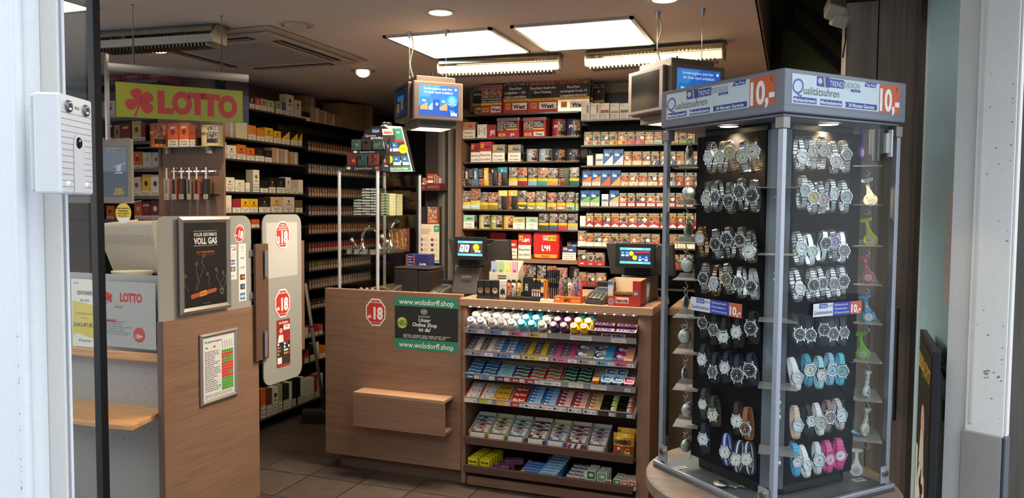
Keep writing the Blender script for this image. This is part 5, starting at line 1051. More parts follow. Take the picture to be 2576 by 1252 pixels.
row('y', UNIT_Y, CZ[4], pz, G, 'fifth row of ' + U)
row('y', UNIT_Y, CZ[5], [
 (*c6(125, 255, 677), lambda w, h: warnbox(w, h, '8fbaa4', 'SPIRIT', '2a2622', .06), 'mint box', 'tobacco_box', 'tobacco box'),
 (*c6(290, 430, 677), lambda w, h: tin(w, h, 'b9b078', '', pic=1), 'pale olive tin', 'tobacco_tin', 'tobacco tin'),
 (*c6(434, 580, 682), lambda w, h: tin(w, h, '9c9f5e', 'Pepe', pic=1), 'green tin', 'tobacco_tin', 'tobacco tin'),
 (*c6(590, 720, 685), lambda w, h: tin(w, h, 'c9a45e', '', pic=0), 'ochre tin', 'tobacco_tin', 'tobacco tin'),
 (*c6(724, 868, 700), lambda w, h: warnbox(w, h, 'd2a868', 'PUEBLO', '3a6a4a', .06, txt=('Rauchen', 'ist', 'tödlich'), lid='7ab0a0'), 'sand box with turquoise lid', 'tobacco_box', 'tobacco box'),
 (*c6(882, 1026, 700), lambda w, h: warnbox(w, h, '8fc0a8', 'PUEBLO', '7a5a2a', .06, txt=('Rauchen', 'ist', 'tödlich'), lid='cf8a4a'), 'turquoise box with orange lid', 'tobacco_box', 'tobacco box'),
 (*c6(1030, 1150, 652), lambda w, h: pouch(w, h, '4a4a3c', '', 'efe8da', 3, 0, 50), 'grey green pouch', 'tobacco_pouch', 'tobacco pouch'),
 (*c6(1158, 1260, 648), lambda w, h: pouch(w, h, '4a5a72', '', 'efe8da', 1, 0, 51), 'slate blue pouch', 'tobacco_pouch', 'tobacco pouch'),
 (*c6(1266, 1378, 648), lambda w, h: pouch(w, h, 'b8403a', '', 'efe8da', 1, 0, 52), 'red pouch', 'tobacco_pouch', 'tobacco pouch'),
 (*c7(132, 252, 652), lambda w, h: pouch(w, h, 'a8a288', '', '3a3a30', 3, 0, 53), 'khaki pouch', 'tobacco_pouch', 'tobacco pouch')], G, 'sixth row of ' + U)
def mega(w, h):
 f = pk(w, h); f.prism(rr_pts(-w / 2, 0, w / 2, h, w * .12), mat('b3221f', .3, 0, 0, .5), 0, .08, 'y'); f.prism(rr_pts(-w / 2 + .006, .006, w / 2 - .006, h - .006, w * .1), mat('bd2a26', .3, 0, 0, .5), -.006, 0, 'y')
 f.face((-w / 2, -.006, 0)); f.rect(w * .38, h * .7, w * .56, h * .88, 'c9a8a0', 1); f.text('210', w * .47, h * .82, h * .07, '8a2420', w * .16, 2, .03); f.rect(w * .56, h * .69, w * .88, h * .88, 'e2c42c', 1); f.text('29.95', w * .72, h * .785, h * .12, '5c1a10', w * .3, 2, .03)
 f.text('L&M', w * .5, h * .42, h * .2, 'efe6da', w * .32, 2, .06); f.pg([(w * .08, h * .06), (w * .9, h * .06), (w * .92, h * .18), (w * .06, h * .18)], 'd9a62c', 1); f.text('MEGABOX', w * .5, h * .12, h * .055, '4a1a10', w * .35, 2, .04); return f
row('y', UNIT_Y + .02, CZ[6], [
 (*c6(452, 640, 890), lambda w, h: warnbox(w, h, 'b3221f', '22', 'e8e2d8', .05, top=1.0, txt=('',)), 'red box half behind the left till', 'tobacco_box', 'tobacco box', {'back': .13}),
 (*c6(632, 776, 978), lambda w, h: warnbox(w, h, 'b3221f', 'L&M', 'f0e8da', .06, '14', top=.46), 'short red box', 'tobacco_box', 'tobacco box'),
 (*c6(790, 944, 902), lambda w, h: warnbox(w, h, 'b8262a', 'L&M', 'f0e8da', .06, '19'), 'tall red box', 'tobacco_box', 'tobacco box'),
 (*c6(972, 1290, 882), mega, 'big square red tub with yellow price', 'tobacco_tub', 'tobacco tub'),
 (*c7(72, 236, 1060), lambda w, h: warnbox(w, h, '1f3a82', 'L&M', 'f0e8da', .06, '9', .44, ('Tabakrauch enthält', 'über 70 Stoffe', 'krebserregend')), 'blue box in front', 'tobacco_box', 'tobacco box'),
 (*c7(125, 262, 990), lambda w, h: warnbox(w, h, '1c3474', 'L&M', 'f0e8da', .05, '9'), 'blue box behind', 'tobacco_box', 'tobacco box', {'back': .09})], G, 'wooden shelf of ' + U)
c8 = lambda a, b_, t_: (1120 + a / 5.9625, 1120 + b_ / 5.9625, 570 + t_ / 5.9625)
row('y', UNIT_Y, CZ[7], [(*c8(1130, 1212, 560), lambda w, h: pouch(w, h, '3a2418', '', 'efe8da', 2, 0, 60), 'brown pouch', 'tobacco_pouch', 'tobacco pouch'), (*c8(1216, 1352, 560), lambda w, h: pouch(w, h, '1a1714', '', 'efe8da', 1, 0, 61), 'black pouch', 'tobacco_pouch', 'tobacco pouch'),
 (*c8(1365, 1506, 575), lambda w, h: pouch(w, h, '20406a', '', 'efe8da', 3, 0, 62), 'blue edged pouch', 'tobacco_pouch', 'tobacco pouch'), (*c8(1520, 1656, 585), lambda w, h: pouch(w, h, '30180f', '', 'efe8da', 2, 0, 63), 'rusty pouch', 'tobacco_pouch', 'tobacco pouch'),
 (*c9(112, 278, 612), lambda w, h: pouch(w, h, '241f22', '', 'efe8da', 0, 0, 64), 'dark pouch', 'tobacco_pouch', 'tobacco pouch'), (*c9(284, 450, 600), lambda w, h: tin(w, h, '1f1714', '', pic=1), 'black canister', 'tobacco_tin', 'tobacco tin')], G, 'lowest row of ' + U)

# ================================================================== left wall: cigar boxes
AX = -3.5
def wall_rack(name, y0, y1, zs, label, ztop, woody=False):
 t = empty(name, (AX, (y0 + y1) / 2, 0), math.pi / 2, label, 'shelving'); w = (y1 - y0) / 2
 f = MB(); f.box(-w, .245, .0, w, .255, ztop, SHELFBLK); f.build('back_panel', t)
 for z in zs: f = MB(); f.box(-w + .002, -.006, z - .008, w - .002, .245, z, SHELFBLK); f.box(-w + .002, -.012, z - .006, w - .002, -.006, z + .006, mat('41372f', .3, 0, 0, .4)); f.build('shelf', t)
 return t
ya0, ya1 = ax(AX, 562, 450).y, ax(AX, 768, 450).y
AZ = [ax(AX, 664, y).z for y in (281.5, 358.5, 409, 486.5, 536.5)] + [ax(AX, 645, 574).z, 1.15, .95, .72, .5]
AZB = ax(AX, 720, 1024).z - .02
wall_rack('cigar_rack', ya0, ya1, AZ + [AZB], 'black shelving of cigar boxes on the left wall', 2.28)
K5 = 4.172
def d4(a, b_, t_): return 540 + a / K5, 540 + b_ / K5, 160 + t_ / K5
def d5(a, b_, t_): return 540 + a / K5, 540 + b_ / K5, 420 + t_ / K5
def cigar(w, h, top, split=.42, mark=None, tri=None, d=.06):
 f = pk(w, h); f.box(-w / 2, 0, 0, w / 2, d, h, 'cbbfa6' if top in ('e6dcc6',) else top); f.face((-w / 2, 0, 0)); f.rect(0, 0, w, h * split, 'ded2bb', 1); f.rect(0, h * split, w, h, top, 1)
 f.rect(w * .04, h * .03, w * .96, h * (split - .03), '2c2824', 2); f.rect(w * .06, h * .045, w * .94, h * (split - .045), 'ded2bb', 3)
 for i, s in enumerate(('Rauchen ist', 'tödlich')): f.text(s, w / 2, h * split * (.66 - .32 * i), h * split * .2, '2c2824', w * .75, 4, .02)
 if tri: f.pg([(0, h * split), (w, h * split), (w, h)], tri, 2)
 if mark: f.disc(w / 2, h * (split + .3), h * .09, mark, 3, 14); f.rect(w * .25, h * (split + .1), w * .75, h * (split + .14), mark, 3)
 return f
def carton(w, h, d=.07):
 f = pk(w, h); f.box(-w / 2, 0, 0, w / 2, d, h, mat('a5825c', .7)); f.face((-w / 2, 0, 0)); f.rect(w * .58, h * .04, w * .86, h * .95, '2c2824', 1); f.rect(w * .6, h * .05, w * .84, h * .94, 'd9cfba', 2); f.text('Rauchen ist tödlich', w * .72, h * .5, w * .12, '2c2824', h * .8, 3, .02, rot=math.pi / 2); return f
G = 'cigar boxes on the left wall'; U = 'left wall cigar shelf'
def crow(zi, lst, where, dd=d4, zb=None):
 L_ = []
 for a, b_, t_, k, lk in lst:
  mk = {'c': lambda w, h: carton(w, h)}.get(k) if isinstance(k, str) and len(k) == 1 else (lambda w, h, k=k: cigar(w, h, *k))
  L_.append((*dd(a, b_, t_), mk, lk, 'cigar_box', 'cigar box'))
 row('x', AX, AZ[zi] if zb is None else zb, L_, G, where)
CR = 'e0d4ba'; BKc = '1c1815'
crow(0, [(362, 417, 338, ('4a2018', .45, 'cfc4ae'), 'brown pack with cream seal'), (422, 480, 350, ('b03a2a', .45, 'cfc4ae'), 'red pack'), (484, 546, 362, ('b09a78', .42, '3a2a1c'), 'tan pack'), (550, 622, 380, ('b8ac8c', .42, '3a2a1c'), 'pale pack'), (640, 706, 390, ('8f9a58', .42, '3a3a1c'), 'olive pack'), (709, 745, 405, ('33506a', .4), 'narrow blue pack'), (750, 830, 318, ('cdbf98', .42, '3a2a1c'), 'tall cream pack'), (838, 908, 378, ('c8b990', .42, '3a2a1c'), 'cream pack')], 'top ' + U)
crow(1, [(100, 208, 600, 'c', 'tall tan carton'), (216, 342, 605, ('cdb98c', .1), 'beige carton'), (350, 434, 642, ('d07a20', .42), 'orange and grey pack'), (440, 520, 675, ('d07a20', .42), 'orange and grey pack'), (524, 612, 668, ('d9a520', .45, '3a2a10'), 'tall yellow pack'), (620, 697, 703, ('d9a520', .45, '3a2a10'), 'yellow pack'), (700, 788, 698, (BKc, .42, None, 'd9a520'), 'black and yellow pack'), (796, 872, 722, (BKc, .42, None, 'd9a520'), 'black and yellow pack'), (876, 918, 715, (BKc, .42, None, 'd9a520'), 'narrow black and yellow pack')], 'second ' + U)
crow(2, [(100, 122, 825, (CR, .4), 'narrow cream pack'), (126, 226, 852, (CR, .42, '7a4a24'), 'cream pack with brown band'), (230, 328, 845, ('cf6a1f', .4, '5a1a10'), 'tall orange pack'), (333, 419, 880, ('cf6a1f', .42, '5a1a10'), 'orange pack'), (423, 520, 878, (BKc, .45, '8a2a3a'), 'black pack with red band'), (525, 600, 908, (BKc, .45, '8a2a3a'), 'black pack with red band'), (603, 682, 880, 'c', 'tan carton'), (686, 774, 893, 'c', 'tan carton'), (790, 876, 922, 'c', 'tan carton')], 'third ' + U)
crow(3, [(110, 208, 105, (CR, .4, '8a6a3a'), 'cream pack'), (211, 313, 132, (CR, .4, '8a6a3a'), 'cream pack'), (323, 368, 162, (CR, .4), 'slim white pack'), (402, 468, 28, (CR, .4, '8a6a3a'), 'tall cream pack'), (476, 562, 142, (BKc, .42), 'black pack'), (567, 641, 112, (BKc, .42, 'c8502a'), 'black pack with orange line'), (649, 740, 112, (BKc, .42, '6a6258'), 'black pack'), (744, 801, 105, (CR, .4, '8a6a3a'), 'cream pack'), (804, 873, 135, ('b9a88c', .42), 'beige pack'), (877, 926, 132, (CR, .2), 'cream carton')], 'fourth ' + U, d5)
crow(4, [(100, 176, 295, (CR, .4), 'white pack with rounded corner'), (184, 273, 337, ('8f1f2a', .42), 'dark red pack'), (276, 366, 332, ('dba81f', .42, '4a2a10'), 'yellow pack'), (369, 453, 334, ('dba81f', .42, '4a2a10'), 'yellow pack'), (462, 582, 316, (BKc, .4, '77716a'), 'wide black pack'), (587, 711, 312, ('c8a468', .42, '7a5a2a'), 'wide tan pack'), (716, 836, 313, ('d9cdb4', .42, '8f1f2a'), 'wide cream pack with red shield'), (846, 922, 347, ('6a5236', .42), 'brown pack')], 'fifth ' + U, d5)
crow(5, [(385, 470, 550, ('c8502a', .45), 'orange red pack'), (378, 384, 550, (CR, .4), 'cream pack')][:1], 'sixth ' + U, d5)
e6 = lambda a, b_, t_: (540 + a / 3.13, 540 + b_ / 3.13, 680 + t_ / 3.13)
crow(0, [(362, 402, 938, ('cf5a2a', .45), 'orange pack'), (406, 450, 938, ('6a3a2a', .42), 'brown pack'), (456, 500, 925, ('d9d0bc', .4, '3a2a1c'), 'cream striped pack'), (503, 532, 900, ('a89a6a', .4), 'khaki pack'), (538, 584, 905, ('2a2420', .4), 'dark pack'), (588, 608, 880, ('e0d8c8', .3), 'white pack'), (611, 640, 862, ('1c1a18', .3), 'black pack'), (652, 674, 850, ('1c1a18', .3), 'black pack'), (678, 702, 842, ('e0d8c8', .3), 'white pack'), (706, 742, 870, ('d9cfbc', .3), 'cream pack'), (746, 782, 850, ('d9cfbc', .3), 'cream pack'), (786, 808, 828, ('b03028', .3), 'red topped pack'), (812, 850, 818, ('ded5c2', .3), 'white pack')], 'lowest ' + U, e6, AZB)

# ---- e-liquid racks further back
yb0, yb1 = ya1 + .02, 6.42
EZ = [ax(AX, 778, y).z for y in (379.5, 436, 495, 542, 588.5, 635.5, 682, 728, 778, 849, 911)]
wall_rack('liquid_rack', yb0, yb1, EZ + [AZB], 'black shelving of slim liquid bottles in boxes, further back on the left wall', 2.2)
# big cartons on top
zt = ax(AX, 780, 306).z
f = MB(); t = empty('carton_shelf', (AX, (yb0 + yb1) / 2, 0), math.pi / 2, 'black top shelf carrying the tan cartons at the back left', 'shelf')
f.box(-(yb1 - yb0) / 2, -.006, zt - .01, (yb1 - yb0) / 2, .25, zt, SHELFBLK); f.build('board', t)
G2 = 'tan cartons on the top shelf at the back left'
L_ = []
for a, b_, t_, k, lk, kw in ((912, 1002, 497, 'b', 'small black and white box', {}), (945, 1055, 330, 'c', 'tall plain carton', {'back': -.12}), (1004, 1105, 450, 'c', 'tall carton with white label', {}), (1110, 1182, 487, 'c', 'carton with white label', {}), (1190, 1268, 515, 'c', 'carton with white label', {}), (1275, 1342, 532, 'p', 'low carton', {}), (1350, 1500, 410, 'p', 'big carton', {}), (1503, 1580, 420, 'p', 'big carton', {}), (1584, 1660, 425, 'c', 'big carton with label', {})):
 mk = (lambda w, h: cigar(w, h, '1c1815', .42)) if k == 'b' else ((lambda w, h: carton(w, h, .11)) if k == 'c' else (lambda w, h: (lambda f: (f.box(-w / 2, 0, 0, w / 2, .2, h, mat('94724f', .75)), f)[1])(pk(w, h))))
 L_.append((*d4(a, b_, t_), mk, lk, 'carton', 'carton', kw))
row('x', AX, zt, L_, G2, 'the top shelf at the back left')
def liquid(c1, c2, h, w=.03):
 f = pk(w, h); f.box(-w / 2, 0, 0, w / 2, .03, h, '2a2523'); f.face((-w / 2, 0, 0)); f.rect(.001, 0, w - .001, h * .42, 'bb9a84', 1); f.rect(.001, h * .42, w - .001, h * .86, c2, 1); f.disc(w * .5, h * .64, w * .3, c1, 2, 8); f.rect(w * .25, h * .88, w * .75, h, '4c4540', 1); return f
PAL = ['c8602a', 'c8a02a', 'c84a2a', 'd07a30', 'b89a3a', 'b03a3a', '5a8a3a', '6a5a8a', 'a83a5a']
BODY = ['8a4a2a', '7a8a8a', '8a6a4a', '5f5a55', 'a0563a', '8f2a2a', '5f6a3a', '8a8078', '1c1a19', 'c9bda8', 'd9cfbc']
rd = random.Random(11); cnt = 0
GL = 'slim liquid boxes on the racks at the back left'
for r_, z in enumerate(EZ[:9]):
 me = [liquid(PAL[(k * 2 + r_) % 9], BODY[r_], .078 if r_ != 8 else .07).mesh('liquid_box') for k in range(4)]
 y = yb0 + .02; k = 0
 while y < (6.35 if r_ < 6 else 5.95) and cnt < 300:
  put(me[rd.randrange(4)], 'liquid_box', AX, y + .017, z + .0004, math.pi / 2, 'slim liquid box, %s from the front on the %s rack row at the back left' % (ordw(k), ordw(r_)), 'liquid box', GL); y += .0365 if k % 6 else .04; k += 1; cnt += 1
# oddments on the lower racks seen beside the broom
for (zi, lst) in ((9, ((762, 775, 'd9cfbc', .08), (776, 786, 'a83030', .09), (788, 800, '8f2a2a', .085), (802, 812, 'c04a30', .08))), (10, ((765, 776, 'a83a2a', .1), (779, 790, '1c1a19', .13), (792, 802, 'd9cfbc', .14), (803, 818, 'cf6a1f', .1)))):
 L_ = []
 for (a, b_, c, hh) in lst:
  top = ax(AX, a, 800); L_.append((a, b_, 0, None, None))
 for i, (a, b_, c, hh) in enumerate(lst):
  p0, p1 = ax(AX, a, 800), ax(AX, b_, 800); w = p1.y - p0.y - .002
  put(cigar(round(w, 3), hh, c, .4).mesh('tobacco_box'), 'tobacco_box', AX, (p0.y + p1.y) / 2, EZ[zi] + .0004, math.pi / 2, '%s box, %s from the gate on the %s rack row' % ({'d': 'cream', 'a': 'red', '8': 'dark red', 'c': 'orange', '1': 'black'}[c[0]], ordw(i), ordw(zi)), 'tobacco box', 'boxes on the lower rack rows beside the broom')
# ================================================================== unit at the far left: pouches and wood panel
DY = 4.05
dz = [ay(DY, 330, y).z for y in (209, 300, 361, 430, 498, 557)]
xa, xb, xc = ay(DY, 236, 400).x, ay(DY, 402, 450).x, ay(DY, 563, 450).x
t = empty('pouch_rack', ((xa + xb) / 2, DY, 0), 0, 'narrow black rack of tobacco pouches left of the blister packs', 'shelving'); w = (xb - xa) / 2
f = MB(); f.box(-w - .3, .24, 0, w, .26, 2.3, SHELFBLK); f.build('back_panel', t)
f = MB(); f.box(w, -.01, 0, w + .02, .26, 2.3, WOODV); f.build('side_panel', t)
for z in dz: f = MB(); f.box(-w - .3, -.005, z - .008, w, .24, z, SHELFBLK); f.box(-w - .3, -.01, z - .006, w, -.005, z + .014, mat('5f544a', .3, 0, 0, .4)); f.build('shelf', t)
t = empty('blister_panel', ((xb + .02 + xc) / 2, DY, 0), 0, 'brown wood wall panel holding a glass shelf and hanging blister packs', 'wall panel'); w = (xc - xb - .02) / 2; X = (xb + .02 + xc) / 2
f = MB(); f.box(-w, .0, 0, w, .018, 2.22, WOODV); f.build('board', t)
gz = ay(DY - .06, 450, 370).z
f = MB(); f.box(-w - .1, -.115, gz - .006, w - .02, -.011, gz, mat('2f6a4e', .08, 0, 0, .6)); f.build('glass_shelf', t)
for px in (427, 530): q = ay(DY, px, 380); f = MB(); f.box(q.x - X - .012, -.03, gz - .04, q.x - X + .012, .0, gz - .006, mat('c9c5bd', .3)); f.build('shelf_clip', t)
rz_ = ay(DY - .05, 480, 430).z; f = MB(); a, c = ay(DY - .05, 421, 430).x - X, ay(DY - .05, 538, 430).x - X
f.box(a, -.02, rz_ - .004, c, -.012, rz_ + .004, CHROME);
for x_ in (a + .02, c - .02): f.box(x_ - .004, -.02, rz_ - .004, x_ + .004, .0, rz_ + .004, CHROME)
f.build('hook_rail', t); z2 = ay(DY - .05, 480, 489).z; f = MB(); f.box(a, -.006, z2 - .003, c, .0, z2 + .003, mat('3a352f', .4, .5)); f.build('lower_rail', t)
for i, (px0, px1, c, c2, lk) in enumerate(((413, 426, 'b5aca0', '8a8278', 'pale narrow'), (430, 446, 'b2582c', '2a2320', 'orange and black'), (448, 466, '2a2220', '5a3a2c', 'black'), (470, 482, '8d867c', '4a4540', 'silver pen'), (487, 503, 'b2582c', '2a2320', 'orange'), (510, 527, '1c1a1c', '34343a', 'black and blue'))):
 a, c_ = ay(DY - .07, px0, 450), ay(DY - .07, px1, 503); w_ = (c_.x - a.x) / 2; h_ = a.z - c_.z
 t2 = empty('vape_blister', ((a.x + c_.x) / 2, DY - .075, c_.z), 0, '%s vape pen blister, %s from left on the chrome hook rail' % (lk, ordw(i)), 'blister pack', 'vape blisters hanging on the wood panel')
 f = MB(); f.box(-w_, 0, 0, w_, .014, h_, c); f.face((-w_, 0, 0)); f.rect(w_ * .5, h_ * .3, w_ * 1.5, h_ * .95, c2, 1); f.rect(w_ * .3, h_ * .04, w_ * 1.7, h_ * .28, 'd6cdbd', 1); f.lines(w_ * .4, h_ * .06, w_ * 1.6, h_ * .26, 4, '3a342c', 2, .4, .3); f.build('box', t2, bev=.001)
 f = MB(); hz = rz_ - c_.z + .012; f.box(-.006, .004, h_, .006, .006, hz + .01, mat('d8d4cc', .2, .2)); f.tube([(0, .074, hz), (0, -.03, hz), (0, -.034, hz + .008)], .0018, CHROME, 6); f.build('hanging_tab', t2)
ka = lambda a, b_, t_: (a / 2.981, b_ / 2.981, t_ / 2.981)
kb = lambda a, b_, t_: (a / 2.981, b_ / 2.981, 400 + t_ / 2.981)
PC = ('tobacco_pouch', 'tobacco pouch'); G = 'pouches on the narrow rack by the blister panel'; U = 'the pouch rack'
def pc(c, lg='', lc='efe8da', pic=None):
 def mk(w, h):
  f = pk(w, h); f.box(-w / 2, -.006, .0, w / 2, .012, h, c); f.face((-w / 2, -.006, 0)); f.rect(0, 0, w, h * .3, 'd9cfba', 1); f.text('Rauchen', w / 2, h * .22, h * .07, '2a2420', w * .85, 2, .02); f.text('ist tödlich', w / 2, h * .1, h * .07, '2a2420', w * .85, 2, .02)
  f.disc(w * .5, h * .62, w * .22, pic or '8a2a20', 1, 12, h * .12)
  if lg: f.text(lg, w / 2, h * .82, h * .1, lc, w * .8, 2, .03)
  return f
 return mk
row('y', DY + .008, dz[1], [(*ka(700, 762, 765), pc('b8a888'), 'beige pouch', *PC), (*ka(768, 855, 758), pc('d9cdb6', 'ELIXYR', 'b03028'), 'cream pouch with red mark', *PC), (*ka(860, 930, 740), pc('caa040'), 'gold pouch', *PC), (*ka(935, 1010, 745), pc('a8a090'), 'grey pouch', *PC), (*ka(1015, 1090, 745), pc('7a2420'), 'red pouch', *PC), (*ka(1095, 1180, 750), pc('5a2420'), 'dark red pouch', *PC)], G, 'upper row of ' + U)
row('y', DY + .008, dz[2], [(*ka(700, 775, 915), pc('6a2226'), 'wine red pouch', *PC), (*ka(780, 840, 915), pc('4a1c1c', 'INDIAN'), 'dark brown pouch', *PC), (*ka(845, 893, 935), pc('8a7a68'), 'grey brown pouch', *PC), (*ka(897, 972, 930), pc('7a2a22', 'SPIRIT'), 'red brown pouch', *PC), (*ka(982, 1050, 907), pc('c8a858', '', 'efe8da', '5a4a20'), 'yellow pouch', *PC), (*ka(1052, 1082, 915), pc('7a2024'), 'narrow wine pouch', *PC)], G, 'second row of ' + U)
row('y', DY + .008, dz[3], [(*kb(700, 830, -50), pc('a8a090'), 'grey pouch', *PC), (*kb(985, 1058, -55), pc('c8602a', 'M'), 'orange pouch', *PC), (*kb(1062, 1130, -50), pc('cfc4ac', '', 'efe8da', 'b8a888'), 'cream pouch', *PC), (*kb(1134, 1190, -50), pc('d3c8b4', '', 'efe8da', 'b0503a'), 'cream pouch with red bird', *PC)], G, 'third row of ' + U)
row('y', DY + .008, dz[4], [(*kb(990, 1054, 135), pc('bfb5a2'), 'pale leaning pouch', *PC, {'tilt': -.08}), (*kb(1058, 1118, 115), pc('d0a838', '', 'efe8da', '3a2a14'), 'yellow pouch', *PC), (*kb(1122, 1190, 118), pc('cfc5b2', '', 'efe8da', '4a3420'), 'cream pouch', *PC)], G, 'fourth row of ' + U)
row('y', DY + .008, dz[5], [(*kb(790, 845, 350), pc('c8702a'), 'orange pouch', *PC), (*kb(1000, 1056, 318), pc('b8532a', '', 'efe8da', 'd9a030'), 'orange red pouch', *PC), (*kb(1060, 1118, 318), pc('6a1c28', 'MAXWELL'), 'wine pouch', *PC), (*kb(1122, 1190, 312), pc('6a2a24', '', 'efe8da', 'd9cdb6'), 'red brown pouch with cream square', *PC)], G, 'fifth row of ' + U)
# red cartons on top
row('y', DY + .03, dz[0], [(*ka(740, 900, 505), lambda w, h: carton_red(w, h), 'long dark red carton', 'cigarette_carton', 'carton'), (*ka(905, 1070, 475), lambda w, h: carton_red(w, h), 'taller red carton', 'cigarette_carton', 'carton'), (*ka(1075, 1250, 480), lambda w, h: carton_red(w, h), 'long red carton', 'cigarette_carton', 'carton')], 'red cartons on the pouch rack', 'top of pouch rack') if False else None
def carton_red(w, h):
 f = pk(w, h); f.box(-w / 2, 0, 0, w / 2, .12, h * .48, '8a2028'); f.box(-w / 2 + .01, .005, h * .5, w / 2 - .01, .12, h * .98, '94262c'); f.face((-w / 2, 0, 0)); f.text('AMERICAN', w / 2, h * .33, h * .1, 'c9a89a', w * .6, 1, .01); f.text('LEGEND', w / 2, h * .18, h * .1, 'c9a89a', w * .5, 1, .01); return f
row('y', DY + .03, dz[0], [(*ka(740, 900, 500), carton_red, 'pair of dark red cartons', 'cigarette_carton', 'carton'), (*ka(905, 1070, 475), carton_red, 'taller pair of red cartons', 'cigarette_carton', 'carton'), (*ka(1075, 1250, 480), carton_red, 'pair of red cartons', 'cigarette_carton', 'carton')], 'red cartons on the pouch rack', 'top of pouch rack')
GG = 'goods on the glass shelf of the wood panel'
row('y', DY - .108, gz, [(*ka(1088, 1205, 928), lambda w, h: tin(w, h, 'c8602a', 'M', 'efe8da', 2), 'orange round tub', 'tobacco_tin', 'tobacco tin'), (*ka(1250, 1328, 925), pc('c8602a', 'B&M'), 'orange pouch', *PC), (*ka(1336, 1408, 922), pc('c8602a', 'B&M'), 'orange pouch', *PC), (*ka(1412, 1455, 935), pc('8a4a2a'), 'brown pouch', *PC), (*ka(1475, 1600, 940), lambda w, h: tin(w, h, 'b8a878', 'RINCOLD', '3a3020', 1), 'tall black and cream tin', 'tobacco_tin', 'tobacco tin')], GG, 'the glass shelf above the blisters')

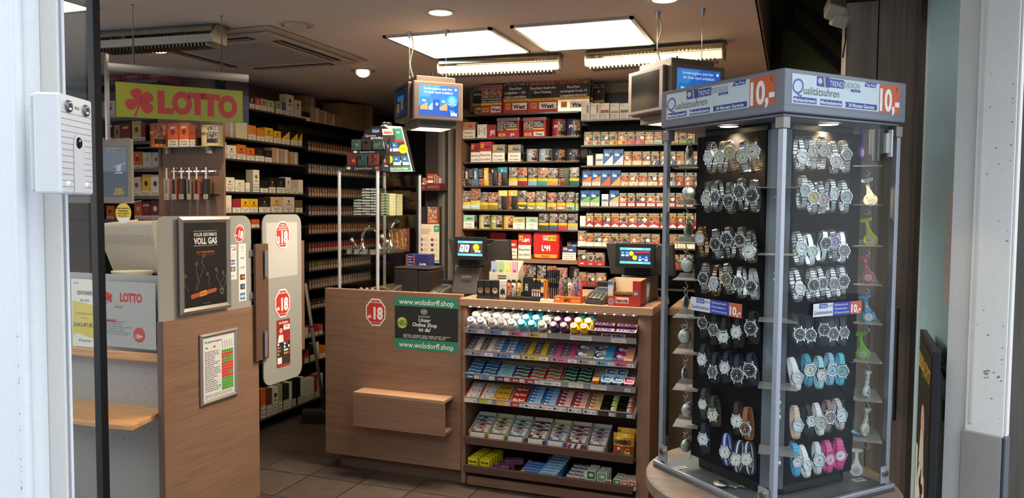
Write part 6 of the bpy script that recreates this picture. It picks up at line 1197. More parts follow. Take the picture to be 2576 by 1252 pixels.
# ================================================================== tills
def till(px0, px1, pyb, disp, Y, label, seed):
 """card till: sloping foot, vent neck, dark monitor back and small customer display"""
 o_ = ay(Y, (px0 + px1) / 2, pyb); zc = TT
 t = empty('till', (o_.x, Y, zc), 0, label, 'till'); g_ = lambda x, y, YY=Y: (ay(YY, x, y).x - o_.x, ay(YY, x, y).z - zc)
 DK = mat('2b2722', .45); DK2 = mat('171513', .4)
 (a0, _), (a1, _) = g_(px0, pyb), g_(px1, pyb); zt = g_(px0, disp[3] + 16)[1]
 f = MB(); f.prism([(-.06, 0), (.24, 0), (.24, zt), (.02, zt)], DK, a0 * .9, a1 * .9, 'x'); f.face((a0 * .3, -.03, zt * .62)); f.build('foot', t, bev=.006, seg=3)
 f = MB(); f.box(-.02, -.034, zt * .6, .04, -.03, zt * .6 + .012, mat('7d776c', .3, .4)); f.build('badge', t)
 f = MB(); f.box(a0 * .75, .02, zt, a1 * .75, .16, zt + .05, DK2);
 for i in range(12): x = lerp(a0 * .7, a1 * .7, i / 11); f.box(x - .003, .014, zt + .008, x + .003, .02, zt + .042, mat('050505', .6))
 f.build('vent_neck', t, bev=.003)
 (m0, zt1), (m1, zb1) = g_(disp[4], disp[6]), g_(disp[5], disp[7])
 f = MB(); f.prism([(m0, zt1), (m0 + (m1 - m0) * .25, zt1 + .0), (m0 + (m1 - m0) * .3, zt1 - .03), (m0 + (m1 - m0) * .7, zt1 - .03), (m0 + (m1 - m0) * .78, zt1 - .004), (m1, zt1), (m1 + .01, zb1), (m0 + .03, zb1)], DK, .03, .06, 'y'); f.prism([(m0, zt1), (m1, zt1), (m1 + .01, zb1), (m0 + .03, zb1)], DK2, .06, .09, 'y'); f.build('monitor', t, bev=.004)
 (d0, dt), (d1, db) = g_(disp[0], disp[1], Y - .03), g_(disp[2], disp[3], Y - .03)
 f = MB(); f.prism(rr_pts(d0, db, d1, dt, .008), DK2, -.04, -.015, 'y'); f.box(d0 + .05, -.015, db + .03, d1 - .05, .03, dt - .03, DK2); fr = f.build('customer_display', t, bev=.002)
 f = MB(); f.face((d0, -.0405, db)); W_, H_ = d1 - d0, dt - db; u0, u1, v0, v1 = W_ * .12, W_ * .9, H_ * .17, H_ * .83; E = lambda c, e=.7: mat(c, .15, 0, e, 0, 0, 3)
 f.rect(u0, v0, u1, v1, E('4a3a34') if seed == 1 else E('2c3444'), 1); hb = (v1 - v0) * .15; f.rect(u0, v1 - hb, u1, v1, E('4fb4dc'), 2); f.rect(u0, v0, u1, v0 + hb, E('4fb4dc'), 2)
 f.lines(u0 + (u1 - u0) * .25, v1 - hb * .8, u0 + (u1 - u0) * .75, v1 - hb * .2, 1, E('bfe4f2'), 3, .6, .05, seed); f.text('www.wolsdorff.shop', (u0 + u1) / 2, v0 + hb / 2, hb * .55, E('bfe4f2'), (u1 - u0) * .7, 3)
 w_, h_ = u1 - u0, v1 - v0
 if seed == 1:
  for k_, (x, y) in enumerate(((.06, .28), (.26, .28))): f.pg([(u0 + w_ * x, v0 + h_ * y), (u0 + w_ * (x + .17), v0 + h_ * (y - .04)), (u0 + w_ * (x + .24), v0 + h_ * .72), (u0 + w_ * (x + .07), v0 + h_ * .76)], E('c4d2e8'), 3); f.rect(u0 + w_ * (x + .1), v0 + h_ * .42, u0 + w_ * (x + .13), v0 + h_ * .65, E('20242c'), 4)
  f.pg([(u0 + w_ * .45, v0 + h_ * .2), (u0 + w_ * .5, v0 + h_ * .2), (u0 + w_ * .54, v0 + h_ * .8), (u0 + w_ * .49, v0 + h_ * .8)], E('1c2030'), 4); f.disc(u0 + w_ * .75, v0 + h_ * .58, h_ * .22, E('d9d42c'), 3); f.text('34,95€', u0 + w_ * .75, v0 + h_ * .5, h_ * .07, E('5a5410'), w_ * .2, 4, .02)
  f.rect(u0 + w_ * .7, v0 + h_ * .24, u0 + w_ * .92, v0 + h_ * .38, E('e8ecef'), 5); f.text('NEU', u0 + w_ * .81, v0 + h_ * .31, h_ * .1, E('3a4c5c'), None, 6, .04)
 else:
  for (x, y) in ((.04, .5), (.18, .5), (.6, .24), (.8, .24)): f.rect(u0 + w_ * x, v0 + h_ * y, u0 + w_ * (x + .12), v0 + h_ * (y + .28), E('2464c0'), 3); f.rect(u0 + w_ * (x + .01), v0 + h_ * (y - .04), u0 + w_ * (x + .11), v0 + h_ * (y + .06), E('dfe4ec'), 4); f.text('blu', u0 + w_ * (x + .06), v0 + h_ * (y + .18), h_ * .06, E('eef2f8'), None, 4, .03)
  f.disc(u0 + w_ * .38, v0 + h_ * .64, h_ * .15, E('d9d42c'), 3); f.disc(u0 + w_ * .49, v0 + h_ * .38, h_ * .15, E('d9d42c'), 3); f.pg([(u0 + w_ * .5, v0 + h_ * .66), (u0 + w_ * .96, v0 + h_ * .7), (u0 + w_ * .96, v0 + h_ * .82), (u0 + w_ * .5, v0 + h_ * .78)], E('a82a3a'), 3); f.text('+', u0 + w_ * .76, v0 + h_ * .32, h_ * .14, E('eef2f8'), None, 5, .05)
 f.build('screen', fr)
 f = MB(); f.tube([(a0 * .5, .2, .3), (a0 * .9, .24, .1), (a0 * 1.2, .1, .01), (a0 * 1.5, 0, .008)], .004, BLACK, 6); f.build('cable', t); return t
till(1140, 1210, 739, (1144, 595, 1223, 654, 1123, 1273, 600, 672), 4.24, 'black till on the left with brown and blue customer display', 1)
till(1556, 1642, 752, (1549, 611, 1647, 675, 1521, 1690, 611, 695), 4.24, 'black till on the right, behind the red wafer box', 2)

def card_reader(px0, px1, pyt, pyb, Y, zc, label, s=1.0):
 a, c = ay(Y, px0, pyb), ay(Y, px1, pyb); w = (c.x - a.x) * .5; L = .2 * s; hb, hf = (ay(Y + .1, px0, pyt).z - zc) * .72, .03
 t = empty('card_terminal', ((a.x + c.x) / 2, Y, zc), math.radians(-12), label, 'card terminal', 'card terminals on the counter')
 f = MB(); f.prism([(0, 0), (L * .9, 0), (L, hb * .5), (L * .92, hb), (L * .35, hb * .72), (.0, hf)], mat('3a342e', .4), -w * .8, w * .8, 'x'); f.build('body', t, bev=.01, seg=3)
 d_ = Vector((0, L * .35, hb * .72 - hf)).normalized(); f = MB(); f.face((-w * .6, -.0, hf + .001), (1, 0, 0), d_)
 f.rect(0, .0, w * 1.2, L * .33, mat('1a1816', .3), 2);
 for j in range(3):
  for i in range(3): f.rect(w * (.12 + .36 * i), L * (.09 + .07 * j), w * (.38 + .36 * i), L * (.135 + .07 * j), '4a4844', 4)
 for i, c_ in enumerate(('b8322a', 'd9b92c', '2f8a4a')): f.rect(w * (.12 + .36 * i), L * .025, w * (.38 + .36 * i), L * .07, c_, 4)
 f.build('keypad', t); d2 = Vector((0, L * .5, hb * .28)).normalized(); f = MB(); f.face((-w * .55, L * .4, hb * .75), (1, 0, 0), d2); f.rect(0, 0, w * 1.1, L * .28, mat('27303a', .12), 3); f.rect(0, L * .3, w * 1.1, L * .34, mat('b0a898', .2, .5), 3); f.build('display', t)
 f = MB(); f.box(-w * .75, L * .75, hb * .8, w * .75, L * .95, hb * 1.3, BLACK); f.build('roll_holder', t, bev=.004); return t
card_reader(1461, 1524, 704, 757, 4.0, TT, 'card terminal on the worktop between lighters and red wafer box')
WZ = CT - .04
card_reader(957, 990, 698, 728, 4.13, WZ, 'card terminal behind the vitrine pole beside the black receipt printer', .8)
card_reader(1068, 1112, 700, 738, 4.1, WZ, 'card terminal between the receipt printer and the left till', .9)
a, c = ay(4.22, 990, 728), ay(4.22, 1083, 674); t = empty('receipt_printer', ((a.x + c.x) / 2, 4.22, WZ), 0, 'black receipt printer on the counter behind the green shop sticker', 'printer'); w, h = (c.x - a.x) / 2, c.z - WZ
f = MB(); f.box(-w, 0, 0, w * .3, .2, h * .93, mat('141211', .5)); f.box(w * .3, 0, 0, w, .2, h * .9, mat('1b1917', .4)); f.build('housing', t, bev=.008, seg=3); f = MB(); f.box(-w, -.002, h * .93, w, .2, h, mat('2b2825', .35)); f.build('lid', t, bev=.005); f = MB(); f.box(w * .15, -.003, h * .02, w * .28, 0, h * .12, mat('8a857c', .4)); f.build('switch', t)
a, c = ay(4.46, 1020, 672), ay(4.46, 1076, 641); f = MB(); w, h = (c.x - a.x) / 2, c.z - WZ; f.box(-w, 0, 0, w, .1, h, '23265a'); f.face((-w, 0, 0)); f.rect(w * .1, h * .6, w * .18, h, 'c04a3a', 1); f.rect(w * .75, h * .6, w * .83, h, 'c04a3a', 1); f.text('OCB', w * 1.55, h * .7, .028, 'e8e4da', w * .6, 1, .04); f.lines(w * .25, h * .6, w * .7, h * .97, 5, 'b8b4c8', 1, .3, .5)
tag(f.build('paper_box', None, ((a.x + c.x) / 2, 4.46, WZ)), 'dark blue rolling paper box behind the receipt printer', 'box')

# ================================================================== small goods on the worktop
FY = 4.0
def wpx(px, Y=FY): return ay(Y, px, 730).x
def topz(px, py, Y=FY): return ay(Y, px, py).z - TT
G = 'lighter boxes in the clear tray on the worktop'
tx0, tx1 = wpx(1199), wpx(1274)
f = MB(); f.box(tx0, FY - .004, TT, tx1, FY + .06, TT + .002, ACRYL); f.box(tx0, FY - .004, TT, tx1, FY - .002, TT + .016, ACRYL); tag(f.build('acrylic_tray'), 'clear acrylic tray holding the emblem lighter boxes', 'tray')
for i, (a, c, bs, em, lk) in enumerate(((1200, 1217, '1f1b19', 'b58a78', 'black box with pale face emblem'), (1218.5, 1235, '1f1b19', 'a87a5a', 'black box with tan emblem'), (1236.5, 1254, '1f1b19', 'd9c8ae', 'black box with round cream emblem'), (1256, 1273, 'ddd5c4', '1a1816', 'white box with black eagle emblem'))):
 x0, x1 = wpx(a), wpx(c); w = x1 - x0; h = topz(a, 706)
 f = pk(w, h); f.box(-w / 2, 0, 0, w / 2, .05, h, bs); f.face((-w / 2, 0, 0))
 if i < 3: f.disc(w / 2, h * .45, w * .38, em, 1, 18); f.disc(w / 2, h * .47, w * .26, '5a3a2c' if i != 2 else '7a2a22', 2, 12); f.disc(w / 2, h * .42, w * .14, em, 3, 8)
 else:
  f.rect(0, h * .72, w, h * .735, '8a8478', 1); f.pg([(w * .5, h * .12), (w * .6, h * .3), (w * .9, h * .2), (w * .8, h * .55), (w * .6, h * .5), (w * .55, h * .62), (w * .45, h * .62), (w * .4, h * .5), (w * .2, h * .55), (w * .1, h * .2), (w * .4, h * .3)], '1a1816', 1)
 o = f.build('lighter_box', None, ((x0 + x1) / 2, FY, TT + .0025), bev=.001); tag(o, lk + ' in the clear tray on the worktop', 'lighter box', G)
def lighter(w, h, c, c2=None, cap='c9c9c6', btn='b8281f', seed=0, dark=False):
 """returns root with body, cap, button"""
 def mk(x, y, z, label, group):
  t = empty('lighter', (x, y, z), 0, label, 'lighter', group); r = w / 2
  f = MB(); f.M = Matrix.Diagonal((1, .62, 1, 1)); f.lathe([(r * .8, 0), (r, .002), (r, h * .8), (r * .95, h * .81)], c, 14); f.M = Matrix.Identity(4); rd = random.Random(seed)
  if c2:
   f.face((-r, -r * .63, 0))
   for k in range(7): f.disc(w * rd.uniform(.25, .75), h * rd.uniform(.08, .72), w * rd.uniform(.1, .2), rd.choice(c2), 1, 8)
  f.build('body', t)
  f = MB(); f.box(-r * .8, -r * .5, h * .81, r * .5, r * .5, h * .98, mat(cap, .25, 0 if dark else .8)); f.build('cap', t, bev=.0008)
  f = MB(); f.box(r * .35, -r * .4, h * .8, r * 1.05, r * .4, h * .9, btn); f.build('button', t); return t
 return mk
G = 'lighters standing on the worktop'
for i, (a, c, bs, c2, lk) in enumerate(((1274, 1284, 'c87a5a', ['e8dccc', 'a83a2a'], 'salmon lighter with cartoon print'), (1285, 1297, 'c9c0b4', ['1a1816', 'c04a4a'], 'black and white striped lighter'), (1299, 1309, 'c9b84a', ['e8dfb0', '5a4a1a'], 'yellow lighter with white print'))):
 lighter(wpx(c) - wpx(a), topz(a, 703) - .02, bs, c2, '2a2624', '2a2624', i, True)((wpx(a) + wpx(c)) / 2, FY + .012, TT + .0205, lk + ' in the black holder', G)
x0, x1 = wpx(1272), wpx(1358); f = MB(); f.box(x0, FY, TT, x1, FY + .1, TT + .02, mat('1b1816', .5)); f.box(x0, FY + .08, TT + .02, x1, FY + .1, TT + .04, mat('1b1816', .5)); tag(f.build('lighter_holder', bev=.002), 'low black lighter holder on the worktop', 'holder')
for i in range(4): a = 1336 + i * 5.8; lighter(wpx(a + 5.4) - wpx(a), topz(a, 703) - .02, '1a1816', None, '17150f', '17150f', i, True)((wpx(a) + wpx(a + 5.4)) / 2, FY + .012, TT + .0205, 'black lighter with red and white stripe, %s from left in the black holder' % ordw(i), G)
for o in [x for x in bpy.data.objects if x.name.startswith('lighter') and x.get('label', '').startswith('black lighter with red')]:
 h = .06; f = MB(); f.face((-.005, -.0046, 0)); f.rect(.001, .006, .009, h * .75, 'd9cfc0', 1); f.rect(.001, .028, .009, .034, 'b8322a', 2); f.build('printed_band', o)
x0, x1 = wpx(1309), wpx(1335); t = empty('filter_pouch', ((x0 + x1) / 2, FY + .045, TT + .0205), 0, 'black soft pouch with white letters standing in the black holder', 'pouch'); w, h = x1 - x0, topz(1320, 697) - .02
f = MB(); f.prism([(-w / 2, 0), (w / 2, 0), (w / 2, h * .8), (w * .42, h), (-w * .42, h), (-w / 2, h * .85)], '1a1715', -.006, .006, 'y'); f.face((-w / 2, -.006, 0)); f.text('ZEH', w * .36, h * .45, w * .26, 'e2ddd2', h * .6, 1, .04, rot=math.pi / 2); f.build('pouch_body', t, bev=.003)
x0, x1 = wpx(1359), wpx(1393); f = MB(); f.box(x0, FY, TT, x1, FY + .1, TT + .014, mat('d9d2c4', .5)); tag(f.build('lighter_stand'), 'low white stand under the orange and black slim lighters', 'stand')
for i, a in enumerate((1365.5, 1371.5)): lighter(wpx(a + 5.4) - wpx(a), topz(a, 702) - .014, 'c8731f', None, 'd9832a', 'a85a1a', i, True)((wpx(a) + wpx(a + 5.4)) / 2, FY + .012, TT + .0145, 'slim orange lighter, %s from left on the white stand' % ordw(i), G)
k = 0
for j in range(3):
 for i in range(5):
  a = 1366 + i * 5.6 + j * 2.5; px_ = wpx(a + 2.5); h = topz(a, 685 - j * 2) - .0145
  if j == 0 and i < 2: continue
  t = empty('slim_lighter', (px_, FY + .03 + j * .022, TT + .0145), 0, 'tall slim black lighter, %s from left in the %s row on the white stand' % (ordw(i), ('front', 'middle', 'rear')[j]), 'lighter', 'tall slim black lighters')
  f = MB(); f.cyl((0, 0), .0052, 0, h * .74, mat('151312', .3), 10); f.build('body', t); f = MB(); f.cyl((0, 0), .0056, h * .76, h, mat('1d1b1a', .25), 10); f.build('cap', t); f = MB(); f.cyl((0, 0), .0058, h * .74, h * .76, CHROME, 10); f.build('band', t)
x0, x1 = wpx(1394), wpx(1461); t = empty('lighter_display_box', ((x0 + x1) / 2, FY, TT), 0, 'orange lighter display box on the worktop beside the card terminal', 'display box'); w, h = (x1 - x0), .034
f = MB(); f.box(-w / 2, 0, 0, w / 2, .11, h, 'c96a1f'); f.face((-w / 2, 0, 0)); f.text('BIC', w * .5, h * .45, h * .5, '1c1816', w * .25, 1, .05, .2); f.rect(w * .06, h * .4, w * .2, h * .75, 'e0b48a', 1)
for i in range(4): f.ring(w * (.7 + .08 * i), h * .4, .003, .0042, 'e8dccc', 1, 8)
f.build('tray', t, bev=.001)
for i, (a, c, bs, c2, lk) in enumerate(((1403, 1413.5, 'a86a8a', ['c9a0b8', '6a3a5a'], 'pink patterned'), (1414.5, 1425, '3a4a1c', ['c9c02c', '2f8a3a', '4a9ac0'], 'yellow green dotted'), (1426, 1438, 'd3c8b8', ['c8506a', 'b83a50'], 'white and pink flowered'), (1439.5, 1452, '8a8098', ['2a2050', 'e0d8d0', '4a3a8a'], 'violet and white'), (1453.5, 1463, 'c8505a', ['e0b0a8', 'a83040'], 'coral red'))):
 lighter(wpx(c) - wpx(a) - .001, topz(a, 703) - h, bs, c2, 'c9c9c6', 'b8281f', i + 9)((wpx(a) + wpx(c)) / 2, FY + .02, TT + h + .0005, lk + ' lighter with chrome top standing in the orange display box', 'lighters in the orange display box')
for i in range(4): lighter(.021, topz(1420, 700) - h, ['6a4a8a', '2f8a6a', 'c9a02c', '3a6ab0'][i], ['e0d8d0'], 'c9c9c6', 'b8281f', i)(wpx(1411 + i * 13), FY + .055, TT + h + .0005, ['violet', 'green', 'yellow', 'blue'][i] + ' lighter in the rear row of the orange display box', 'lighters in the orange display box')
# cream tray with coloured boxes
CY_ = 4.09; a, c = ay(CY_, 1232, 700), ay(CY_, 1303, 657); w, h = c.x - a.x, ay(CY_ + .1, 1260, 655).z - TT
t = empty('cardboard_display', ((a.x + c.x) / 2, CY_, TT), math.radians(6), 'cream cardboard display with four coloured boxes on the worktop', 'display box')
f = MB(); z0 = ay(CY_, 1250, 684).z - TT; f.box(-w / 2, 0, 0, w / 2, .003, z0, 'd9cfba'); f.raw([(w / 2, 0, 0), (w / 2, .13, 0), (w / 2, .13, h), (w / 2, 0, z0)], [(0, 1, 2, 3), (3, 2, 1, 0)], 'd3c8b2'); f.raw([(-w / 2, 0, 0), (-w / 2, .13, 0), (-w / 2, .13, h), (-w / 2, 0, z0)], [(0, 1, 2, 3), (3, 2, 1, 0)], 'c9bfa8'); f.box(-w / 2, .127, 0, w / 2, .13, h, 'd9cfba'); f.box(-w / 2, .003, z0 * .8, w / 2, .127, z0 * .82, 'c2b8a0')
f.face((-w / 2, 0, 0)); f.rect(0, z0 * .35, w, z0 * .6, '8a3a2c', 1); f.lines(w * .3, z0 * .72, w * .6, z0 * .9, 2, '3a2420', 2, .6, .1); f.build('tray', t)
for i, (c1, c2) in enumerate((('aab8cc', '3a6ac0'), ('a8c890', '4a9a2c'), ('d6d68a', 'c9c02c'), ('d0a0b4', 'b02c7a'))):
 o = pk(.03, .08); bw = .033; bh = .085; o.box(-bw / 2, 0, 0, bw / 2, .018, bh, mat(c1, .25, 0, 0, .5)); o.face((-bw / 2, 0, 0)); o.rect(bw * .25, bh * .05, bw * .75, bh * .45, c2, 1)
 ob = o.build('cigarette_case', None); ob.location = t.matrix_basis @ Vector((-w / 2 + .022 + i * .0405, .02, z0 * .83)); ob.rotation_euler = (0, 0, math.radians(6)); tag(ob, '%s translucent plastic case in the cream cardboard display' % ('blue', 'green', 'yellow', 'pink')[i], 'case', 'plastic cases in the cream display')
# red wafer box
Y_ = 3.99; a, c = ay(Y_, 1529, 760), ay(Y_, 1611, 763); w = c.x - a.x; t = empty('wafer_display_box', ((a.x + c.x) / 2, Y_, TT), 0, 'red open wafer box at the right end of the worktop', 'display box'); h = ay(Y_, 1600, 707).z - TT; hb = ay(Y_ + .17, 1560, 697).z - TT
f = MB(); lo = h * .38; R_ = 'b02a24'; CRm = 'd6c2a0'
f.box(-w / 2, 0, 0, w / 2, .003, lo, R_); f.box(w * .26, 0, lo, w / 2, .003, h, R_); f.box(-w / 2, 0, lo, -w * .34, .003, h * .98, 'cfc6b8'); f.box(-w / 2, .17, 0, w / 2, .173, hb, CRm)
for sx in (-1, 1): f.raw([(sx * w / 2, 0, 0), (sx * w / 2, .17, 0), (sx * w / 2, .17, hb), (sx * w / 2, 0, h)], [(0, 1, 2, 3)], R_ if sx > 0 else CRm)
f.box(-w / 2, 0, 0, w / 2, .17, .003, CRm)
f.face((-w / 2, 0, 0)); f.rect(w * .24, lo * .3, w * .64, lo * .9, 'e8e0d2', 1); f.text('hanuta', w * .44, lo * .6, lo * .42, '7a1c18', w * .37, 2, .04); f.rect(w * .78, h * .42, w * .93, h * .62, '4a72a8', 1); f.text('2x', w * .855, h * .52, h * .1, 'e8e4dc', None, 2, .03); f.disc(w * .1, lo * .45, w * .1, '8a78a8', 1, 16, lo * .4); f.rect(w * .02, lo * .5, w * .17, lo * .72, 'cf9a2c', 2); f.text('hanuta', w * .095, lo * .6, lo * .1, '3a1c10', w * .12, 3, .02); f.rect(w * .01, h * .45, w * .15, h * .72, 'dcd6ca', 1); f.rect(0, h * .82, w * .15, h * .96, '4a72a8', 1)
f.build('box', t)
GO = mat('c98a4a', .22, .85, 0, 0, .5, 180)
for i in range(5):
 f = MB(); f.prism([(-w * .3, 0), (-w * .33, .006), (-w * .3, .012), (w * .2, .013), (w * .24, .007), (w * .2, 0)], GO, 0, .045, 'y'); f.box(-.012, -.0005, .004, .008, .0, .01, '6a90b8')
 tag(f.build('wafer', None, ((a.x + c.x) / 2, Y_ + .012 + .02 * (i % 2), TT + .0035 + i * .0145), bev=.003), 'gold wrapped wafer, %s from below in the red box' % ordw(i), 'wafer', 'gold wrapped wafers in the red box')
f = MB(); q0, q1 = ay(4.0, 1512, 755), ay(4.05, 1526, 748); f.tube([(q0.x, 4.0, TT + .005), (q1.x, 4.06, TT + .007)], .0045, BLACK, 8); tag(f.build('pen'), 'short black pen lying left of the red wafer box', 'pen')

# ================================================================== glass vitrine
vx0, vx1, vy0, vy1 = -2.628, -2.36, 4.1, 4.66; vz1 = ay(4.1, 900, 430).z; vz0 = WZ
t = empty('glass_vitrine', ((vx0 + vx1) / 2, (vy0 + vy1) / 2, vz0), 0, 'glass vitrine with steel corner poles on the service counter', 'vitrine'); w, dd, H_ = (vx1 - vx0) / 2, (vy1 - vy0) / 2, vz1 - vz0
for sx, sy in ((-1, -1), (1, -1), (1, 1), (-1, 1)): f = MB(); f.cyl((sx * w, sy * dd), .0105, 0, H_, mat('cfd0d2', .3, .6), 18); f.cyl((sx * w, sy * dd), .013, H_ - .004, H_ + .004, CHROME, 18); f.build('pole', t)
f = MB(); f.box(-w + .01, -dd + .004, .002, w - .01, -dd + .008, H_ - .008, CLEAR); f.build('front_pane', t); f = MB(); f.box(w - .008, -dd + .01, .002, w - .004, dd - .01, H_ - .008, CLEAR); f.build('side_pane', t)
f = MB(); f.box(-w, -dd, H_ - .006, w, dd, H_, CLEAR); f.build('top_pane', t)
vs1 = ay(4.15, 900, 638).z - vz0; vs2 = ay(4.3, 930, 541).z - vz0
SHG = glass('greenish glass shelf', (.8, .9, .84), .8, .1)
for z in (vs1, vs2): f = MB(); f.box(-w + .012, -dd + .02, z - .005, w - .012, dd - .02, z, SHG); f.build('glass_shelf', t)
G = 'flat rolling paper boxes stacked in the vitrine'
SL = mat('d6d3cc', .5)
bxm = []
for k_ in range(3):
 f = MB(); f.box(-.03, 0, 0, .03, .08, .0165, ['1a1817', '141312', '211f1c'][k_]); f.face((-.03, 0, 0)); f.rect(.0, .002, .06, .008, SL, 1) if k_ != 1 else f.rect(.026, .004, .058, .012, SL, 1)
 if k_ == 1: f.text('Jnk', .014, .008, .009, 'd8d4cc', None, 1, .03)
 else: f.lines(.005, .01, .055, .015, 1, 'bdb9b0', 1, .5, .2)
 bxm.append(f.mesh('paper_box'))
f = MB(); f.box(-.03, 0, 0, .03, .08, .0165, 'b5ae86'); f.face((-.03, 0, 0)); f.rect(0, .002, .06, .005, '2a2a24', 1); f.rect(.02, .006, .04, .013, '3a6a5a', 1); bxm.append(f.mesh('paper_box'))
for ci in range(4):
 n_ = (6, 10, 10, 8)[ci]
 for r_ in range(n_):
  x = vx0 + .044 + ci * .0605 ; put(bxm[3 if ci == 3 else (r_ * 2 + ci) % 3], 'paper_box', x, 4.24 + .03 * (ci == 3), vz0 + vs2 + .0005 + r_ * .0172, 0, 'flat %s paper box, %s from below in the %s stack inside the vitrine' % ('cream' if ci == 3 else 'black', ordw(r_), ordw(ci)), 'paper box', G)
for ci in range(3):
 for r_ in range(8): put(bxm[3 if ci else 2], 'paper_box', vx0 + .07 + ci * .062, 4.42, vz0 + vs2 + .0005 + r_ * .0172, 0, 'flat %s paper box, %s from below in rear stack %s of the vitrine' % ('cream' if ci else 'black', ordw(r_), ('one', 'two', 'three')[ci]), 'paper box', G)
# glass water pipes, grinders
GL_ = glass('pipe glass', (.86, .84, .74), 1.0, .22, .02)
def pipe(x, y, z, label, lean, s):
 t = empty('water_pipe', (x, y, z), lean, label, 'water pipe', 'glass water pipes in the vitrine')
 f = MB(); f.lathe([(.03 * s, 0), (.034 * s, .012 * s), (.03 * s, .035 * s), (.014 * s, .055 * s), (.011 * s, .07 * s)], GL_, 20); f.build('bulb', t)
 f = MB(); f.tube([(0, 0, .07 * s), (.0, 0, .11 * s), (.02 * s, 0, .15 * s), (.05 * s, 0, .17 * s)], [.011 * s, .0105 * s, .011 * s, .014 * s], GL_, 12); f.build('neck', t)
 f = MB(); f.tube([(-.025 * s, 0, .03 * s), (-.055 * s, -.01, .07 * s)], .005 * s, GL_, 10); f.tube([(-.055 * s, -.01, .07 * s), (-.07 * s, -.012, .09 * s)], [.007 * s, .012 * s], mat('c9c4b4', .2), 10); f.build('bowl_stem', t)
pipe(vx0 + .09, 4.22, vz0 + vs1 + .0005, 'bent glass water pipe on the left of the vitrine shelf', .2, 1.0); pipe(vx0 + .175, 4.28, vz0 + vs1 + .0005, 'straight glass water pipe beside the vitrine pole', 2.9, .9); pipe(vx0 + .16, 4.45, vz0 + vs1 + .0005, 'tall glass water pipe at the back of the vitrine shelf', 1.2, 1.2)
for i in range(4):
 t = empty('grinder', (vx0 + .035 + i * .055, 4.155, vz0 + vs1 + .0005), 0, 'round metal grinder, %s from left on the vitrine glass shelf' % ordw(i), 'grinder', 'metal grinders in the vitrine'); f = MB(); f.cyl((0, 0), .02, 0, .014, SILVER, 24); f.build('base', t); f = MB(); f.cyl((0, 0), .0205, .0145, .028, mat('a8a39a', .3, .8), 24); f.build('lid', t)
rd = random.Random(8)
f = MB(); f.box(vx0 + .03, 4.16, vz0, vx0 + .2, 4.4, vz0 + .008, mat('26221f', .4)); tag(f.build('jewellery_tray'), 'flat dark tray at the bottom of the vitrine', 'tray')
for i in range(7):
 x, y = vx0 + .05 + (i % 4) * .042, 4.19 + (i // 4) * .08; f = MB(); f.lathe([(.012, 0), (.014, .006), (.008, .014), (.0001, .017)], mat('c2bca8', .15, .8), 14); tag(f.build('pipe_head', None, (x, y, vz0 + .0085)), 'small shiny metal bowl, %s on the dark tray in the vitrine' % ordw(i), 'pipe bowl', 'metal bowls at the bottom of the vitrine')
a = ay(4.5, 1000, 574); c = ay(4.5, 1046, 634)
f = MB(); w, h = (c.x - a.x), a.z - vz0 - vs1; f.box(-w / 2, 0, 0, w / 2, .03, h, '5a2a20'); f.face((-w / 2, 0, 0)); f.rect(w * .03, h * .1, w * .97, h * .97, PH[2], 1)
for i in range(9): f.pg([(w * (.1 + .09 * i), h * .2), (w * (.14 + .09 * i), h * .2), (w * (.05 + .09 * i + .01 * (i % 3) * 4), h * .8), (w * (.01 + .09 * i + .01 * (i % 3) * 4), h * .8)], ['a83a2a', 'c9a84a', '4a6a2a'][i % 3], 2)
f.build('x', None) if False else tag(f.build('printed_tin', None, (-2.435, 4.5, vz0 + vs1 + .0005)), 'colourful printed metal tin at the right of the vitrine shelf', 'tin')

# display cardboard, sign and ashtray on top of the vitrine
z0 = vz1 + .005
a, c = ay(4.2, 867, 425), ay(4.2, 960, 312); t = empty('box_display', (a.x + (c.x - a.x) * .5, 4.2, z0), math.radians(0), 'black two-tier cardboard display with dark picture boxes on top of the vitrine', 'display'); w, H_ = (c.x - a.x) / 2, c.z - z0
CB = mat('141113', .5); zs_ = (0, H_ * .36, H_ * .7)
f = MB(); f.box(-w, 0, 0, w, .004, H_ * .13, CB); f.box(-w * .85, .05, H_ * .1, w, .054, H_ * .47, CB); f.box(-w * .85, 0.004, H_ * .11, w, .05, H_ * .13, CB); f.box(-w * .8, .05, H_ * .45, w, .1, H_ * .47, CB)
f.prism([(-w * .6, H_ * .68), (w, H_ * .68), (w, H_ * .93), (w * .7, H_), (w * .1, H_), (-w * .35, H_ * .9)], CB, .1, .104, 'y'); f.prism([(0, 0), (.12, 0), (.12, H_ * .95), (.1, H_ * .75), (.06, H_ * .55), (.05, H_ * .4), (.0, H_ * .13)], CB, w, w + .004, 'x')
f.face((-w, 0, 0)); f.text('Zigaretten Boxen', w * 1.0, H_ * .06, H_ * .045, 'b8b4b0', w * 1.1, 1); f.disc(w * .22, H_ * .065, w * .12, 'c9c4bc', 1, 14, H_ * .03); f.disc(w * 1.75, H_ * .065, w * .12, 'a8453a', 1, 14, H_ * .03)
f.face((-w, .05, 0)); f.text('Zigaretten Boxen', w * 1.0, H_ * .43, H_ * .04, 'b8b4b0', w * 1.1, 1); f.disc(w * .35, H_ * .43, w * .12, 'c9c4bc', 1, 14, H_ * .028)
f.face((-w, .1, 0)); f.disc(w * 1.25, H_ * .9, w * .25, '2a3a7a', 1, 16, H_ * .055); f.text('Cool', w * 1.25, H_ * .9, H_ * .06, 'd9d4cc', w * .4, 2, .02, .2); f.text('Zigaretten', w * .95, H_ * .8, H_ * .05, 'b8b4b0', w * .8, 1, .01, .2); f.text('BOXEN', w * 1.3, H_ * .73, H_ * .065, 'd0ccc6', w * .9, 1, .05, .3)
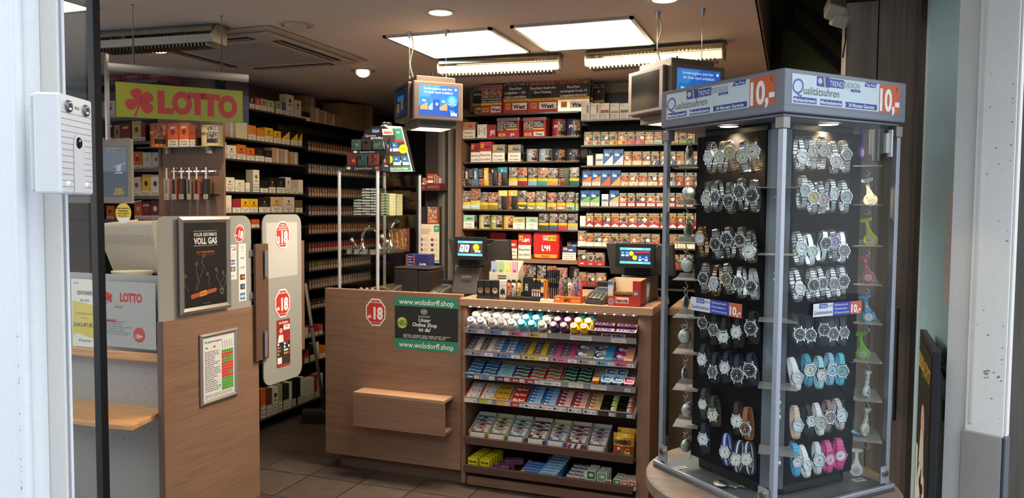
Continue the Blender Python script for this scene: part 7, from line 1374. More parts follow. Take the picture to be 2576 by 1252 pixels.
f.face((w + .004, 0, 0), (0, 1, 0)); f.disc(.03, H_ * .22, .012, 'a8453a', 1); f.disc(.07, H_ * .55, .012, 'a8453a', 1); f.text('Boxen', .05, H_ * .12, .012, 'b8b4b0', None, 1, .02, .2); f.build('cardboard', t)
G = 'picture boxes in the black display'
for r_ in range(2):
 for i in range(3):
  c1, c2 = (('3a4a44', '5a7068'), ('2a1f1c', '7a3a24'), ('243a34', '4a5a52'))[i] if r_ else (('5a2018', 'c04a2c'), ('1c3a38', '2f6a60'), ('5a2018', 'd0502c'))[i]
  bw = w * .5; bh = H_ * .24; f = pk(bw, bh); f.box(-bw / 2, 0, 0, bw / 2, .02, bh, c1); f.face((-bw / 2, 0, 0)); rd = random.Random(i + r_ * 5)
  for k_ in range(6): f.disc(bw * rd.uniform(.25, .75), bh * rd.uniform(.2, .8), bw * rd.uniform(.06, .2), rd.choice([c2, '14100f', c1]), 1 + k_ % 3, 9)
  tag(f.build('cigarette_case_box', None, (t.location.x - w * .7 + i * w * .58, 4.2 + (.07 if r_ else .016), z0 + (H_ * .47 if r_ else H_ * .13) + .0005)), 'dark %s picture box, %s from left on the %s tier of the black display' % (('green', 'brown', 'grey green')[i] if r_ else ('red', 'teal', 'fiery red')[i], ordw(i), 'upper' if r_ else 'lower'), 'box', G)
q = [ay(4.3, *p_) for p_ in ((974, 427), (1038, 431), (1010, 318), (958, 315))]
t = empty('promotion_sign', (q[0].x, 4.3, z0), 0, 'tapering promotion card with green edge leaning on top of the vitrine', 'sign'); o_ = q[0]
W2 = lambda i: (q[i].x - o_.x, q[i].z - z0)
f = MB(); P_ = [(0, .0), (W2(1)[0], 0), W2(2), W2(3)]; f.prism(P_, 'e2ddd0', 0, .003, 'y'); f.prism([(p_[0] * .9 + .01, p_[1]) for p_ in P_], '2a2622', .05, .053, 'y')
f.face((0, 0, 0)); wx = P_[1][0]; hz = P_[2][1]; L_ = lambda u, v: (lerp(lerp(0, wx, u), lerp(P_[3][0], P_[2][0], u), v), v * hz)
qd = lambda u0, v0, u1, v1, m, l: f.pg([L_(u0, v0), L_(u1, v0), L_(u1, v1), L_(u0, v1)], m, l)
qd(.04, .02, .96, .96, '453a34', 1); qd(.04, .02, .96, .11, '3f8a70', 2); p_ = L_(.5, .065); f.text('Hier in Ihrer Filiale', *p_, .012, 'e8ece6', wx * .85, 3, .02)
qd(.04, .82, .55, .96, 'd9cfc0', 2); p_ = L_(.3, .88); f.text('Aktion', *p_, .016, 'b8322a', wx * .4, 3, .04); qd(.6, .72, .96, .96, '3f8a70', 2); p_ = L_(.78, .87); f.text('W', *p_, .014, 'e8ece6', None, 3, .02); qd(.55, .66, .96, .72, 'b0402c', 3)
for (u, v, s) in ((.08, .45, .3), (.35, .45, .28), (.3, .14, .3), (.68, .14, .26)): qd(u, v, u + s, v + .2, '2f6a9a', 2); qd(u, v, u + s, v + .07, 'b9c4cf', 3); p_ = L_(u + s / 2, v + .14); f.text('blu', *p_, .009, 'eef2f8', None, 4, .04)
for (u, v) in ((.84, .5), (.12, .27)): p_ = L_(u, v); f.disc(*p_, wx * .18, 'd9cf1f', 4, 18, hz * .1); f.text('15,95', p_[0], p_[1], .009, '4a4410', wx * .25, 5, .03)
p_ = L_(.62, .22); f.text('+', *p_, .018, 'eee8dc', None, 5, .08); f.build('card', t)
f = MB(); f.box(.01, .02, 0, .09, .06, .004, '2a2622'); f.build('foot', t)
q = ay(4.42, 973, 316); zz = ay(4.42, 973, 318).z
t = empty('glass_ashtray', (q.x, 4.42, z0 + hz * 0), 0, 'round glass ashtray above the promotion card on the vitrine', 'ashtray')
zb_ = zz - z0; f = MB(); f.box(-.05, -.03, 0, .05, .06, zb_, mat('191513', .6)); f.build('carton_stand', t)
f = MB(); f.lathe([(.03, zb_), (.036, zb_ + .02), (.034, zb_ + .026), (.026, zb_ + .012), (.0001, zb_ + .008)], GL_, 24, caps=False); f.build('bowl', t); f = MB(); f.text; f.face((-.05, -.032, zb_ - .02)); f.text('Cohiba', .05, .012, .014, 'b8923a', .09, 1, .01, .2); f.build('gold_lettering', t)

# red cigar display, posters on the rack before the column
RY = 5.05; a, c = ay(RY, 1052, 478), ay(RY, 1108, 478); t = empty('passage_rack', ((a.x + c.x) / 2, RY, 0), 0, 'dark narrow rack beside the grey column behind the vitrine', 'shelving'); w = (c.x - a.x) / 2
f = MB(); f.box(-w, .0, 0, w, .02, a.z - .12, mat('1d1714', .6)); f.box(-w, .0, a.z - .006, w, .14, a.z, SHELFBLK); f.box(-w, .12, 0, w, .14, 2.2, mat('2a201b', .7)); f.build('frame', t)
def redbox(w, h): f = pk(w, h); f.box(-w / 2, 0, 0, w / 2, .08, h * .42, '5f1a1c'); f.box(-w / 2 + .004, .01, h * .42, -w / 2 + w * .5, .07, h, '9a3a24'); f.face((-w / 2, 0, 0)); f.text('MATURED & RICH', w / 2, h * .2, h * .08, 'b89a8a', w * .8, 1); [f.box(-w / 2 + w * (.55 + .08 * k_), .01, h * .3, -w / 2 + w * (.58 + .08 * k_), .05, h * (.95 - .05 * k_), ['c9bfa8', '9a2a24'][k_ % 2]) for k_ in range(5)]; f.face((-w / 2, .01, 0)); f.text('TOSCANO', w * .25, h * .8, h * .1, 'e0c9a0', w * .4, 1, .02); f.rect(w * .05, h * .45, w * .45, h * .6, 'd9cfba', 1); return f
row('y', RY, a.z, [(1060, 1071, 446, redbox, 'narrow red cigar display', 'cigar_display', 'cigar display'), (1072, 1107, 437, redbox, 'red cigar display with striped tubes', 'cigar_display', 'cigar display')], 'red cigar displays beside the column', 'the narrow rack by the column')
a, c = ay(RY - .01, 1078, 520), ay(RY - .01, 1106, 563); f = MB(); w, h = c.x - a.x, a.z - c.z; f.box(0, 0, 0, w, .02, h, '6a3a2a'); f.face(); f.rect(w * .03, h * .25, w * .85, h, PH[0], 1); f.rect(w * .03, h * .04, w * .9, h * .22, 'b0603a', 1); f.text('OPTIMIERTE', w * .45, h * .16, h * .05, 'e8dccc', w * .7, 2, .02); tag(f.build('picture_card', None, (a.x, RY - .03, c.z)), 'small brown picture card above the price poster beside the column', 'card')
a, c = ay(RY - .03, 1057, 563), ay(RY - .03, 1106, 662); f = MB(); w, h = c.x - a.x, a.z - c.z; f.box(0, 0, 0, w, .004, h, 'd2c3aa'); f.face(); f.rect(w * .74, h * .8, w, h * .97, '3f8a70', 1); f.text('W', w * .87, h * .89, h * .05, 'e8e4da', None, 2, .02); f.text('100 E-Liquids', w * .32, h * .87, h * .035, '4a3a30', w * .55, 1, .01); f.lines(w * .03, h * .74, w * .6, h * .84, 3, '9a4a3a', 1, .4, .3)
for j in range(4):
 for i in range(2): f.disc(w * (.1 + .55 * i), h * (.6 - .13 * j), w * .08, ['3a5a4a', '8a3a2a', '3a3a44'][(i + j) % 3], 1, 14, h * .04); f.lines(w * (.22 + .55 * i), h * (.56 - .13 * j), w * (.45 + .5 * i), h * (.64 - .13 * j), 3, '8a7a68', 1, .35, .4)
f.rect(w * .5, 0, w, h * .08, '3f8a70', 1); f.text('wolsdorff.shop', w * .76, h * .04, h * .035, 'e8e4da', w * .45, 2, .01); tag(f.build('price_poster', None, (a.x, RY - .04, c.z)), 'pale poster with round liquid pictures and green corner beside the column', 'poster')
a = ay(4.75, 1060, 710); f = MB(); f.cyl((0, 0), .045, 0, ay(4.75, 1060, 686).z - WZ, '4a2a5a', 20); f.cyl((0, 0), .046, ay(4.75, 1060, 686).z - WZ - .004, ay(4.75, 1060, 684).z - WZ, 'cfc6b4', 20); tag(f.build('sweet_tub', None, (a.x + .02, 4.75, WZ)), 'round purple tub behind the receipt printer', 'tub')

# broom
t = empty('broom', (-3.05, 4.62, 0), 0, 'broom with grey pole leaning between the gate and the counter', 'broom')
pb, pt_ = az(.1, 815, 1030), ax(-3.3, 768, 712); l0 = Vector((pb.x + 3.05, pb.y - 4.62, .1)); l1 = Vector((pt_.x + 3.05, pt_.y - 4.62, pt_.z))
f = MB(); f.tube([l0, l1], .0125, mat('7d7468', .4, .3), 12); f.build('pole', t); f = MB(); f.tube([lerp(l0, l1, .66), lerp(l0, l1, .672)], .0135, BLACK, 12); f.build('joint_ring', t)
f = MB(); f.M = Matrix.Translation((l0.x, l0.y, 0)) @ Matrix.Rotation(.3, 4, 'Z'); f.box(-.16, -.03, .055, .16, .03, .1, mat('2a2421', .6)); f.build('head', t, bev=.006)
f = MB(); f.M = Matrix.Translation((l0.x, l0.y, 0)) @ Matrix.Rotation(.3, 4, 'Z'); f.prism([(-.17, 0), (.17, 0), (.155, .056), (-.155, .056)], mat('171312', .9, 0, 0, 0, 1, 300), -.035, .03, 'y'); o = f.build('bristles', t); o['kind'] = 'stuff'
# ================================================================== sweets on the lit trays
TY = 3.974
def tray_M(i, x, s_, lift=0.0):
 z = RZ[i][1] + .0085; return Matrix.Translation((x, TY, z)) @ Matrix.Rotation(SLOPE, 4, 'X') @ Matrix.Translation((0, s_ + .004, lift))
def sit(me, name, M_, label, cat, group):
 o = bpy.data.objects.new(name, me) if not isinstance(me, bpy.types.Object) else copy_tree(me);
 if o.name not in COL.objects: COL.objects.link(o)
 o.location = M_.translation; o.rotation_euler = M_.to_euler(); return tag(o, label, cat, group)
sx = lambda px: ay(TY, px, 900).x
def gum(w, d, h, base, acc, logo, lc, style):
 f = MB(); f.box(-w / 2, 0, 0, w / 2, d, h, base); f.face((-w / 2, 0, h), (1, 0, 0), (0, 1, 0))
 if style == 'wave':
  n_ = 10; tp = [(w * (.08 + .84 * k / n_), d * (.74 + .14 * math.sin(k / n_ * 6.3))) for k in range(n_ + 1)]; f.pg([(a, b - d * .5) for a, b in tp] + tp[::-1], acc, 1); f.text(logo, w * .5, d * .5, d * .4, lc, w * .62, 2, .03, .2, res=1)
 elif style == 'moon':
  f.pg([(w * .52, 0), (w, 0), (w, d), (w * .6, d)], acc, 1); f.disc(w * .22, d * .5, d * .42, '1c2f6a', 2, 12); f.disc(w * .26, d * .54, d * .26, 'dfe6ee', 3, 10); f.text(logo, w * .42, d * .48, d * .42, lc, w * .4, 4, .04, .15, res=1)
 elif style == 'red':
  f.rect(0, 0, w * .12, d, acc, 1); f.pg([(w * .3, d * .5), (w * .4, d * .3), (w * .85, d * .3), (w * .95, d * .5), (w * .85, d * .7), (w * .4, d * .7)], '6a5a50', 1); f.rect(w * .42, d * .35, w * .83, d * .65, 'd9d0c4', 2)
 elif style == 'five':
  f.rect(w * .72, 0, w, d, acc, 1); f.text('5', w * .74, d * .5, d * .8, 'e8e6e0', None, 2, .05, res=1); f.rect(w * .1, d * .48, w * .5, d * .53, '5a5650', 1)
 else: f.text(logo, w * .5, d * .55, d * .42, lc, w * .8, 1, .04, .15, res=1)
 f.face((-w / 2, 0, 0)); f.rect(w * .55, h * .1, w * .98, h * .9, acc, 1) if style in ('moon',) else None
 return f
def column(i, px0, px1, n_, args, look, ci, d=.026, h=.012, gap=.001, nm='gum_pack', cat='gum pack', step=None, s0=0):
 x0, x1 = sx(px0), sx(px1); w = x1 - x0 - .002; me = gum(w, d - gap, h, *args).mesh(nm)
 for k in range(n_):
  lift = .001 + .0004 * (k % 2); sit(me, nm, tray_M(i, (x0 + x1) / 2, s0 + k * (step or d), lift), '%s, %s from front in column %s of %s sweets tray' % (look, ordw(k), ['one', 'two', 'three', 'four', 'five', 'six', 'seven', 'eight', 'nine', 'ten', 'eleven'][ci], ordw(i)), cat, 'gum packs on the lit sweets trays')
x3 = lambda a: 1160 + a / 7.367
x4 = lambda a: 1380 + a / 7.365
SV = mat('b9b3a8', .25, .6)
for ci, (a, b_, g) in enumerate(((x3(85), x3(325), 's'), (x3(328), x3(562), 's'), (x3(570), x3(808), 'b'), (x3(815), x3(1055), 'b'), (x3(1065), x3(1308), 'y'), (x3(1315), x3(1560), 'y'), (x3(1580), x4(205), 'p'), (x4(215), x4(465), 'p'))):
 A_ = {'s': (SV, 'd9d4ca', 'Extra', '3a3a3c', 'moon'), 'b': ('cfd4da', '2a6fb0', 'Extra', '5a6470', 'moon'), 'y': (SV, 'c9ae2c', 'Extra', '3a3a2c', 'moon'), 'p': (SV, 'c04a86', 'Extra', '4a3040', 'moon')}[g]
 column(1, a, b_, 5, A_, {'s': 'silver gum pack', 'b': 'white and blue gum pack', 'y': 'yellow and silver gum pack', 'p': 'pink and silver gum pack'}[g], ci)
for ci, (a, b_, A_, lk) in enumerate(((490, 828, (SV, '8a8884', 'Extra', 'f0eeea', 'moon'), 'big silver gum box'), (835, 1192, ('c4cdd4', '2f8fc9', 'Extra', '5a6470', 'moon'), 'big white and blue gum box'), (1200, 1572, ('b52a5c', 'd9a07a', 'Extra', 'f4e6ea', 'moon'), 'big crimson gum box'))):
 column(1, x4(a), x4(b_), 2, A_, lk, 8 + ci, .056, .03)
for ci, (a, b_, c, n_, lk) in enumerate(((x3(85), x3(350), '1a3f96', 5, 'dark blue gum pack'), (x3(365), x3(632), '1a3f96', 5, 'dark blue gum pack'), (x3(660), x3(930), '6f9ac9', 4, 'pale blue gum pack'), (x3(945), x3(1240), '4a1a44', 4, 'purple gum pack'), (x3(1255), x3(1530), '9c2a24', 4, 'red gum pack'), (x3(1545), x4(210), 'a82e26', 5, 'red gum pack'), (x4(245), x4(500), '14171a', 5, 'black and mint gum pack'), (x4(502), x4(770), '14171a', 5, 'black and mint gum pack'))):
 column(2, a, b_, n_, (c, '8fc9a8', 'Airwaves', '1c6a5a', 'wave'), lk, ci, .0265)
WR = 'd9d2c8'
for ci, (a, b_, n_, A_, lk, d_) in enumerate(((x3(70), x3(320), 3, (WR, 'b02a22', '', '', 'red'), 'white and red gum box', .042), (x3(328), x3(590), 3, (WR, 'b02a22', '', '', 'red'), 'white and red gum box', .042), (x3(602), x3(868), 3, ('d9a815', 'd9a815', 'Juicy Fruit', '3a2a5a', ''), 'yellow gum box', .042), (x3(920), x3(1190), 3, ('b52a1e', 'b52a1e', 'Big Red', 'efe6da', ''), 'red gum box', .042), (x3(1208), x3(1472), 6, ('2f7fc4', '8fc0e0', 'Extra', 'dfe9f4', 'moon'), 'bright blue gum pack', .024), (x3(1485), x3(1750), 6, ('2f7fc4', '8fc0e0', 'Extra', 'dfe9f4', 'moon'), 'bright blue gum pack', .024), (x4(135), x4(405), 5, ('b52a30', 'd9b8b0', 'Extra', 'f0e0dc', 'moon'), 'red gum pack', .026), (x4(418), x4(692), 5, ('b52a30', 'd9b8b0', 'Extra', 'f0e0dc', 'moon'), 'red gum pack', .026), (x4(700), x4(962), 5, ('cf7f1a', 'd9b080', 'Extra', 'f4ead8', 'moon'), 'orange gum pack', .026), (x4(975), x4(1262), 3, (mat('12110f', .2), 'b9c92c', '', '', 'five'), 'black and lime gum pack', .042), (x4(1270), x4(1562), 3, (mat('12110f', .2), 'c8522a', '', '', 'five'), 'black and red gum pack', .042))):
 column(3, a, b_, n_, A_, lk, ci, d_, .016)
# square gum tubs on the third tray
def gtub(c, c2):
 r = empty('gum_tub'); f = MB(); f.prism(rr_pts(-.027, 0, .027, .05, .008), c, 0, .04); f.face((-.027, 0, 0)); f.disc(.014, .022, .009, '1c2f6a', 1, 12); f.text('Extra', .032, .022, .012, 'e6ecf4', .032, 1, .04, .15, res=1); f.rect(.03, .03, .042, .04, 'd9c92c', 1); f.build('box', r)
 f = MB(); f.prism(rr_pts(-.028, -.001, .028, .051, .009), 'e2e2e0', .04, .046); f.face((-.028, -.001, .046), (1, 0, 0), (0, 1, 0)); f.pg(rr_pts(.004, .004, .052, .048, .006), c2, 1); f.disc(.017, .027, .01, '1c2f6a', 2, 12); f.text('Extra', .033, .026, .012, 'e6ecf4', .034, 3, .04, .15, res=1); f.rect(.036, .036, .048, .044, 'd9c92c', 2); f.build('lid', r, bev=.001); return r
tb, tp = gtub('1f5f9c', '2a86c4'), gtub('a82a62', 'c03a74')
for k, (a, r_, s_, src, lk) in enumerate(((1085, 0, .0, tb, 'front left blue gum tub'), (1288, 0, 0, tb, 'front right blue gum tub'), (1130, 1, .055, tb, 'rear left blue gum tub'), (1335, 1, .055, tb, 'rear right blue gum tub'), (1498, 0, 0, tp, 'pink gum tub'))):
 M_ = tray_M(2, sx(x4(a)), s_, .001); o = src if k in (0, 4) else copy_tree(src); o.location = M_.translation; o.rotation_euler = M_.to_euler(); tag(o, lk + ' at the right end of the third sweets tray', 'gum tub', 'square gum tubs on the third tray')
M_ = tray_M(2, sx(x4(890)), .0, .001); f = gum(.036, .03, .045, 'c87a1f', 'e8e0d0', '', '', ''); f.face((-.018, 0, 0)); f.lines(.004, .004, .032, .03, 5, 'b8322a', 1, .3, .2); sit(f.mesh('standing_pack'), 'gum_pack', M_, 'single orange pack standing left of the square gum tubs', 'gum pack', 'gum packs on the lit sweets trays')
# bottles, three deep
def bottle(body, lab, c1, c2, top):
 r = empty('gum_bottle'); R_ = .0245; f = MB(); f.lathe([(R_ * .95, 0), (R_, .003), (R_, .038)], lab, 20); f.face((-R_, -R_ - .0004, 0)); f.pg([(.008, .008), (.04, .006), (.038, .03), (.012, .032)], c1, 1); f.disc(.018, .02, .008, '1c2f6a', 2, 10); f.text('Extra', .028, .012, .01, 'f0f0ee', .03, 3, .04, .1, res=1); f.build('label_sleeve', r)
 f = MB(); f.lathe([(R_, .038), (R_ * 1.04, .042), (R_ * 1.02, .05), (R_ * .8, .056)], body, 20, caps=False); f.build('shoulder', r)
 f = MB(); f.lathe([(R_ * .76, .056), (R_ * .78, .058), (R_ * .8, .0705), (R_ * .76, .0728), (.0001, .073)], body, 20, caps=False)
 f.face((0, 0, .0732), (1, 0, 0), (0, 1, 0)); f.disc(0, 0, R_ * .68, top, 1, 20); f.pg([(-R_ * .5, -.002), (R_ * .1, -R_ * .5), (R_ * .5, 0), (0, R_ * .2)], c1, 2); f.disc(-.004, .004, R_ * .2, c2, 3, 8); f.build('cap', r); return r
WB = mat('c6c1b9', .3, 0, 0, .3); TB = mat('3f98a4', .3, 0, 0, .3); PB = mat('4a1c48', .3, 0, 0, .3); YB = mat('d9a012', .3, 0, 0, .3)
kinds = {'w': (WB, 'cfd2d8', '2a5fa8', '1c1c1e', 'e6e6e4', 'white gum bottle with blue label'), 'd': (WB, 'b8b4ae', '4a4644', '8a3a2a', '2a2826', 'white gum bottle with dark label'), 't': (TB, '8fb4c9', '1f6aa8', 'd8e6ea', '4f9fc4', 'turquoise gum bottle'), 'k': (WB, '3a3f4c', 'c9b02c', '1c2f6a', '2a2826', 'white gum bottle with yellow and black label'), 'p': (PB, '1f1a22', '3f8a6a', 'd9c02c', '2a1a2a', 'purple gum bottle'), 'y': (YB, 'd9a82c', '2a2f6a', 'b02a4a', 'e0b83a', 'yellow gum bottle')}
src = {}
BX = [(x3(200), 'wdd'), (x3(385), 'wdd'), (x3(590), 'ddd'), (x3(765), 'ddd'), (x3(950), 'wdd'), (x3(1135), 'ttt'), (x3(1320), 'ttt'), (x3(1505), 'kkk'), (x4(100), 'ppp'), (x4(290), 'ppp'), (x4(480), 'yyt'), (x4(665), 'yyt')]
dxs = (0, 10, 19)
for ci, (px, ks) in enumerate(BX):
 for k, kd in enumerate(ks):
  if kd not in src: o = src[kd] = bottle(*kinds[kd][:5])
  else: o = copy_tree(src[kd])
  M_ = tray_M(0, sx(px) + .011 * k, .026 + k * .0495, .001); M_ = M_ @ Matrix.Rotation(math.radians(14), 4, 'X'); o.location = M_.translation + Vector((0, 0, .006)); o.rotation_euler = M_.to_euler()
  tag(o, '%s, %s from left in %s bottle row' % (kinds[kd][5], ordw(ci), ('front', 'middle', 'rear')[k]), 'gum bottle', 'gum bottles on the top tray')
# bar box at the right of the top tray
x0, x1 = sx(1484), sx(1602); w = x1 - x0; M_ = tray_M(0, (x0 + x1) / 2, 0, .001)
t = empty('bar_display_box'); t.location = M_.translation; t.rotation_euler = M_.to_euler(); tag(t, 'dark brown open bar box at the right end of the top sweets tray', 'display box')
BR = '3a211b'; f = MB(); f.box(-w / 2, 0, 0, w / 2, .003, .058, BR); f.box(-w / 2, 0, 0, -w / 2 + .003, .12, .06, '8a6a4a'); f.box(w / 2 - .003, 0, 0, w / 2, .12, .06, BR); f.box(-w / 2, .117, 0, w / 2, .12, .085, '8a6a4a'); f.box(-w / 2, 0, 0, w / 2, .12, .002, BR)
f.face((-w / 2, 0, 0)); f.pg([(w * .22, .014), (w * .74, .014), (w * .78, .044), (w * .26, .044)], 'b8322a', 1); f.pg([(w * .24, .017), (w * .735, .017), (w * .765, .041), (w * .265, .041)], 'e0dcd8', 2); f.text('SNICKERS', w * .5, .029, .019, '1c2a6a', w * .48, 3, .08, .2); f.text('32x50g', w * .1, .047, .006, 'e0dcd8', None, 1, .02); f.build('box', t)
f = MB(); bw = w * .46; f.box(-bw / 2, 0, 0, bw / 2, .03, .018, '3a1c16'); f.face((-bw / 2, 0, .018), (1, 0, 0), (0, 1, 0)); f.pg([(bw * .04, .004), (bw * .93, .004), (bw * .97, .026), (bw * .08, .026)], 'b8322a', 1); f.pg([(bw * .06, .006), (bw * .92, .006), (bw * .95, .024), (bw * .09, .024)], 'dcd8d6', 2); f.text('SNICKERS', bw * .5, .015, .016, '1c2a6a', bw * .82, 3, .09, .2); bm = f.mesh('chocolate_bar')
for r_ in range(3):
 for i in range(2): sit(bm, 'chocolate_bar', tray_M(0, (x0 + x1) / 2 + (i - .5) * w * .48, .008 + r_ * .034, .005 + (.0 if r_ < 2 else .012)), 'brown chocolate bar, %s row, on the %s side of the brown bar box' % (ordw(r_), ('left', 'right')[i]), 'chocolate bar', 'chocolate bars in the brown box')
# price labels along the rails
def prices(i, lst):
 p_ = [o for o in bpy.data.objects if o.name.startswith('price_rail') and o.parent and o.parent.name.startswith('tray')][i]; zt, zb3 = RZ[i]; hh = zt - zb3; X = p_.parent.parent.location.x
 f = MB(); f.face((0, -.2 - .0345, zb3))
 for (a, b_, c, s, pr, hand) in lst:
  u0, u1 = sx(a) - X, sx(b_) - X; w = u1 - u0
  f.rect(u0, hh * .02, u1, hh * .8, c, 1)
  if hand: f.text(s, (u0 + u1) / 2, hh * (.5 if pr else .4), hh * .3, '2a2a2a', w * .85, 2, 0, .2, res=1); f.text(pr, (u0 + u1) / 2, hh * .2, hh * .24, '2a2a2a', w * .5, 2, 0, .2, res=1) if pr else None
  else: f.disc(u0 + w * .16, hh * .4, hh * .22, '1c2f6a', 2, 10) if s in ('Extra', 'box') else None; f.text(s, u0 + w * .38, hh * .4, hh * .3, 'e6e2da' if c in ('4a2a4a', '8a3038', '26507a', '2a2020', 'a83a3a') else '3a4a5a', w * .36, 3, .03, .15, res=1); f.rect(u0 + w * .66, hh * .08, u1 - w * .02, hh * .66, 'd9d9dc', 2); f.text(pr, u0 + w * .82, hh * .36, hh * .3, '26262a', w * .26, 3, .03, res=1)
 f.build('label_print', p_.parent)
prices(0, [(x3(110), x3(440), '9a98a0', 'Extra', '3,30', 0), (x3(520), x3(885), '6f86b4', 'Extra', '3,30', 0), (x3(915), x3(1240), 'c86a92', 'Extra', '3,30', 0), (x3(1260), x3(1595), 'c9b85a', 'Extra', '3,30', 0), (x4(400), x4(800), 'd3d0cc', 'Mentos Box  1,-', '', 1), (x4(1155), x4(1440), 'd0c8be', '0,90', '', 1)])
prices(1, [(x3(160), x3(600), '9a98a0', 'Extra', '0,90', 0), (x3(625), x3(1105), '6f86b4', 'Extra', '0,90', 0), (x3(1140), x3(1625), 'c9b85a', 'Extra', '0,90', 0), (x4(40), x4(540), 'c87a9a', 'Extra', '0,90', 0), (x4(550), x4(880), 'a8a8ac', 'Extra', '1,25', 0), (x4(890), x4(1225), '7ab0cc', 'Extra', '1,25', 0), (x4(1235), x4(1590), 'c9708a', 'Extra', '1,25', 0)])
prices(2, [(x3(80 + 280 * k), x3(345 + 280 * k), c, 'Airwaves', '1,00', 0) for k, c in enumerate(('26507a', '6f8ab0', '4a2a4a', '8a3038', '8a3038'))] + [(x3(1470), x4(240), 'b8c4c0', 'Airwaves', '1,00', 0), (x4(385), x4(655), 'd3d0cc', 'EXTRA DOSE', '3.50', 1), (x4(805), x4(1090), 'd3d0cc', 'EXTRA DOSE', '3.50', 1), (x4(1200), x4(1540), '77747a', '', '3,50', 0)])
prices(3, [(x3(75), x3(310), 'd3cfca', '', '0,90', 0), (x3(345), x3(590), 'a8b04a', '', '0,90', 0), (x3(675), x3(920), 'cfa04a', '', '0,90', 0), (x3(930), x3(1180), 'a83a3a', 'Big Red', '0,90', 0)] + [(x3(1185 + 262 * k), x3(1440 + 262 * k), 'd6d6da', 'box', '0,60', 0) for k in range(3)] + [(x4(380), x4(620), 'd6d6da', 'box', '0,60', 0), (x4(665), x4(905), 'd6d6da', 'box', '0,60', 0), (x4(940), x4(1240), '2a2020', '', '1,25', 0), (x4(1275), x4(1570), '2a2020', '', '1,55', 0)])
# menthol sweets in open white cartons
bz = BZ[0][1] + .014
def sweetbox(w, c, i, tall):
 r = empty('sweet_carton'); W_ = 'e2dfd8'; f = MB(); d = .17; h0, h1 = .05, .125
 f.box(-w / 2, 0, 0, w / 2, .002, h0, W_); f.box(-w / 2, d - .002, 0, w / 2, d, h1, W_); f.box(-w / 2, 0, 0, w / 2, d, .002, W_)
 for sx_ in (-w / 2, w / 2 - .002): f.prism([(0, 0), (d, 0), (d, h1), (.03, h0 * 1.25), (0, h0)], W_, sx_, sx_ + .002, 'x')
 f.face((-w / 2, 0, 0)); f.rect(w * .04, .001, w * .96, h0 * .2, W_, 1); f.text("FISHERMAN'S FRIEND", w / 2, h0 * .12, .006, '6a2a24', w * .85, 2, .02, res=1); f.rect(w * .02, h0 * .5, w * .12, h0, c, 1); f.rect(w * .88, h0 * .4, w * .98, h0 * .9, c, 1)
 if i == 5:
  for k in range(3): f.pg([(w * (.08 + .3 * k), h0 * .25), (w * (.2 + .3 * k), h0 * .25), (w * (.34 + .3 * k), h0 * .95), (w * (.22 + .3 * k), h0 * .95)], '7a1f30', 1)
 f.build('carton', r); return r
def sachet(w, c):
 f = MB(); h = .072; n_ = 5; P_ = []
 for j in range(6):
  for k in range(n_ + 1): P_.append((-w / 2 + w * k / n_, h * j / 5, .004 * math.sin(math.pi * k / n_) * math.sin(math.pi * j / 5) + .001 * ((j * 7 + k * 3) % 3)))
 for j in range(5):
  for k in range(n_): a = j * 6 + k; f.raw((P_[a], P_[a + 1], P_[a + 7], P_[a + 6]), [(0, 1, 2, 3)], c if j == 4 or (j + k) % 3 == 0 and j < 2 else 'e6e4de')
 f.raw([(-w / 2, 0, -.005), (w / 2, 0, -.005), (w / 2, h, -.005), (-w / 2, h, -.005)], [(3, 2, 1, 0)], 'bdb9b0'); f.raw([P_[0], P_[5], (w / 2, 0, -.005), (-w / 2, 0, -.005)], [(0, 3, 2, 1)], 'c4c0b8'); f.raw([P_[5], P_[35], (w / 2, h, -.005), (w / 2, 0, -.005)], [(0, 3, 2, 1)], 'bbb7ae'); f.raw([P_[35], P_[30], (-w / 2, h, -.005), (w / 2, h, -.005)], [(0, 3, 2, 1)], 'bbb7ae'); f.raw([P_[30], P_[0], (-w / 2, 0, -.005), (-w / 2, h, -.005)], [(0, 3, 2, 1)], 'bbb7ae')
 f.face((-w / 2, 0, .0058), (1, 0, 0), (0, 1, 0)); f.pg([(w * .25, h * .62), (w * .75, h * .62), (w * .65, h * .72), (w * .5, h * .85), (w * .35, h * .72)], '3a3838', 1); f.text("FISHERMAN'S", w / 2, h * .48, h * .12, 'a83a30', w * .8, 1, .03, res=1); f.rect(w * .2, h * .27, w * .8, h * .33, '3a3a3a', 1); return f.mesh('sweet_sachet')
x7 = lambda a: 1160 + a / 5.396
x8 = lambda a: 1380 + a / 5.396
SB = [(x7(75), x7(330), 'cf7a2c', 'orange and teal', ['3f8a8a', '3f8a8a', 'cf7a2c']), (x7(335), x7(585), 'c9c23a', 'yellow', ['c9c23a'] * 3), (x7(590), x7(850), '3f9a7a', 'mint', ['7ac0b8'] * 3), (x7(862), x7(1130), '5a2038', 'plum striped', ['5a2038'] * 3), (x7(1138), x8(212), '5a8ac4', 'blue', ['c9c23a', '5a8ac4', '5a8ac4']), (x8(215), x8(500), 'a03048', 'crimson striped', ['9a4a58'] * 3), (x8(505), x8(780), '8a8a8a', 'white', ['a8b0b8'] * 3)]
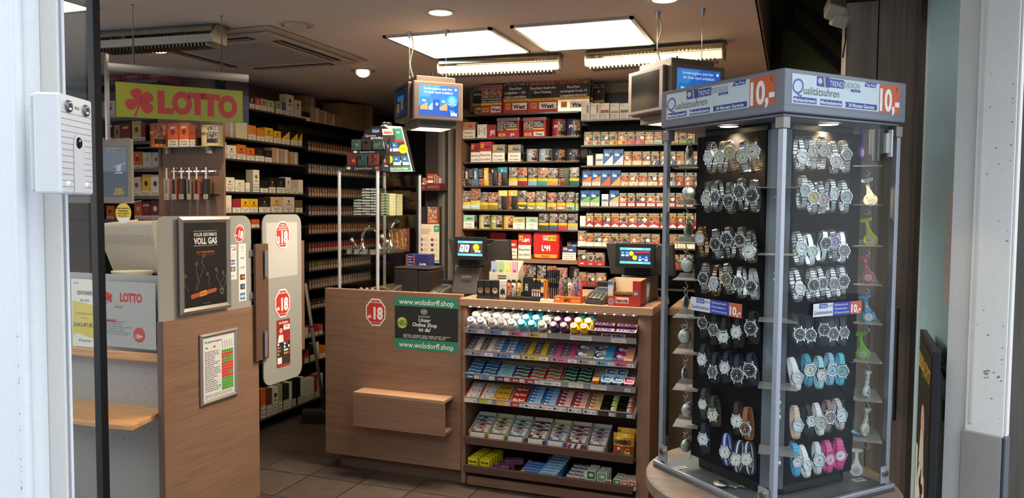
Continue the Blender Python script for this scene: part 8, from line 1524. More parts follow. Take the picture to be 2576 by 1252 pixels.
for i, (a, b_, c, lk, sc_) in enumerate(SB):
 x0, x1 = sx(a), sx(b_); w = x1 - x0 - .004; o = sweetbox(w, c, i, 0); o.location = ((x0 + x1) / 2, 4.0, bz + .0005); tag(o, 'open white carton of %s menthol sachets, %s from left on the brown shelf' % (lk, ordw(i)), 'carton', 'open cartons of menthol sachets'); me = [sachet(w * .84, k) for k in dict.fromkeys(sc_)]
 for k in range(6):
  yy, zz, tl = (.01, .008 + .013 * k, .05) if k < 3 else (.03 + .03 * (k - 3), .05 + .012 * (k - 3), .45)
  q = bpy.data.objects.new('sweet_sachet', me[(k // 2) % len(me)]); COL.objects.link(q); q.location = ((x0 + x1) / 2, 4.0 + yy, bz + zz + .0005); q.rotation_euler = (tl, 0, .06 * ((k * 5 + i * 3) % 3 - 1)); tag(q, 'menthol sachet, %s from below in the %s carton' % (ordw(k), lk), 'sachet', 'menthol sachets in the open cartons')
# gold sweet bags
for k in range(2):
 f = MB(); w, h = .112, .13; P_ = []
 for j in range(7):
  for i in range(7): u, v = i / 6, j / 6; P_.append((-w / 2 + w * u, -.02 * (math.sin(math.pi * u) * math.sin(math.pi * min(1, v + .05))) ** .7 + .002 * ((i * 5 + j * 3) % 3), h * v))
 GD = mat('d9a82a', .22, .4)
 for j in range(6):
  for i in range(6): a = j * 7 + i; f.raw((P_[a], P_[a + 1], P_[a + 8], P_[a + 7]), [(0, 1, 2, 3)], (['9a5a2a', 'b8402a', 'c98a3a', '6a8a3a'][(i * 3 + j) % 4] if j < 2 else ('b83a24' if j == 2 else GD)) , True)
 f.box(-w / 2, .004, 0, w / 2, .012, h, GD); f.face((-w / 2, -.0215, 0)); f.text('HARIBO', w * .48, h * .68, .024, '1a1614', w * .8, 1, .06); f.disc(w * .72, h * .24, .016, 'd9b02c', 1, 14); f.disc(w * .72, h * .36, .009, 'd9b02c', 1, 12); f.disc(w * .3, h * .4, .008, 'e8e2d4', 1, 10)
 o = f.build('sweet_bag', None, (sx(1568 + k * 6), 4.02 + .05 * k, bz + .0005)); o.scale = (1, 1, 1.0 + .12 * k); tag(o, ('front', 'rear')[k] + ' gold bag of fruit gums at the right end of the brown shelf', 'sweet bag', 'gold bags of fruit gums')
# lowest shelf
bz = BZ[1][1] + .0145
def low(f, nm, px, y, label, cat, group, z=0, rz=0): o = f if isinstance(f, bpy.types.Mesh) else f.mesh(nm); q = bpy.data.objects.new(nm, o); COL.objects.link(q); q.location = (sx(px), y, bz + z); q.rotation_euler = (0, 0, rz); return tag(q, label, cat, group)
w = .058
f = MB(); f.box(-w / 2, 0, 0, w / 2, .022, .062, 'd6cc1a'); f.face((-w / 2, 0, 0)); f.text('Ricola', w * .5, .042, .014, '2a2a10', w * .8, 1, .05, .1); f.rect(w * .25, .004, w * .75, .014, 'e2ddc8', 1); f.rect(w * .05, .022, w * .95, .024, 'c9b812', 1); rm = f.mesh('sweet_box')
for c in range(2):
 for k in range(6): low(rm, 'sweet_box', 1186 + c * 31 + k * 2.6, 4.0 + k * .024, 'yellow herb sweet box, %s from front in the %s file on the lowest shelf' % (ordw(k), ('left', 'right')[c]), 'sweet box', 'yellow herb sweet boxes', .0005 + .004 * k)
for k in range(4):
 f = MB(); f.box(-.05, 0, 0, .05, .04, .03, '6a3a60'); f.face((-.05, 0, .03), (1, 0, 0), (0, 1, 0)); rd = random.Random(k); [f.disc(rd.uniform(.01, .09), rd.uniform(.006, .034), rd.uniform(.003, .008), rd.choice(['b8a0b0', 'd9c8d0', 'a8404a', '2a1028']), 1 + i % 3, 7) for i in range(14)]; low(f, 'liquorice_box', (1256, 1264, 1272, 1285)[k], (4.0, 4.045, 4.09, 4.05)[k], 'flat purple liquorice box, %s in the loose heap on the lowest shelf' % ordw(k), 'sweet box', 'purple liquorice boxes', (.0005, .008, .016, .036)[k], (0, .05, -.04, .4)[k])
def roll(c, c2, L, lg, lc):
 f = MB(); f.cyl((.0, .0105), .0105, -L / 2, L / 2, c, 12, 'x'); f.face((-L / 2, .003, .0195), (1, 0, 0), (0, .6, .8)); f.rect(0, -.004, L * .2, .007, c2, 1); f.text(lg, L * .55, .001, .011, lc, L * .7, 2, .05, res=1); return f.mesh('mint_roll')
rb = roll('4a7ab8', '2a5a9a', .11, 'mentos', '1a2a6a'); rl = roll('8ab4d4', '3a86c4', .1, 'mentos', '1a2a6a'); ro = roll('b88aa8', 'd9a02c', .1, 'mentos', '2a2a6a')
for k in range(5): low(rb if k else ro, 'mint_roll', 1330 + k * 2, 4.0 + k * .023, '%s mint roll, %s from front in the left file' % ('fruit orange' if not k else 'dark blue', ordw(k)), 'mint roll', 'mint rolls on the lowest shelf', .0005 + k * .008)
for k in range(8): low(rl, 'mint_roll', 1376 + k * 2.6, 4.0 + k * .0215, 'pale blue mint roll, %s from front in the tilted box' % ordw(k), 'mint roll', 'mint rolls on the lowest shelf', .006 + k * .009)
f = MB(); f.prism([(0, 0), (.18, 0), (.18, .068), (0, .0055)], '2f78c0', -.056, .06, 'x'); f.face((-.056, 0, 0)); low(f, 'mint_carton', 1382, 3.998, 'blue wedge carton under the pale blue mint rolls', 'carton', None, .0003)
mb = MB(); mb.box(-.018, 0, 0, .018, .028, .016, 'd6d2cc'); mb.face((-.018, 0, .016), (1, 0, 0), (0, 1, 0)); mb.pg([(.003, .004), (.033, .008), (.03, .02), (.006, .024)], '2a4a8a', 1); mb.rect(.008, .012, .03, .018, 'b84a3a', 2); bm = mb.mesh('mint_box')
for r_ in range(5):
 for c in range(3): low(bm, 'mint_box', 1428 + c * 17.6 + r_ * 2, 4.0 + r_ * .031, 'small white and blue mint box, %s from front in the %s file' % (ordw(r_), ordw(c)), 'mint box', 'white and blue mint boxes', .0005 + r_ * .009)
def tic(w, h, c, n_): f = MB(); f.box(-w / 2, 0, 0, w / 2, .022, h, 'd3d0c8'); f.face((-w / 2, 0, 0)); f.rect(w * .08, h * .4, w * .92, h * .95, c, 1); f.disc(w / 2, h * .68, w * .26, 'e4e8e0', 2, 12, h * .12); f.text('tic tac', w / 2, h * .68, h * .1, c, w * .42, 3, .04, res=1); return f.mesh('mint_dispenser')
for k, (px, y, wv, hv, c, lk) in enumerate(((1474, 4.0, .022, .066, 'b8b4ae', 'narrow white'), (1488, 3.998, .05, .075, '1f6a3c', 'large green and white'), (1516, 4.0, .055, .07, '5a9a7a', 'large pale green'), (1532, 3.99, .036, .036, '2a4a34', 'small dark green'), (1555, 3.992, .04, .048, '3a7a3a', 'small green'), (1575, 3.992, .044, .044, 'c8602a', 'small orange and white'), (1594, 3.99, .04, .048, 'a8402a', 'small rust'))):
 me = tic(wv, hv, c, k)
 for j in range(1 if k in (0, 3) else 3): low(me, 'mint_dispenser', px + j * 2.4, y + j * .024, '%s mint dispenser, %s from front at the right of the lowest shelf' % (lk, ordw(j)), 'mint dispenser', 'mint dispensers on the lowest shelf', .0005 + j * .006)
# ================================================================== watch display case on its round table
CC = Vector((-.048, 2.435, 0)); CA = math.radians(48.3); cb = Vector((math.cos(CA), math.sin(CA), 0)); ca = Vector((-math.sin(CA), math.cos(CA), 0))
def w2l(p): q_ = p - CC; return Vector((q_.dot(cb), q_.dot(ca), p.z))
BZ_ = .795; HB, HT = 1.852, 1.964; HS = .243
# table
t = empty('round_table', (CC.x, CC.y, 0), 0, 'round grey brown wooden table carrying the glass watch case', 'table')
f = MB(); f.lathe([(.362, .745), (.368, .75), (.368, .782), (.362, .787)], TABLEW, 72, sm=False); f.build('tabletop', t, bev=0)
f = MB(); f.cyl((0, 0), .17, .02, .745, mat('4a3f37', .5), 40); f.build('pedestal', t); f = MB(); f.cyl((0, 0), .28, 0, .02, mat('4a3f37', .5), 40); f.build('foot', t)
t = empty('watch_display_case', (CC.x, CC.y, BZ_), CA, 'glass watch display case with grey price header standing on the round wooden table', 'display case'); CASE = t
Z = lambda z: z - BZ_
CG = mat('71747c', .4, .2); CG2 = mat('a2a7af', .35, .6)
f = MB(); f.box(-.2475, -.2475, -.008, .2475, .2475, .006, mat('7f838a', .4, .5)); f.box(-.2475, -.2475, -.008, .2475, -.236, .014, CG2); f.box(-.2475, -.236, -.008, -.236, .2475, .014, CG2); f.build('base', t, bev=.002)
f = MB(); f.box(-HS, -HS, Z(HB), HS, HS, Z(HT), CG)
for (O, U) in (((-HS, -HS, Z(HB)), (1, 0, 0)), ((-HS, HS, Z(HB)), (0, -1, 0))): f.face(O, U); f.rect(0, .018, 2 * HS, .0195, '6a6f78', 1)
f.box(-HS + .01, -HS + .01, Z(HB) - .01, HS - .01, HS - .01, Z(HB), mat('6f7278', .35, .5)); hd = f.build('header', t, bev=.004, seg=3)
def sign(O, U, name, lab):
 f = MB(); f.face(O, U); u0, u1, v0, v1 = .027, .455, .024, .1; um = .368; BL = '26408c'
 f.rect(u0, v0, um, v1, 'c9d6d8', 2); f.rect(um, v0, u1, v1, 'c85a2c', 2); f.text('Q', u0 + .022, .07, .041, '4a68a8', None, 3, .0, .1, res=4); f.text('ualitätsuhren', u0 + .043, .061, .0215, '3a3c40', .135, 3, 0, .15, al='l', res=3)
 f.pg([(.118, .075), (.165, .073), (.165, .1), (.118, .1)], '2a3a9c', 3); f.disc(.13, .088, .008, 'b8c4e0', 4); f.pg([(.146, .074), (.152, .074), (.148, .099), (.142, .099)], 'c9b04a', 4)
 f.rect(.165, .075, .222, .098, BL, 3); f.text('TREND', .193, .086, .015, 'dfe4ee', .052, 4, .0, res=3); f.rect(.222, .0755, .288, .0975, '9aa8b8', 3); f.rect(.2225, .076, .2875, .097, 'c9d6d8', 4); f.text('DESIGN', .255, .087, .015, '6a7280', .06, 5, res=3); f.rect(.252, .07, .288, .0768, BL, 5); f.text('Uhrenwelt', .27, .0733, .004, 'e0e4ec', .03, 6)
 f.pg([(.306, .088), (.352, .088), (.356, .1), (.31, .1)], BL, 4); f.text('Top Preis', .331, .094, .0075, 'e6eaf0', .04, 5, .01, .2)
 for a, b_, s in ((u0 + .006, u0 + .092, 'Markenuhrwerk'), (u0 + .106, u0 + .19, 'Markenbatterie'), (u0 + .204, um - .008, '24 Monate Garantie')): f.rect(a, .027, b_, .042, BL, 3); f.text(s, (a + b_) / 2, .0345, .0095, 'e6eaf0', b_ - a - .006, 4, .02); f.disc(a, .034, .002, 'e6eaf0', 4, 8)
 f.text('10,-', (um + u1) / 2 + .002, .06, .06, 'ece8e4', .084, 3, .035, res=4); f.text('€', u1 - .011, .09, .013, '5a1c14', None, 3); o = f.build(name, hd); o['label'] = lab
sign((-HS, -HS, Z(HB)), (1, 0, 0), 'price_sign', 'price sign on the sunlit header side'); sign((-HS, HS, Z(HB)), (0, -1, 0), 'price_sign', 'price sign on the shop side of the header')
zt, zb_ = Z(HB) - .01, .006; h2 = .236
for (x, y) in ((-h2, -h2), (h2, -h2), (h2, h2), (-h2, h2)):
 sx_, sy_ = (1 if x > 0 else -1), (1 if y > 0 else -1); f = MB(); f.box(min(x, x - sx_ * .016), min(y, y - sy_ * .016), zb_, max(x, x - sx_ * .016), max(y, y - sy_ * .016), zt - .03, CG2); f.build('corner_post', t, bev=.0015)
 f = MB(); f.box(min(x + sx_ * .003, x - sx_ * .024), min(y + sy_ * .003, y - sy_ * .024), zt - .03, max(x + sx_ * .003, x - sx_ * .024), max(y + sy_ * .003, y - sy_ * .024), zt, mat('8b867f', .35, .4)); f.build('post_cap', t, bev=.002)
for (a, b_) in (((-h2 + .017, -h2 + .004), (h2 - .017, -h2 + .008)), ((-h2 + .004, -h2 + .017), (-h2 + .008, h2 - .017)), ((-h2 + .017, h2 - .008), (h2 - .017, h2 - .004)), ((h2 - .008, -h2 + .017), (h2 - .004, h2 - .017))):
 f = MB(); f.box(*a, zb_, *b_, zt, CLEAR); f.build('glass_pane', t)
# locks
for i, (x, y) in enumerate(((h2 - .03, -h2 - .006), (-h2 - .006, -h2 + .03), (-h2 - .006, h2 - .03))):
 f = MB(); ax_ = 'y' if i == 0 else 'x'
 c_ = (x, .05) if ax_ == 'y' else (y, .05); lo = y if ax_ == 'y' else x; f.cyl(c_, .011, lo - .006, lo + .01, mat('b8ad98', .2, .9), 18, ax_); f.cyl(c_, .007, lo - .008, lo - .006, mat('6a6358', .3, .8), 14, ax_)
 f.box(x - .018, y, .02, x + .018, y + .004, .07, CG2) if ax_ == 'y' else f.box(x, y - .018, .02, x + .004, y + .018, .07, CG2); f.build('lock', t)
f = MB(); f.face((h2 - .066, -h2, Z(1.75)), (1, 0, 0)); f.box(h2 - .07, -h2 - .004, Z(1.765), h2 - .05, -h2 + .004, Z(1.82), mat('a9aea6', .4)); f.box(h2 - .052, -h2 - .008, Z(1.755), h2 - .046, -h2 + .004, Z(1.83), mat('d0d3ce', .3)); f.build('door_fitting', t)
# halogen lamps in the header
for px, py in ((1834, 316), (2084, 311)):
 q = w2l(az(HB - .01, px, py)); f = MB(); f.lathe([(.036, Z(HB) - .0102), (.035, Z(HB) - .014), (.026, Z(HB) - .013)], CHROME, 24, (q.x, q.y), caps=False); f.cyl((q.x, q.y), .026, Z(HB) - .013, Z(HB) - .0115, mat('ffe0a8', .3, 0, 14), 20); f.build('halogen_lamp', t)
 wp = az(HB - .01, px, py); tg = (CC.x, CC.y); lamp_spot('case_halogen', (wp.x, wp.y, HB - .02), 10, HALO, 125, rad=.012)
# black watch column
cp = [(-.112, -.165), (.165, -.165), (.165, .165), (-.165, .165), (-.165, -.112)]
f = MB(); KB = mat('111013', .65, 0, 0, 0, 0, 60, .15); segs = [(.04, .36), (.365, .7), (.705, zt - .02)]
for a, b_ in segs: f.prism(cp, KB, a, b_)
f.prism([(x * .9, y * .9) for x, y in cp], '0d0c0e', .006, zt)
f.build('watch_column', t, bev=.004)
f = MB(); f.face((-.1665, -.1135, 0), Vector((.0535, -.0515, 0))); f.rect(.006, .03, .068, zt - .02, CG, 2); f.build('corner_plate', t)
f = MB(); f.prism([(-.112, -.1), (-.1, -.112), (.1, -.112), (.11, .11), (-.112, .1)], mat('6b6560', .4, .3), zt - .03, zt - .001)
f.build('ventilated_plate', t)
for (O, U, us) in (((-.112, -.165, 0), (1, 0, 0), 1), ((-.165, .165, 0), (0, -1, 0), 0)):
 pass
def plate(x, y, z, ang, i, L=.075):
 f = MB(); c, s = math.cos(ang), math.sin(ang); f.M = Matrix(((c, -s, 0, x), (s, c, 0, y), (0, 0, 1, z), (0, 0, 0, 1)))
 f.box(-L / 2, -.05, 0, L / 2, .045, .0016, mat('a19c96', .35, .3)); f.raw([(-L / 2, .045, 0), (L / 2, .045, 0), (L / 2 - .01, .05, .016), (-L / 2 + .01, .05, .016)], [(0, 1, 2, 3), (3, 2, 1, 0)], mat('a19c96', .35, .5)); f.tube([(0, -.02, -.001), (0, -.02, -.012), (.007, -.02, -.02), (0, -.02, -.028), (-.008, -.02, -.022)], .0018, mat('b9b4ac', .3, .3), 8)
 f.build('hanging_plate', CASE)
pyl = (424, 515, 610, 702, 795, 884, 974, 1065); pyr = (420, 516, 618, 714, 810, 905, 1000, 1100); pyc = (473, 640, 805, 970, 1132)
LP, RP = CC + cb * -.195 + ca * .195, CC + cb * .195 + ca * -.195; fdir = Vector((0, -1, 0))
for i, y in enumerate(pyl): q = w2l(hit(1728, y, LP, fdir)); plate(q.x, q.y, Z(q.z), -CA, i)
for i, y in enumerate(pyr): q = w2l(hit(2180, y, RP, fdir)); plate(q.x, q.y, Z(q.z), -CA, i)
NP = CC + (cb + ca) * -.165
for i, y in enumerate(pyc): q = w2l(hit(1957, y, NP, fdir)); plate(q.x, q.y, Z(q.z), -CA, i, .1)
# small price cards stuck on the glass
def card(pts, P0, n_, O, U):
 q = [w2l(hit(*p_, P0, n_)) for p_ in pts]; return q
for k, (qx, P0, n_, U) in enumerate(((((1739, 745), (1869, 761), (1868, 793), (1740, 778)), CC - cb * (h2 - .003), cb, (0, -1, 0)), (((2042, 764), (2164, 755), (2163, 787), (2042, 797)), CC - ca * (h2 - .003), ca, (1, 0, 0)))):
 P_ = [w2l(hit(*p_, P0, n_)) for p_ in qx]; O = Vector((P_[3].x, P_[3].y, Z(P_[3].z))); W_ = ((P_[2] - P_[3]).xy.length + (P_[1] - P_[0]).xy.length) / 2; H_ = P_[0].z - P_[3].z
 f = MB(); f.face(O, U); f.rect(0, 0, W_, H_, 'cdd2d8', 14 if k else 14); f.rect(W_ * .4, 0, W_ * .76, H_, '2a3a9c', 15); f.rect(W_ * .76, 0, W_, H_, 'c0583a', 15); f.rect(W_ * .12, H_ * .62, W_ * .28, H_ * .95, '2a3a8c', 16); f.text('TREND', W_ * .2, H_ * .78, H_ * .2, 'dfe4ee', W_ * .14, 17); f.text('DESIGN', W_ * .34, H_ * .78, H_ * .18, '6a7280', W_ * .11, 17)
 f.text('Qualitätsuhren', W_ * .2, H_ * .32, H_ * .28, '2c3a58', W_ * .36, 16); f.text('10,-', W_ * .88, H_ * .45, H_ * .62, 'ece8e4', W_ * .2, 16, .03)
 for i, s in enumerate(('Markenuhrwerk', 'Markenbatterie', '24 Monate Garantie')): f.text(s, W_ * .43, H_ * (.82 - .3 * i), H_ * .17, 'dfe4ee', W_ * .3, 16, al='l')
 o = f.build('price_card', t); o['label'] = 'small price card on the %s pane' % ('left', 'right')[k]

# ---- watches
def strapmesh(kind, dz, R_):
 f = MB(); ry, rz_ = .014, .043; c_ = math.sqrt(max(.05, 1 - (dz / rz_) ** 2)); cy, cz = ry * c_ + .002, -dz
 bw = {'m': .0072, 'l': .0075, 'n': .007, 's': .0095, 't': .008}[kind[0]]; col = kind[1]; n_ = 30 if kind[0] == 'm' else 22
 mt = mat(col, .22, .95) if kind[0] in 'mn' else mat(col, .4 if kind[0] == 's' else .6)
 th = .0028 if kind[0] != 'n' else .0014; pr_ = []
 for i in range(n_ + 1):
  a = 2 * math.pi * i / n_; e = .8; s_, k_ = math.sin(a), math.cos(a); pr_.append((cy - ry * abs(k_) ** e * (1 if k_ > 0 else -1), cz + rz_ * abs(s_) ** e * (1 if s_ > 0 else -1), s_, k_))
 for i in range(n_):
  (y0, z0, s0, k0), (y1, z1, s1, k1) = pr_[i], pr_[i + 1]
  if abs((z0 + z1) / 2) < R_ * .75 and (y0 + y1) / 2 < cy: continue
  g = .12 if kind[0] == 'm' else 0; ya, za, yb, zb3 = lerp(y0, y1, g), lerp(z0, z1, g), lerp(y1, y0, g), lerp(z1, z0, g)
  L_ = math.hypot(y1 - y0, z1 - z0) or 1; ny, nz_ = (z1 - z0) / L_ * th, -(y1 - y0) / L_ * th; w = bw * (1.0 if abs(z0) < .03 else .9)
  parts_ = ((-w, -w * .38), (-w * .32, w * .32), (w * .38, w)) if kind[0] == 'm' else (((-w, -w * .33), (-w * .33, w * .33), (w * .33, w)) if kind[0] == 't' else ((-w, w),))
  for pi_, (a, b_) in enumerate(parts_):
   v = [(a, ya, za), (b_, ya, za), (b_, yb, zb3), (a, yb, zb3), (a, ya - ny, za - nz_), (b_, ya - ny, za - nz_), (b_, yb - ny, zb3 - nz_), (a, yb - ny, zb3 - nz_)]
   f.raw(v, [(0, 1, 2, 3), (7, 6, 5, 4), (0, 4, 5, 1), (1, 5, 6, 2), (2, 6, 7, 3), (3, 7, 4, 0)], (mt if not (kind[0] == 't' and pi_ == 1) else mat('d8dce4', .5)))
 return f.mesh('strap')
_WC = {}
def cm(k, fn):
 if k not in _WC: _WC[k] = fn()
 return _WC[k]
def casem(R_, c, dots):
 f = MB(); mt = mat(c, .18, .95) if c not in ('cf4a86', 'd9507f') else mat(c, .4); f.lathe([(R_ * .9, .007), (R_, .005), (R_, -.001), (R_ * .96, -.0035), (R_ * .84, -.003), (R_ * .82, -.001)], mt, 28, ax='y', caps=False); f.cyl((0, 0), R_ * .9, .005, .007, mt, 24, 'y')
 for sx_ in (-1, 1):
  for sz in (-1, 1): f.box(min(sx_ * R_ * .5, sx_ * R_ * .66), -.001, min(sz * R_ * .75, sz * R_ * 1.15), max(sx_ * R_ * .5, sx_ * R_ * .66), .004, max(sz * R_ * .75, sz * R_ * 1.15), mt)
 if dots:
  for i in range(28): a = 2 * math.pi * i / 28; f.lathe([(.0011, -.0034), (.0006, -.0044)], mt, 5, (R_ * .93 * math.cos(a), R_ * .93 * math.sin(a)), ax='y')
 return f.mesh('case')
def dialm(R_, c, mk):
 f = MB(); f.face((0, -.0011, 0)); f.disc(0, 0, R_ * .83, mat(c, .3), 0, 28); ink = 'e6e4de' if mk == 'w' else '26262a'
 for i in range(12): a = math.pi * i / 6; r_ = R_ * .66; f.pg([(r_ * math.sin(a) + d_ * math.cos(a) - e_ * math.sin(a), r_ * math.cos(a) - d_ * math.sin(a) - e_ * math.cos(a)) for d_, e_ in ((-R_ * .035, -R_ * .1), (-R_ * .035, R_ * .06), (R_ * .035, R_ * .06), (R_ * .035, -R_ * .1))], ink, 1)
 f.rect(-R_ * .2, R_ * .3, R_ * .2, R_ * .34, ink, 1); return f.mesh('dial')
def handm(R_, dark, k):
 f = MB(); f.face((0, -.0018, 0)); m_ = '1c1c20' if dark else 'dcdcd8'
 for a, L_, w in ((k * 1.3 + 5.3, R_ * .42, .05), (k * .7 + 1.9, R_ * .62, .035)): f.pg([(math.sin(a) * L_ * q_ + math.cos(a) * d_ * R_, math.cos(a) * L_ * q_ - math.sin(a) * d_ * R_) for q_, d_ in ((-.15, -w), (1, -w * .4), (1, w * .4), (-.15, w))], m_, 1 if L_ < R_ * .5 else 2)
 f.disc(0, 0, R_ * .06, m_, 3, 8); return f.mesh('hands')
def crownm(R_): f = MB(); f.lathe([(.0016, R_ * .98), (.002, R_ + .0005), (.002, R_ + .0025), (.0012, R_ + .003)], mat('c9c9ca', .2, .95), 10, (.001, 0), ax='x'); return f.mesh('crown')
SVC, GLD = 'cfd0d2', 'cfa977'
def watch(px, py, face, strap, dial, R_, dz, look, lab, idx, case=SVC, dots=0):
 P0, n_ = (CC - cb * .215, cb) if face == 'L' else (CC - ca * .215, ca)
 p = hit(px, py, P0, n_); rd = random.Random(idx * 7 + (face == 'L')); rz_ = math.radians((-27 if face == 'L' else 29) + rd.uniform(-7, 7)); lean = math.radians(rd.uniform(-7, 7) + (-6 if face == 'L' else -5))
 t_ = empty('wristwatch', p, 0, lab, 'watch', 'wristwatches on the black column'); t_.rotation_euler = (math.atan2(dz, .06) * .6, lean, rz_)
 R_ = round(R_, 4); mk = 'w' if sum(srgb(dial)) < .7 else 'k'
 for nm, me in (('strap', cm(('s', strap, dz, R_), lambda: strapmesh(strap, dz, R_))), ('case', cm(('c', R_, case, dots), lambda: casem(R_, case, dots))), ('dial', cm(('d', R_, dial), lambda: dialm(R_, dial, mk))), ('hands', cm(('h', R_, mk, idx % 5), lambda: handm(R_, mk == 'k', idx % 5))), ('crown', cm(('k', R_), lambda: crownm(R_)))):
  o = bpy.data.objects.new(nm, me); COL.objects.link(o); o.parent = t_
M1, M2, MS = ('m', 'b3b2b0'), ('m', 'b8987c'), ('n', 'c3c3c4')
LB, LN, LG, LW = ('l', '1b1a1d'), ('l', '23283c'), ('l', '3f3d33'), ('l', 'dfdedc')
w_, b_, sv, cr_, gd = 'e6e4e0', '17171a', 'b9b9ba', 'd9ccb4', 'c9b57a'
g1 = lambda a, c: (1620 + a / 3.478, 160 + c / 3.478); g3 = lambda a, c: (1620 + a / 3.478, 500 + c / 3.478); g5 = lambda a, c: (1620 + a / 3.194, 860 + c / 3.194)
h1 = lambda a, c: (1940 + a / 3.478, 160 + c / 3.478); h4 = lambda a, c: (1940 + a / 3.478, 500 + c / 3.478); h6 = lambda a, c: (1940 + a / 3.194, 860 + c / 3.194)
A, B_, C_ = .0182, .021, .0152
LR = [[(g1(565, 820), M1, w_, A, 0), (g1(665, 815), M1, cr_, A, 0), (g1(750, 775), M2, gd, A, .012), (g1(865, 815), M1, cr_, A, 0), (g1(955, 765), M2, cr_, B_, .012)],
 [(g1(545, 1180), M1, cr_, A, -.006), (g1(622, 1170), M1, b_, A, -.006), (g1(740, 1200), M1, b_, A, -.01), (g1(835, 1120), M1, b_, B_, .008), (g1(945, 1155), M1, b_, B_, 0)],
 [(g3(490, 345), ('m', 'b8946a'), w_, A, .012), (g3(625, 395), M1, b_, A, 0), (g3(725, 355), M1, b_, B_, .01), (g3(840, 360), M1, b_, A, .01), (g3(920, 460), M1, w_, B_, -.015)],
 [(g3(520, 695), M1, b_, A, 0), (g3(610, 745), M2, sv, A, -.012), (g3(720, 700), M1, '6a5a34', A, 0), (g3(828, 735), MS, '3a342e', A, 0), (g3(940, 770), MS, b_, A, -.008)],
 [(g3(515, 1085), LB, b_, A, 0), (g3(610, 1145), LB, '4a4640', A, 0), (g3(695, 1205), LB, w_, A, -.01), (g3(808, 1165), LB, w_, A, 0), (g3(935, 1130), LB, b_, B_, 0)],
 [(g5(468, 140), LN, w_, A, 0), (g5(553, 240), LN, '3a3a3e', A, -.012), (g5(650, 205), LN, w_, A, 0), (g5(750, 265), LN, b_, B_, -.012), (g5(850, 225), LN, b_, B_, 0)],
 [(g5(472, 500), LG, w_, C_, 0), (g5(553, 585), LG, cr_, A, -.01), (g5(745, 635), ('l', '3a2a22'), w_, A, -.006), (g5(815, 695), ('l', '9c5a30'), '4a2018', A, -.014)],
 [(g5(475, 780), LN, w_, A, 0), (g5(650, 885), ('t', '3a4ea8'), w_, A, -.006), (g5(740, 945), ('t', '2c3348'), w_, A, -.008), (g5(823, 940), ('t', '2c3348'), w_, A, 0)]]
RR = [[(h1(275, 820), M1, w_, A, -.012), (h1(365, 770), M1, cr_, C_, .004), (h1(460, 765), M1, cr_, C_, .006), (h1(565, 858), M1, 'd9c9c4', A, -.014), (h1(660, 795), M1, 'a8a8a8', C_, .006)],
 [(h1(295, 1105), M1, sv, C_, .008), (h1(370, 1170), M1, gd, A, 0), (h1(452, 1190), M1, 'c9b4b0', A, -.006), (h1(548, 1140), M1, 'd9d9d6', C_, .006), (h1(655, 1165), M1, 'a8b8b4', A, 0)],
 [(h4(265, 435), M1, 'd4dce2', A, 0), (h4(360, 465), MS, 'c9d2c9', C_ + .001, -.008), (h4(475, 390), MS, '4a4648', A, .01), (h4(550, 375), M1, 'b9a4d0', C_ + .001, .012), (h4(635, 455), MS, '77736f', A, -.012)],
 [(h4(250, 790), M1, 'd3d6c9', C_ + .001, -.012), (h4(370, 755), M1, '34302e', A, 0), (h4(448, 740), M1, '4a4640', C_ + .001, 0, 1), (h4(548, 745), M1, '7a7670', C_ + .001, 0, 1), (h4(632, 720), M1, '4a4442', A, .004)],
 [(h4(245, 1185), LB, '1c2226', A, -.012), (h4(340, 1190), LB, '3a3c40', A, -.01), (h4(460, 1145), ('l', '2a282c'), '3f3b3a', A, 0), (h4(540, 1180), ('l', '4a4a50'), '4a4c4c', A, -.01), (h4(635, 1170), ('l', '3f3f45'), '5a5a5c', C_ + .001, -.008, 1)],
 [(h6(210, 285), LW, 'cfcfcd', C_ + .001, -.008), (h6(310, 225), ('l', '3f93ab'), 'c3c6c4', A, .004), (h6(405, 262), ('l', '9fcbd3'), 'cfd3d4', C_ + .001, -.004, 1), (h6(490, 225), ('l', '8fb4cf'), '9cb8cc', A, 0), (h6(572, 235), ('l', '4fb8cc'), '7fa8a8', A, -.004)],
 [(h6(215, 670), ('l', 'c9b49a'), 'cfd2d4', C_ + .001, -.006, 1), (h6(320, 635), LB, 'c6c8c8', C_, 0), (h6(398, 645), LW, 'b9b8ae', A, -.006, 1), (h6(470, 605), ('l', '8a6e68'), '7f6662', A, 0), (h6(565, 590), ('l', 'b8b0ae'), 'cdd4d8', A, 0)],
 [(h6(212, 960), ('l', '4fa3cf'), 'd6d8d8', C_, 0), (h6(290, 985), LW, 'd6d8d8', C_, -.006), (h6(385, 945), ('l', 'd0d0d4'), 'cfd2d4', A, 0), (h6(475, 940), ('s', 'cf4a86'), 'd0a8ba', A, -.004), (h6(560, 910), ('s', 'cf4a86'), 'd9d0d4', A, 0)]]
SN = {'b3b2b0': 'silver bracelet', 'b8987c': 'two-tone bracelet', 'b8946a': 'gold bracelet', 'c3c3c4': 'silver mesh', '1b1a1d': 'black strap', '23283c': 'navy strap', '3f3d33': 'olive strap', 'dfdedc': 'white strap', '3a2a22': 'dark brown strap', '9c5a30': 'tan strap', '3a4ea8': 'blue striped', '2c3348': 'navy striped', '2a282c': 'black strap', '4a4a50': 'grey strap', '3f3f45': 'dark grey strap', '3f93ab': 'teal strap', '9fcbd3': 'pale turquoise strap', '8fb4cf': 'light blue strap', '4fb8cc': 'turquoise strap', 'c9b49a': 'beige strap', '8a6e68': 'mauve strap', 'b8b0ae': 'pale grey strap', '4fa3cf': 'bright blue strap', 'd0d0d4': 'flowered white strap', 'cf4a86': 'pink rubber'}
dn_ = lambda d: 'white' if d in (w_, 'd4dce2', 'd9d9d6', 'd6d8d8', 'cfd2d4', 'cdd4d8', 'cfcfcd', 'cfd3d4', 'd9d0d4') else ('dark' if sum(srgb(d)) < .7 else 'pale' )
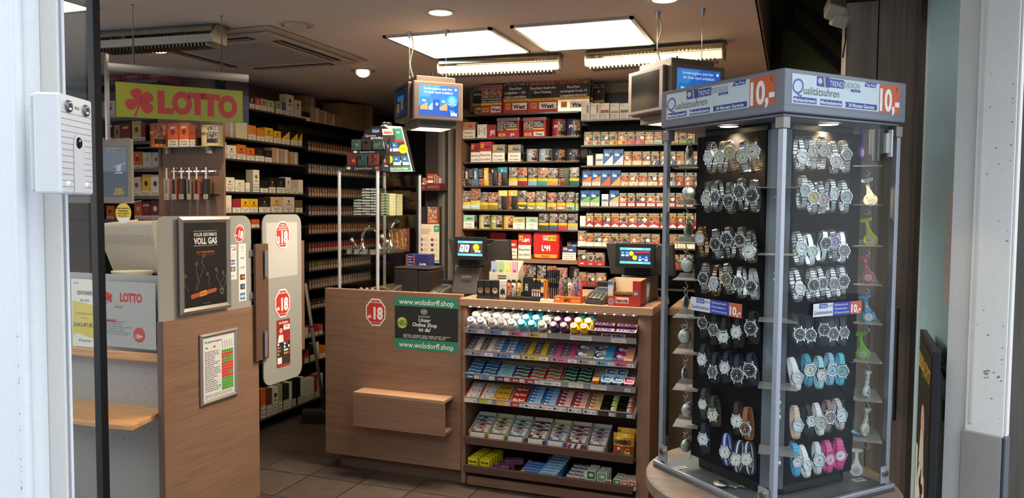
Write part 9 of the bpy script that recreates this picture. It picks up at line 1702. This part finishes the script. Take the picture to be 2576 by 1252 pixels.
for side, rows_ in (('L', LR), ('R', RR)):
 for r_, rw in enumerate(rows_):
  for i, e in enumerate(rw):
   st, dl = e[1], e[2]
   watch(e[0][0], e[0][1], side, st, dl, e[3], e[4], '', '%s watch with %s dial, %s from left in %s %s-hand row' % (SN[st[1]], dn_(dl), ordw(i), ordw(r_), 'left' if side == 'L' else 'right'), r_ * 5 + i, case=('cf4a86' if st[1] == 'cf4a86' else ('cfb184' if st[1] in ('b8946a',) else SVC)), dots=(e[5] if len(e) > 5 else 0))
# slots cut in the column
f = MB()
for O, U, rows_, P0, n_ in (((-.112, -.165, 0), (1, 0, 0), RR, CC - ca * .165, ca), ((-.165, .165, 0), (0, -1, 0), LR, CC - cb * .165, cb)):
 f.face(O, U)
 for rw in rows_:
  for e in rw:
   q = w2l(hit(e[0][0], e[0][1], P0, n_)); u = (q.x + .112) if U[0] else (.165 - q.y); v = Z(q.z) - e[4]
   if .012 < u < (.27 if U[0] else .272): f.rect(u - .011, v - .046, u + .011, v + .046, '060607', 2)
f.build('column_slots', CASE)
# pocket watches on the left, fob watches on the right
def pocket(px, py, ang, i):
 p = hit(px, py, LP, fdir); t_ = empty('pocket_watch', (p.x, p.y, p.z), math.radians(ang), 'silver engraved pocket watch on chain, %s from the top in the left corner of case' % ordw(i), 'pocket watch', 'pocket watches in the left corner')
 f = MB(); S_ = mat('c9c6be', .2, .95, 0, 0, .5 , 500); f.lathe([(.0001, -.007), (.012, -.006), (.019, -.003), (.021, 0), (.019, .003), (.012, .006), (.0001, .007)], S_, 28, ax='y', caps=False); f.build('case', t_)
 f = MB(); rd = random.Random(i); f.face((0, -.0068, 0)); [f.tube([(rd.uniform(-.011, .011), -.006, rd.uniform(-.011, .011)) for _ in range(3)], .0009, S_, 5) for _k in range(6)]; f.build('engraving', t_)
 f = MB(); f.cyl((0, 0), .003, .02, .026, S_, 10); f.tube([(.009 * math.cos(a * .7), 0, .031 + .009 * math.sin(a * .7)) for a in range(9)], .0014, S_, 6, True); f.build('bow', t_)
 f = MB(); f.tube([(.016 + .003 * (k % 2), .004, .034 - .006 * k) for k in range(14)], .0016, S_, 5); f.build('chain', t_)
for i, (px, py, a) in enumerate(((1735, 382, 70), (1733, 486, 10), (1732, 578, 55), (1729, 667, 5), (1725, 760, 70), (1722, 846, 10), (1723, 938, 70), (1730, 1031, 25), (1727, 1121, 35))): pocket(px, py, a, i)
def fob(px, py, c, ang, tilt, back, lk, i, pat=None):
 p = hit(px, py, RP, fdir); t_ = empty('fob_watch', (p.x, p.y, p.z), 0, '%s fob watch, %s from top in the right case corner' % (lk, ordw(i)), 'fob watch', 'silicone fob watches in the right corner'); t_.rotation_euler = (0, math.radians(tilt), math.radians(ang)); mt = mat(c, .4)
 pts = [(.019 * math.cos(math.radians(a)), .019 * math.sin(math.radians(a))) for a in range(115, 426, 15)] + [(.0045, .035), (.005, .052), (.016, .055), (.018, .06), (.014, .064), (-.014, .064), (-.018, .06), (-.016, .055), (-.005, .052), (-.0045, .035)]
 f = MB(); f.prism(pts, mt, -.004, .005, 'y')
 if pat:
  f.face((0, -.004, 0)); rd = random.Random(i);
  for _k in range(16): u, v = (rd.uniform(-.014, .014), rd.uniform(-.013, .013)) if _k < 10 else (rd.uniform(-.003, .003), rd.uniform(.02, .05)); f.disc(u, v, rd.uniform(.0015, .004), rd.choice(pat), 1, 7)
 f.build('silicone_body', t_, bev=.002, seg=3); f = MB(); f.face((0, -.0045, -.001))
 if back: f.disc(0, 0, .0105, 'b9b7b2', 1, 20); f.rect(-.008, -.004, .008, .005, 'e4e2dc', 2); [f.rect(-.007 + k * .0021, -.003, -.0061 + k * .0021, .004, '2a2a2c', 3) for k in range(7)]
 else: f.disc(0, 0, .0125, 'c9c9c6', 1, 20); f.disc(0, 0, .0105, 'e2e4e4', 2, 20); f.pg([(-.0006, 0), (.0006, 0), (.003, .008), (.002, .008)], '222222', 3); f.pg([(0, -.0006), (0, .0006), (.006, -.003)], '222222', 3)
 f.build('watch_back' if back else 'dial', t_)
for i, a in enumerate(((2166, 383, '6a2fb0', 65, 8, 0, 'purple side-on'), (2190, 503, 'cfcbc4', -8, -12, 1, 'white patterned', ['5a9a5a', 'b8b4ac']), (2190, 603, 'b9b43a', -8, -14, 1, 'yellow'), (2184, 697, 'c4626a', -8, -12, 1, 'red and white patterned', ['d9c9c4', 'b04a54']), (2185, 796, '6fa4cc', -4, -12, 0, 'blue marbled', ['d9e0e4', '3f7fb8', '4a9a5a']), (2171, 889, '7fb82a', -5, -10, 1, 'bright green'), (2180, 987, 'd3cfcc', 62, 6, 1, 'white and red patterned', ['b04a6a', '4a5aa8']), (2176, 1080, 'd0ccb8', 55, 8, 1, 'rainbow striped', ['c9c23a', '3f9a5a', '3a6ab0', 'c04a6a']), (2153, 1181, 'dcdcd8', 8, 0, 1, 'plain white'))): fob(a[0], a[1], a[2], a[3], a[4], a[5], a[6], i, a[7] if len(a) > 7 else None)
q = hit(2150, 1090, RP, fdir); t_ = empty('pocket_knife', (q.x, q.y, q.z + .003), .3, 'pale blue folding holder lying on the second lowest plate of the right corner', 'holder')
f = MB(); f.M = Matrix.Rotation(.35, 4, 'Y'); f.tube([(-.035, 0, 0), (.03, -.004, 0)], .0055, mat('7fb0cf', .3), 10); f.tube([(-.03, .008, .002), (.02, .01, .002)], .005, mat('7fb0cf', .3), 10); f.build('grip', t_)
# things lying on the case floor
q = az(BZ_ + .016, 1812, 1216); t_ = empty('pocket_watch', (q.x, q.y, BZ_ + .016), .4, 'silver pocket watch lying flat with its chain at the front of the case floor', 'pocket watch')
S_ = mat('c9c6be', .2, .95, 0, 0, .5, 500); f = MB(); f.lathe([(.0001, -.008), (.014, -.007), (.022, -.001), (.021, .003), (.012, .008), (.0001, .009)], S_, 28, caps=False); f.build('case', t_); f = MB(); rd = random.Random(1); px_, py_ = .024, 0
pth = [(.022, 0, 0)]
for k in range(26): pth.append((.026 + k * .0016 + .006 * math.sin(k * 2.1), -.012 + .008 * math.cos(k * 1.7), -.0065 + .003 * (k % 3)))
f.tube(pth, .0019, S_, 6); f.build('chain', t_)
for k, (px, py, s) in enumerate(((1712, 1176, 'left'), (2160, 1207, 'right'))):
 q = az(BZ_ + .0072, px, py); f = MB(); f.M = Matrix.Rotation(.7, 4, 'Z'); f.box(-.02, -.011, 0, .02, .011, .0006, 'dcdcda'); f.face((-.02, -.011, .0006), (1, 0, 0), (0, 1, 0)); [f.rect(.006 + j * .005, .005, .009 + j * .005, .017, '2a2f4a', 1) for j in range(6)]; f.M = Matrix.Identity(4)
 tag(f.build('price_tag', None, q), 'small white price tag lying in the %s corner of the case floor' % s, 'price tag', 'price tags on the case floor')
for i, y in enumerate((700, 770, 868, 1035, 1075, 1200)):
 q = hit(1955, y * .92 + 60, NP + Vector((0, -.02, 0)), fdir); t_ = empty('pendant_watch', q, 0, 'silver pendant hanging behind the near post, %s from the top' % ordw(i), 'pendant', 'silver pendants behind the near post'); f = MB(); f.lathe([(.0001, -.005), (.009, -.003), (.011, 0), (.009, .003), (.0001, .005)], S_, 16, ax='y', caps=False); f.tube([(.008 * math.cos(a * .7), 0, .018 + .008 * math.sin(a * .7)) for a in range(9)], .0012, S_, 6, True); f.build('body', t_)
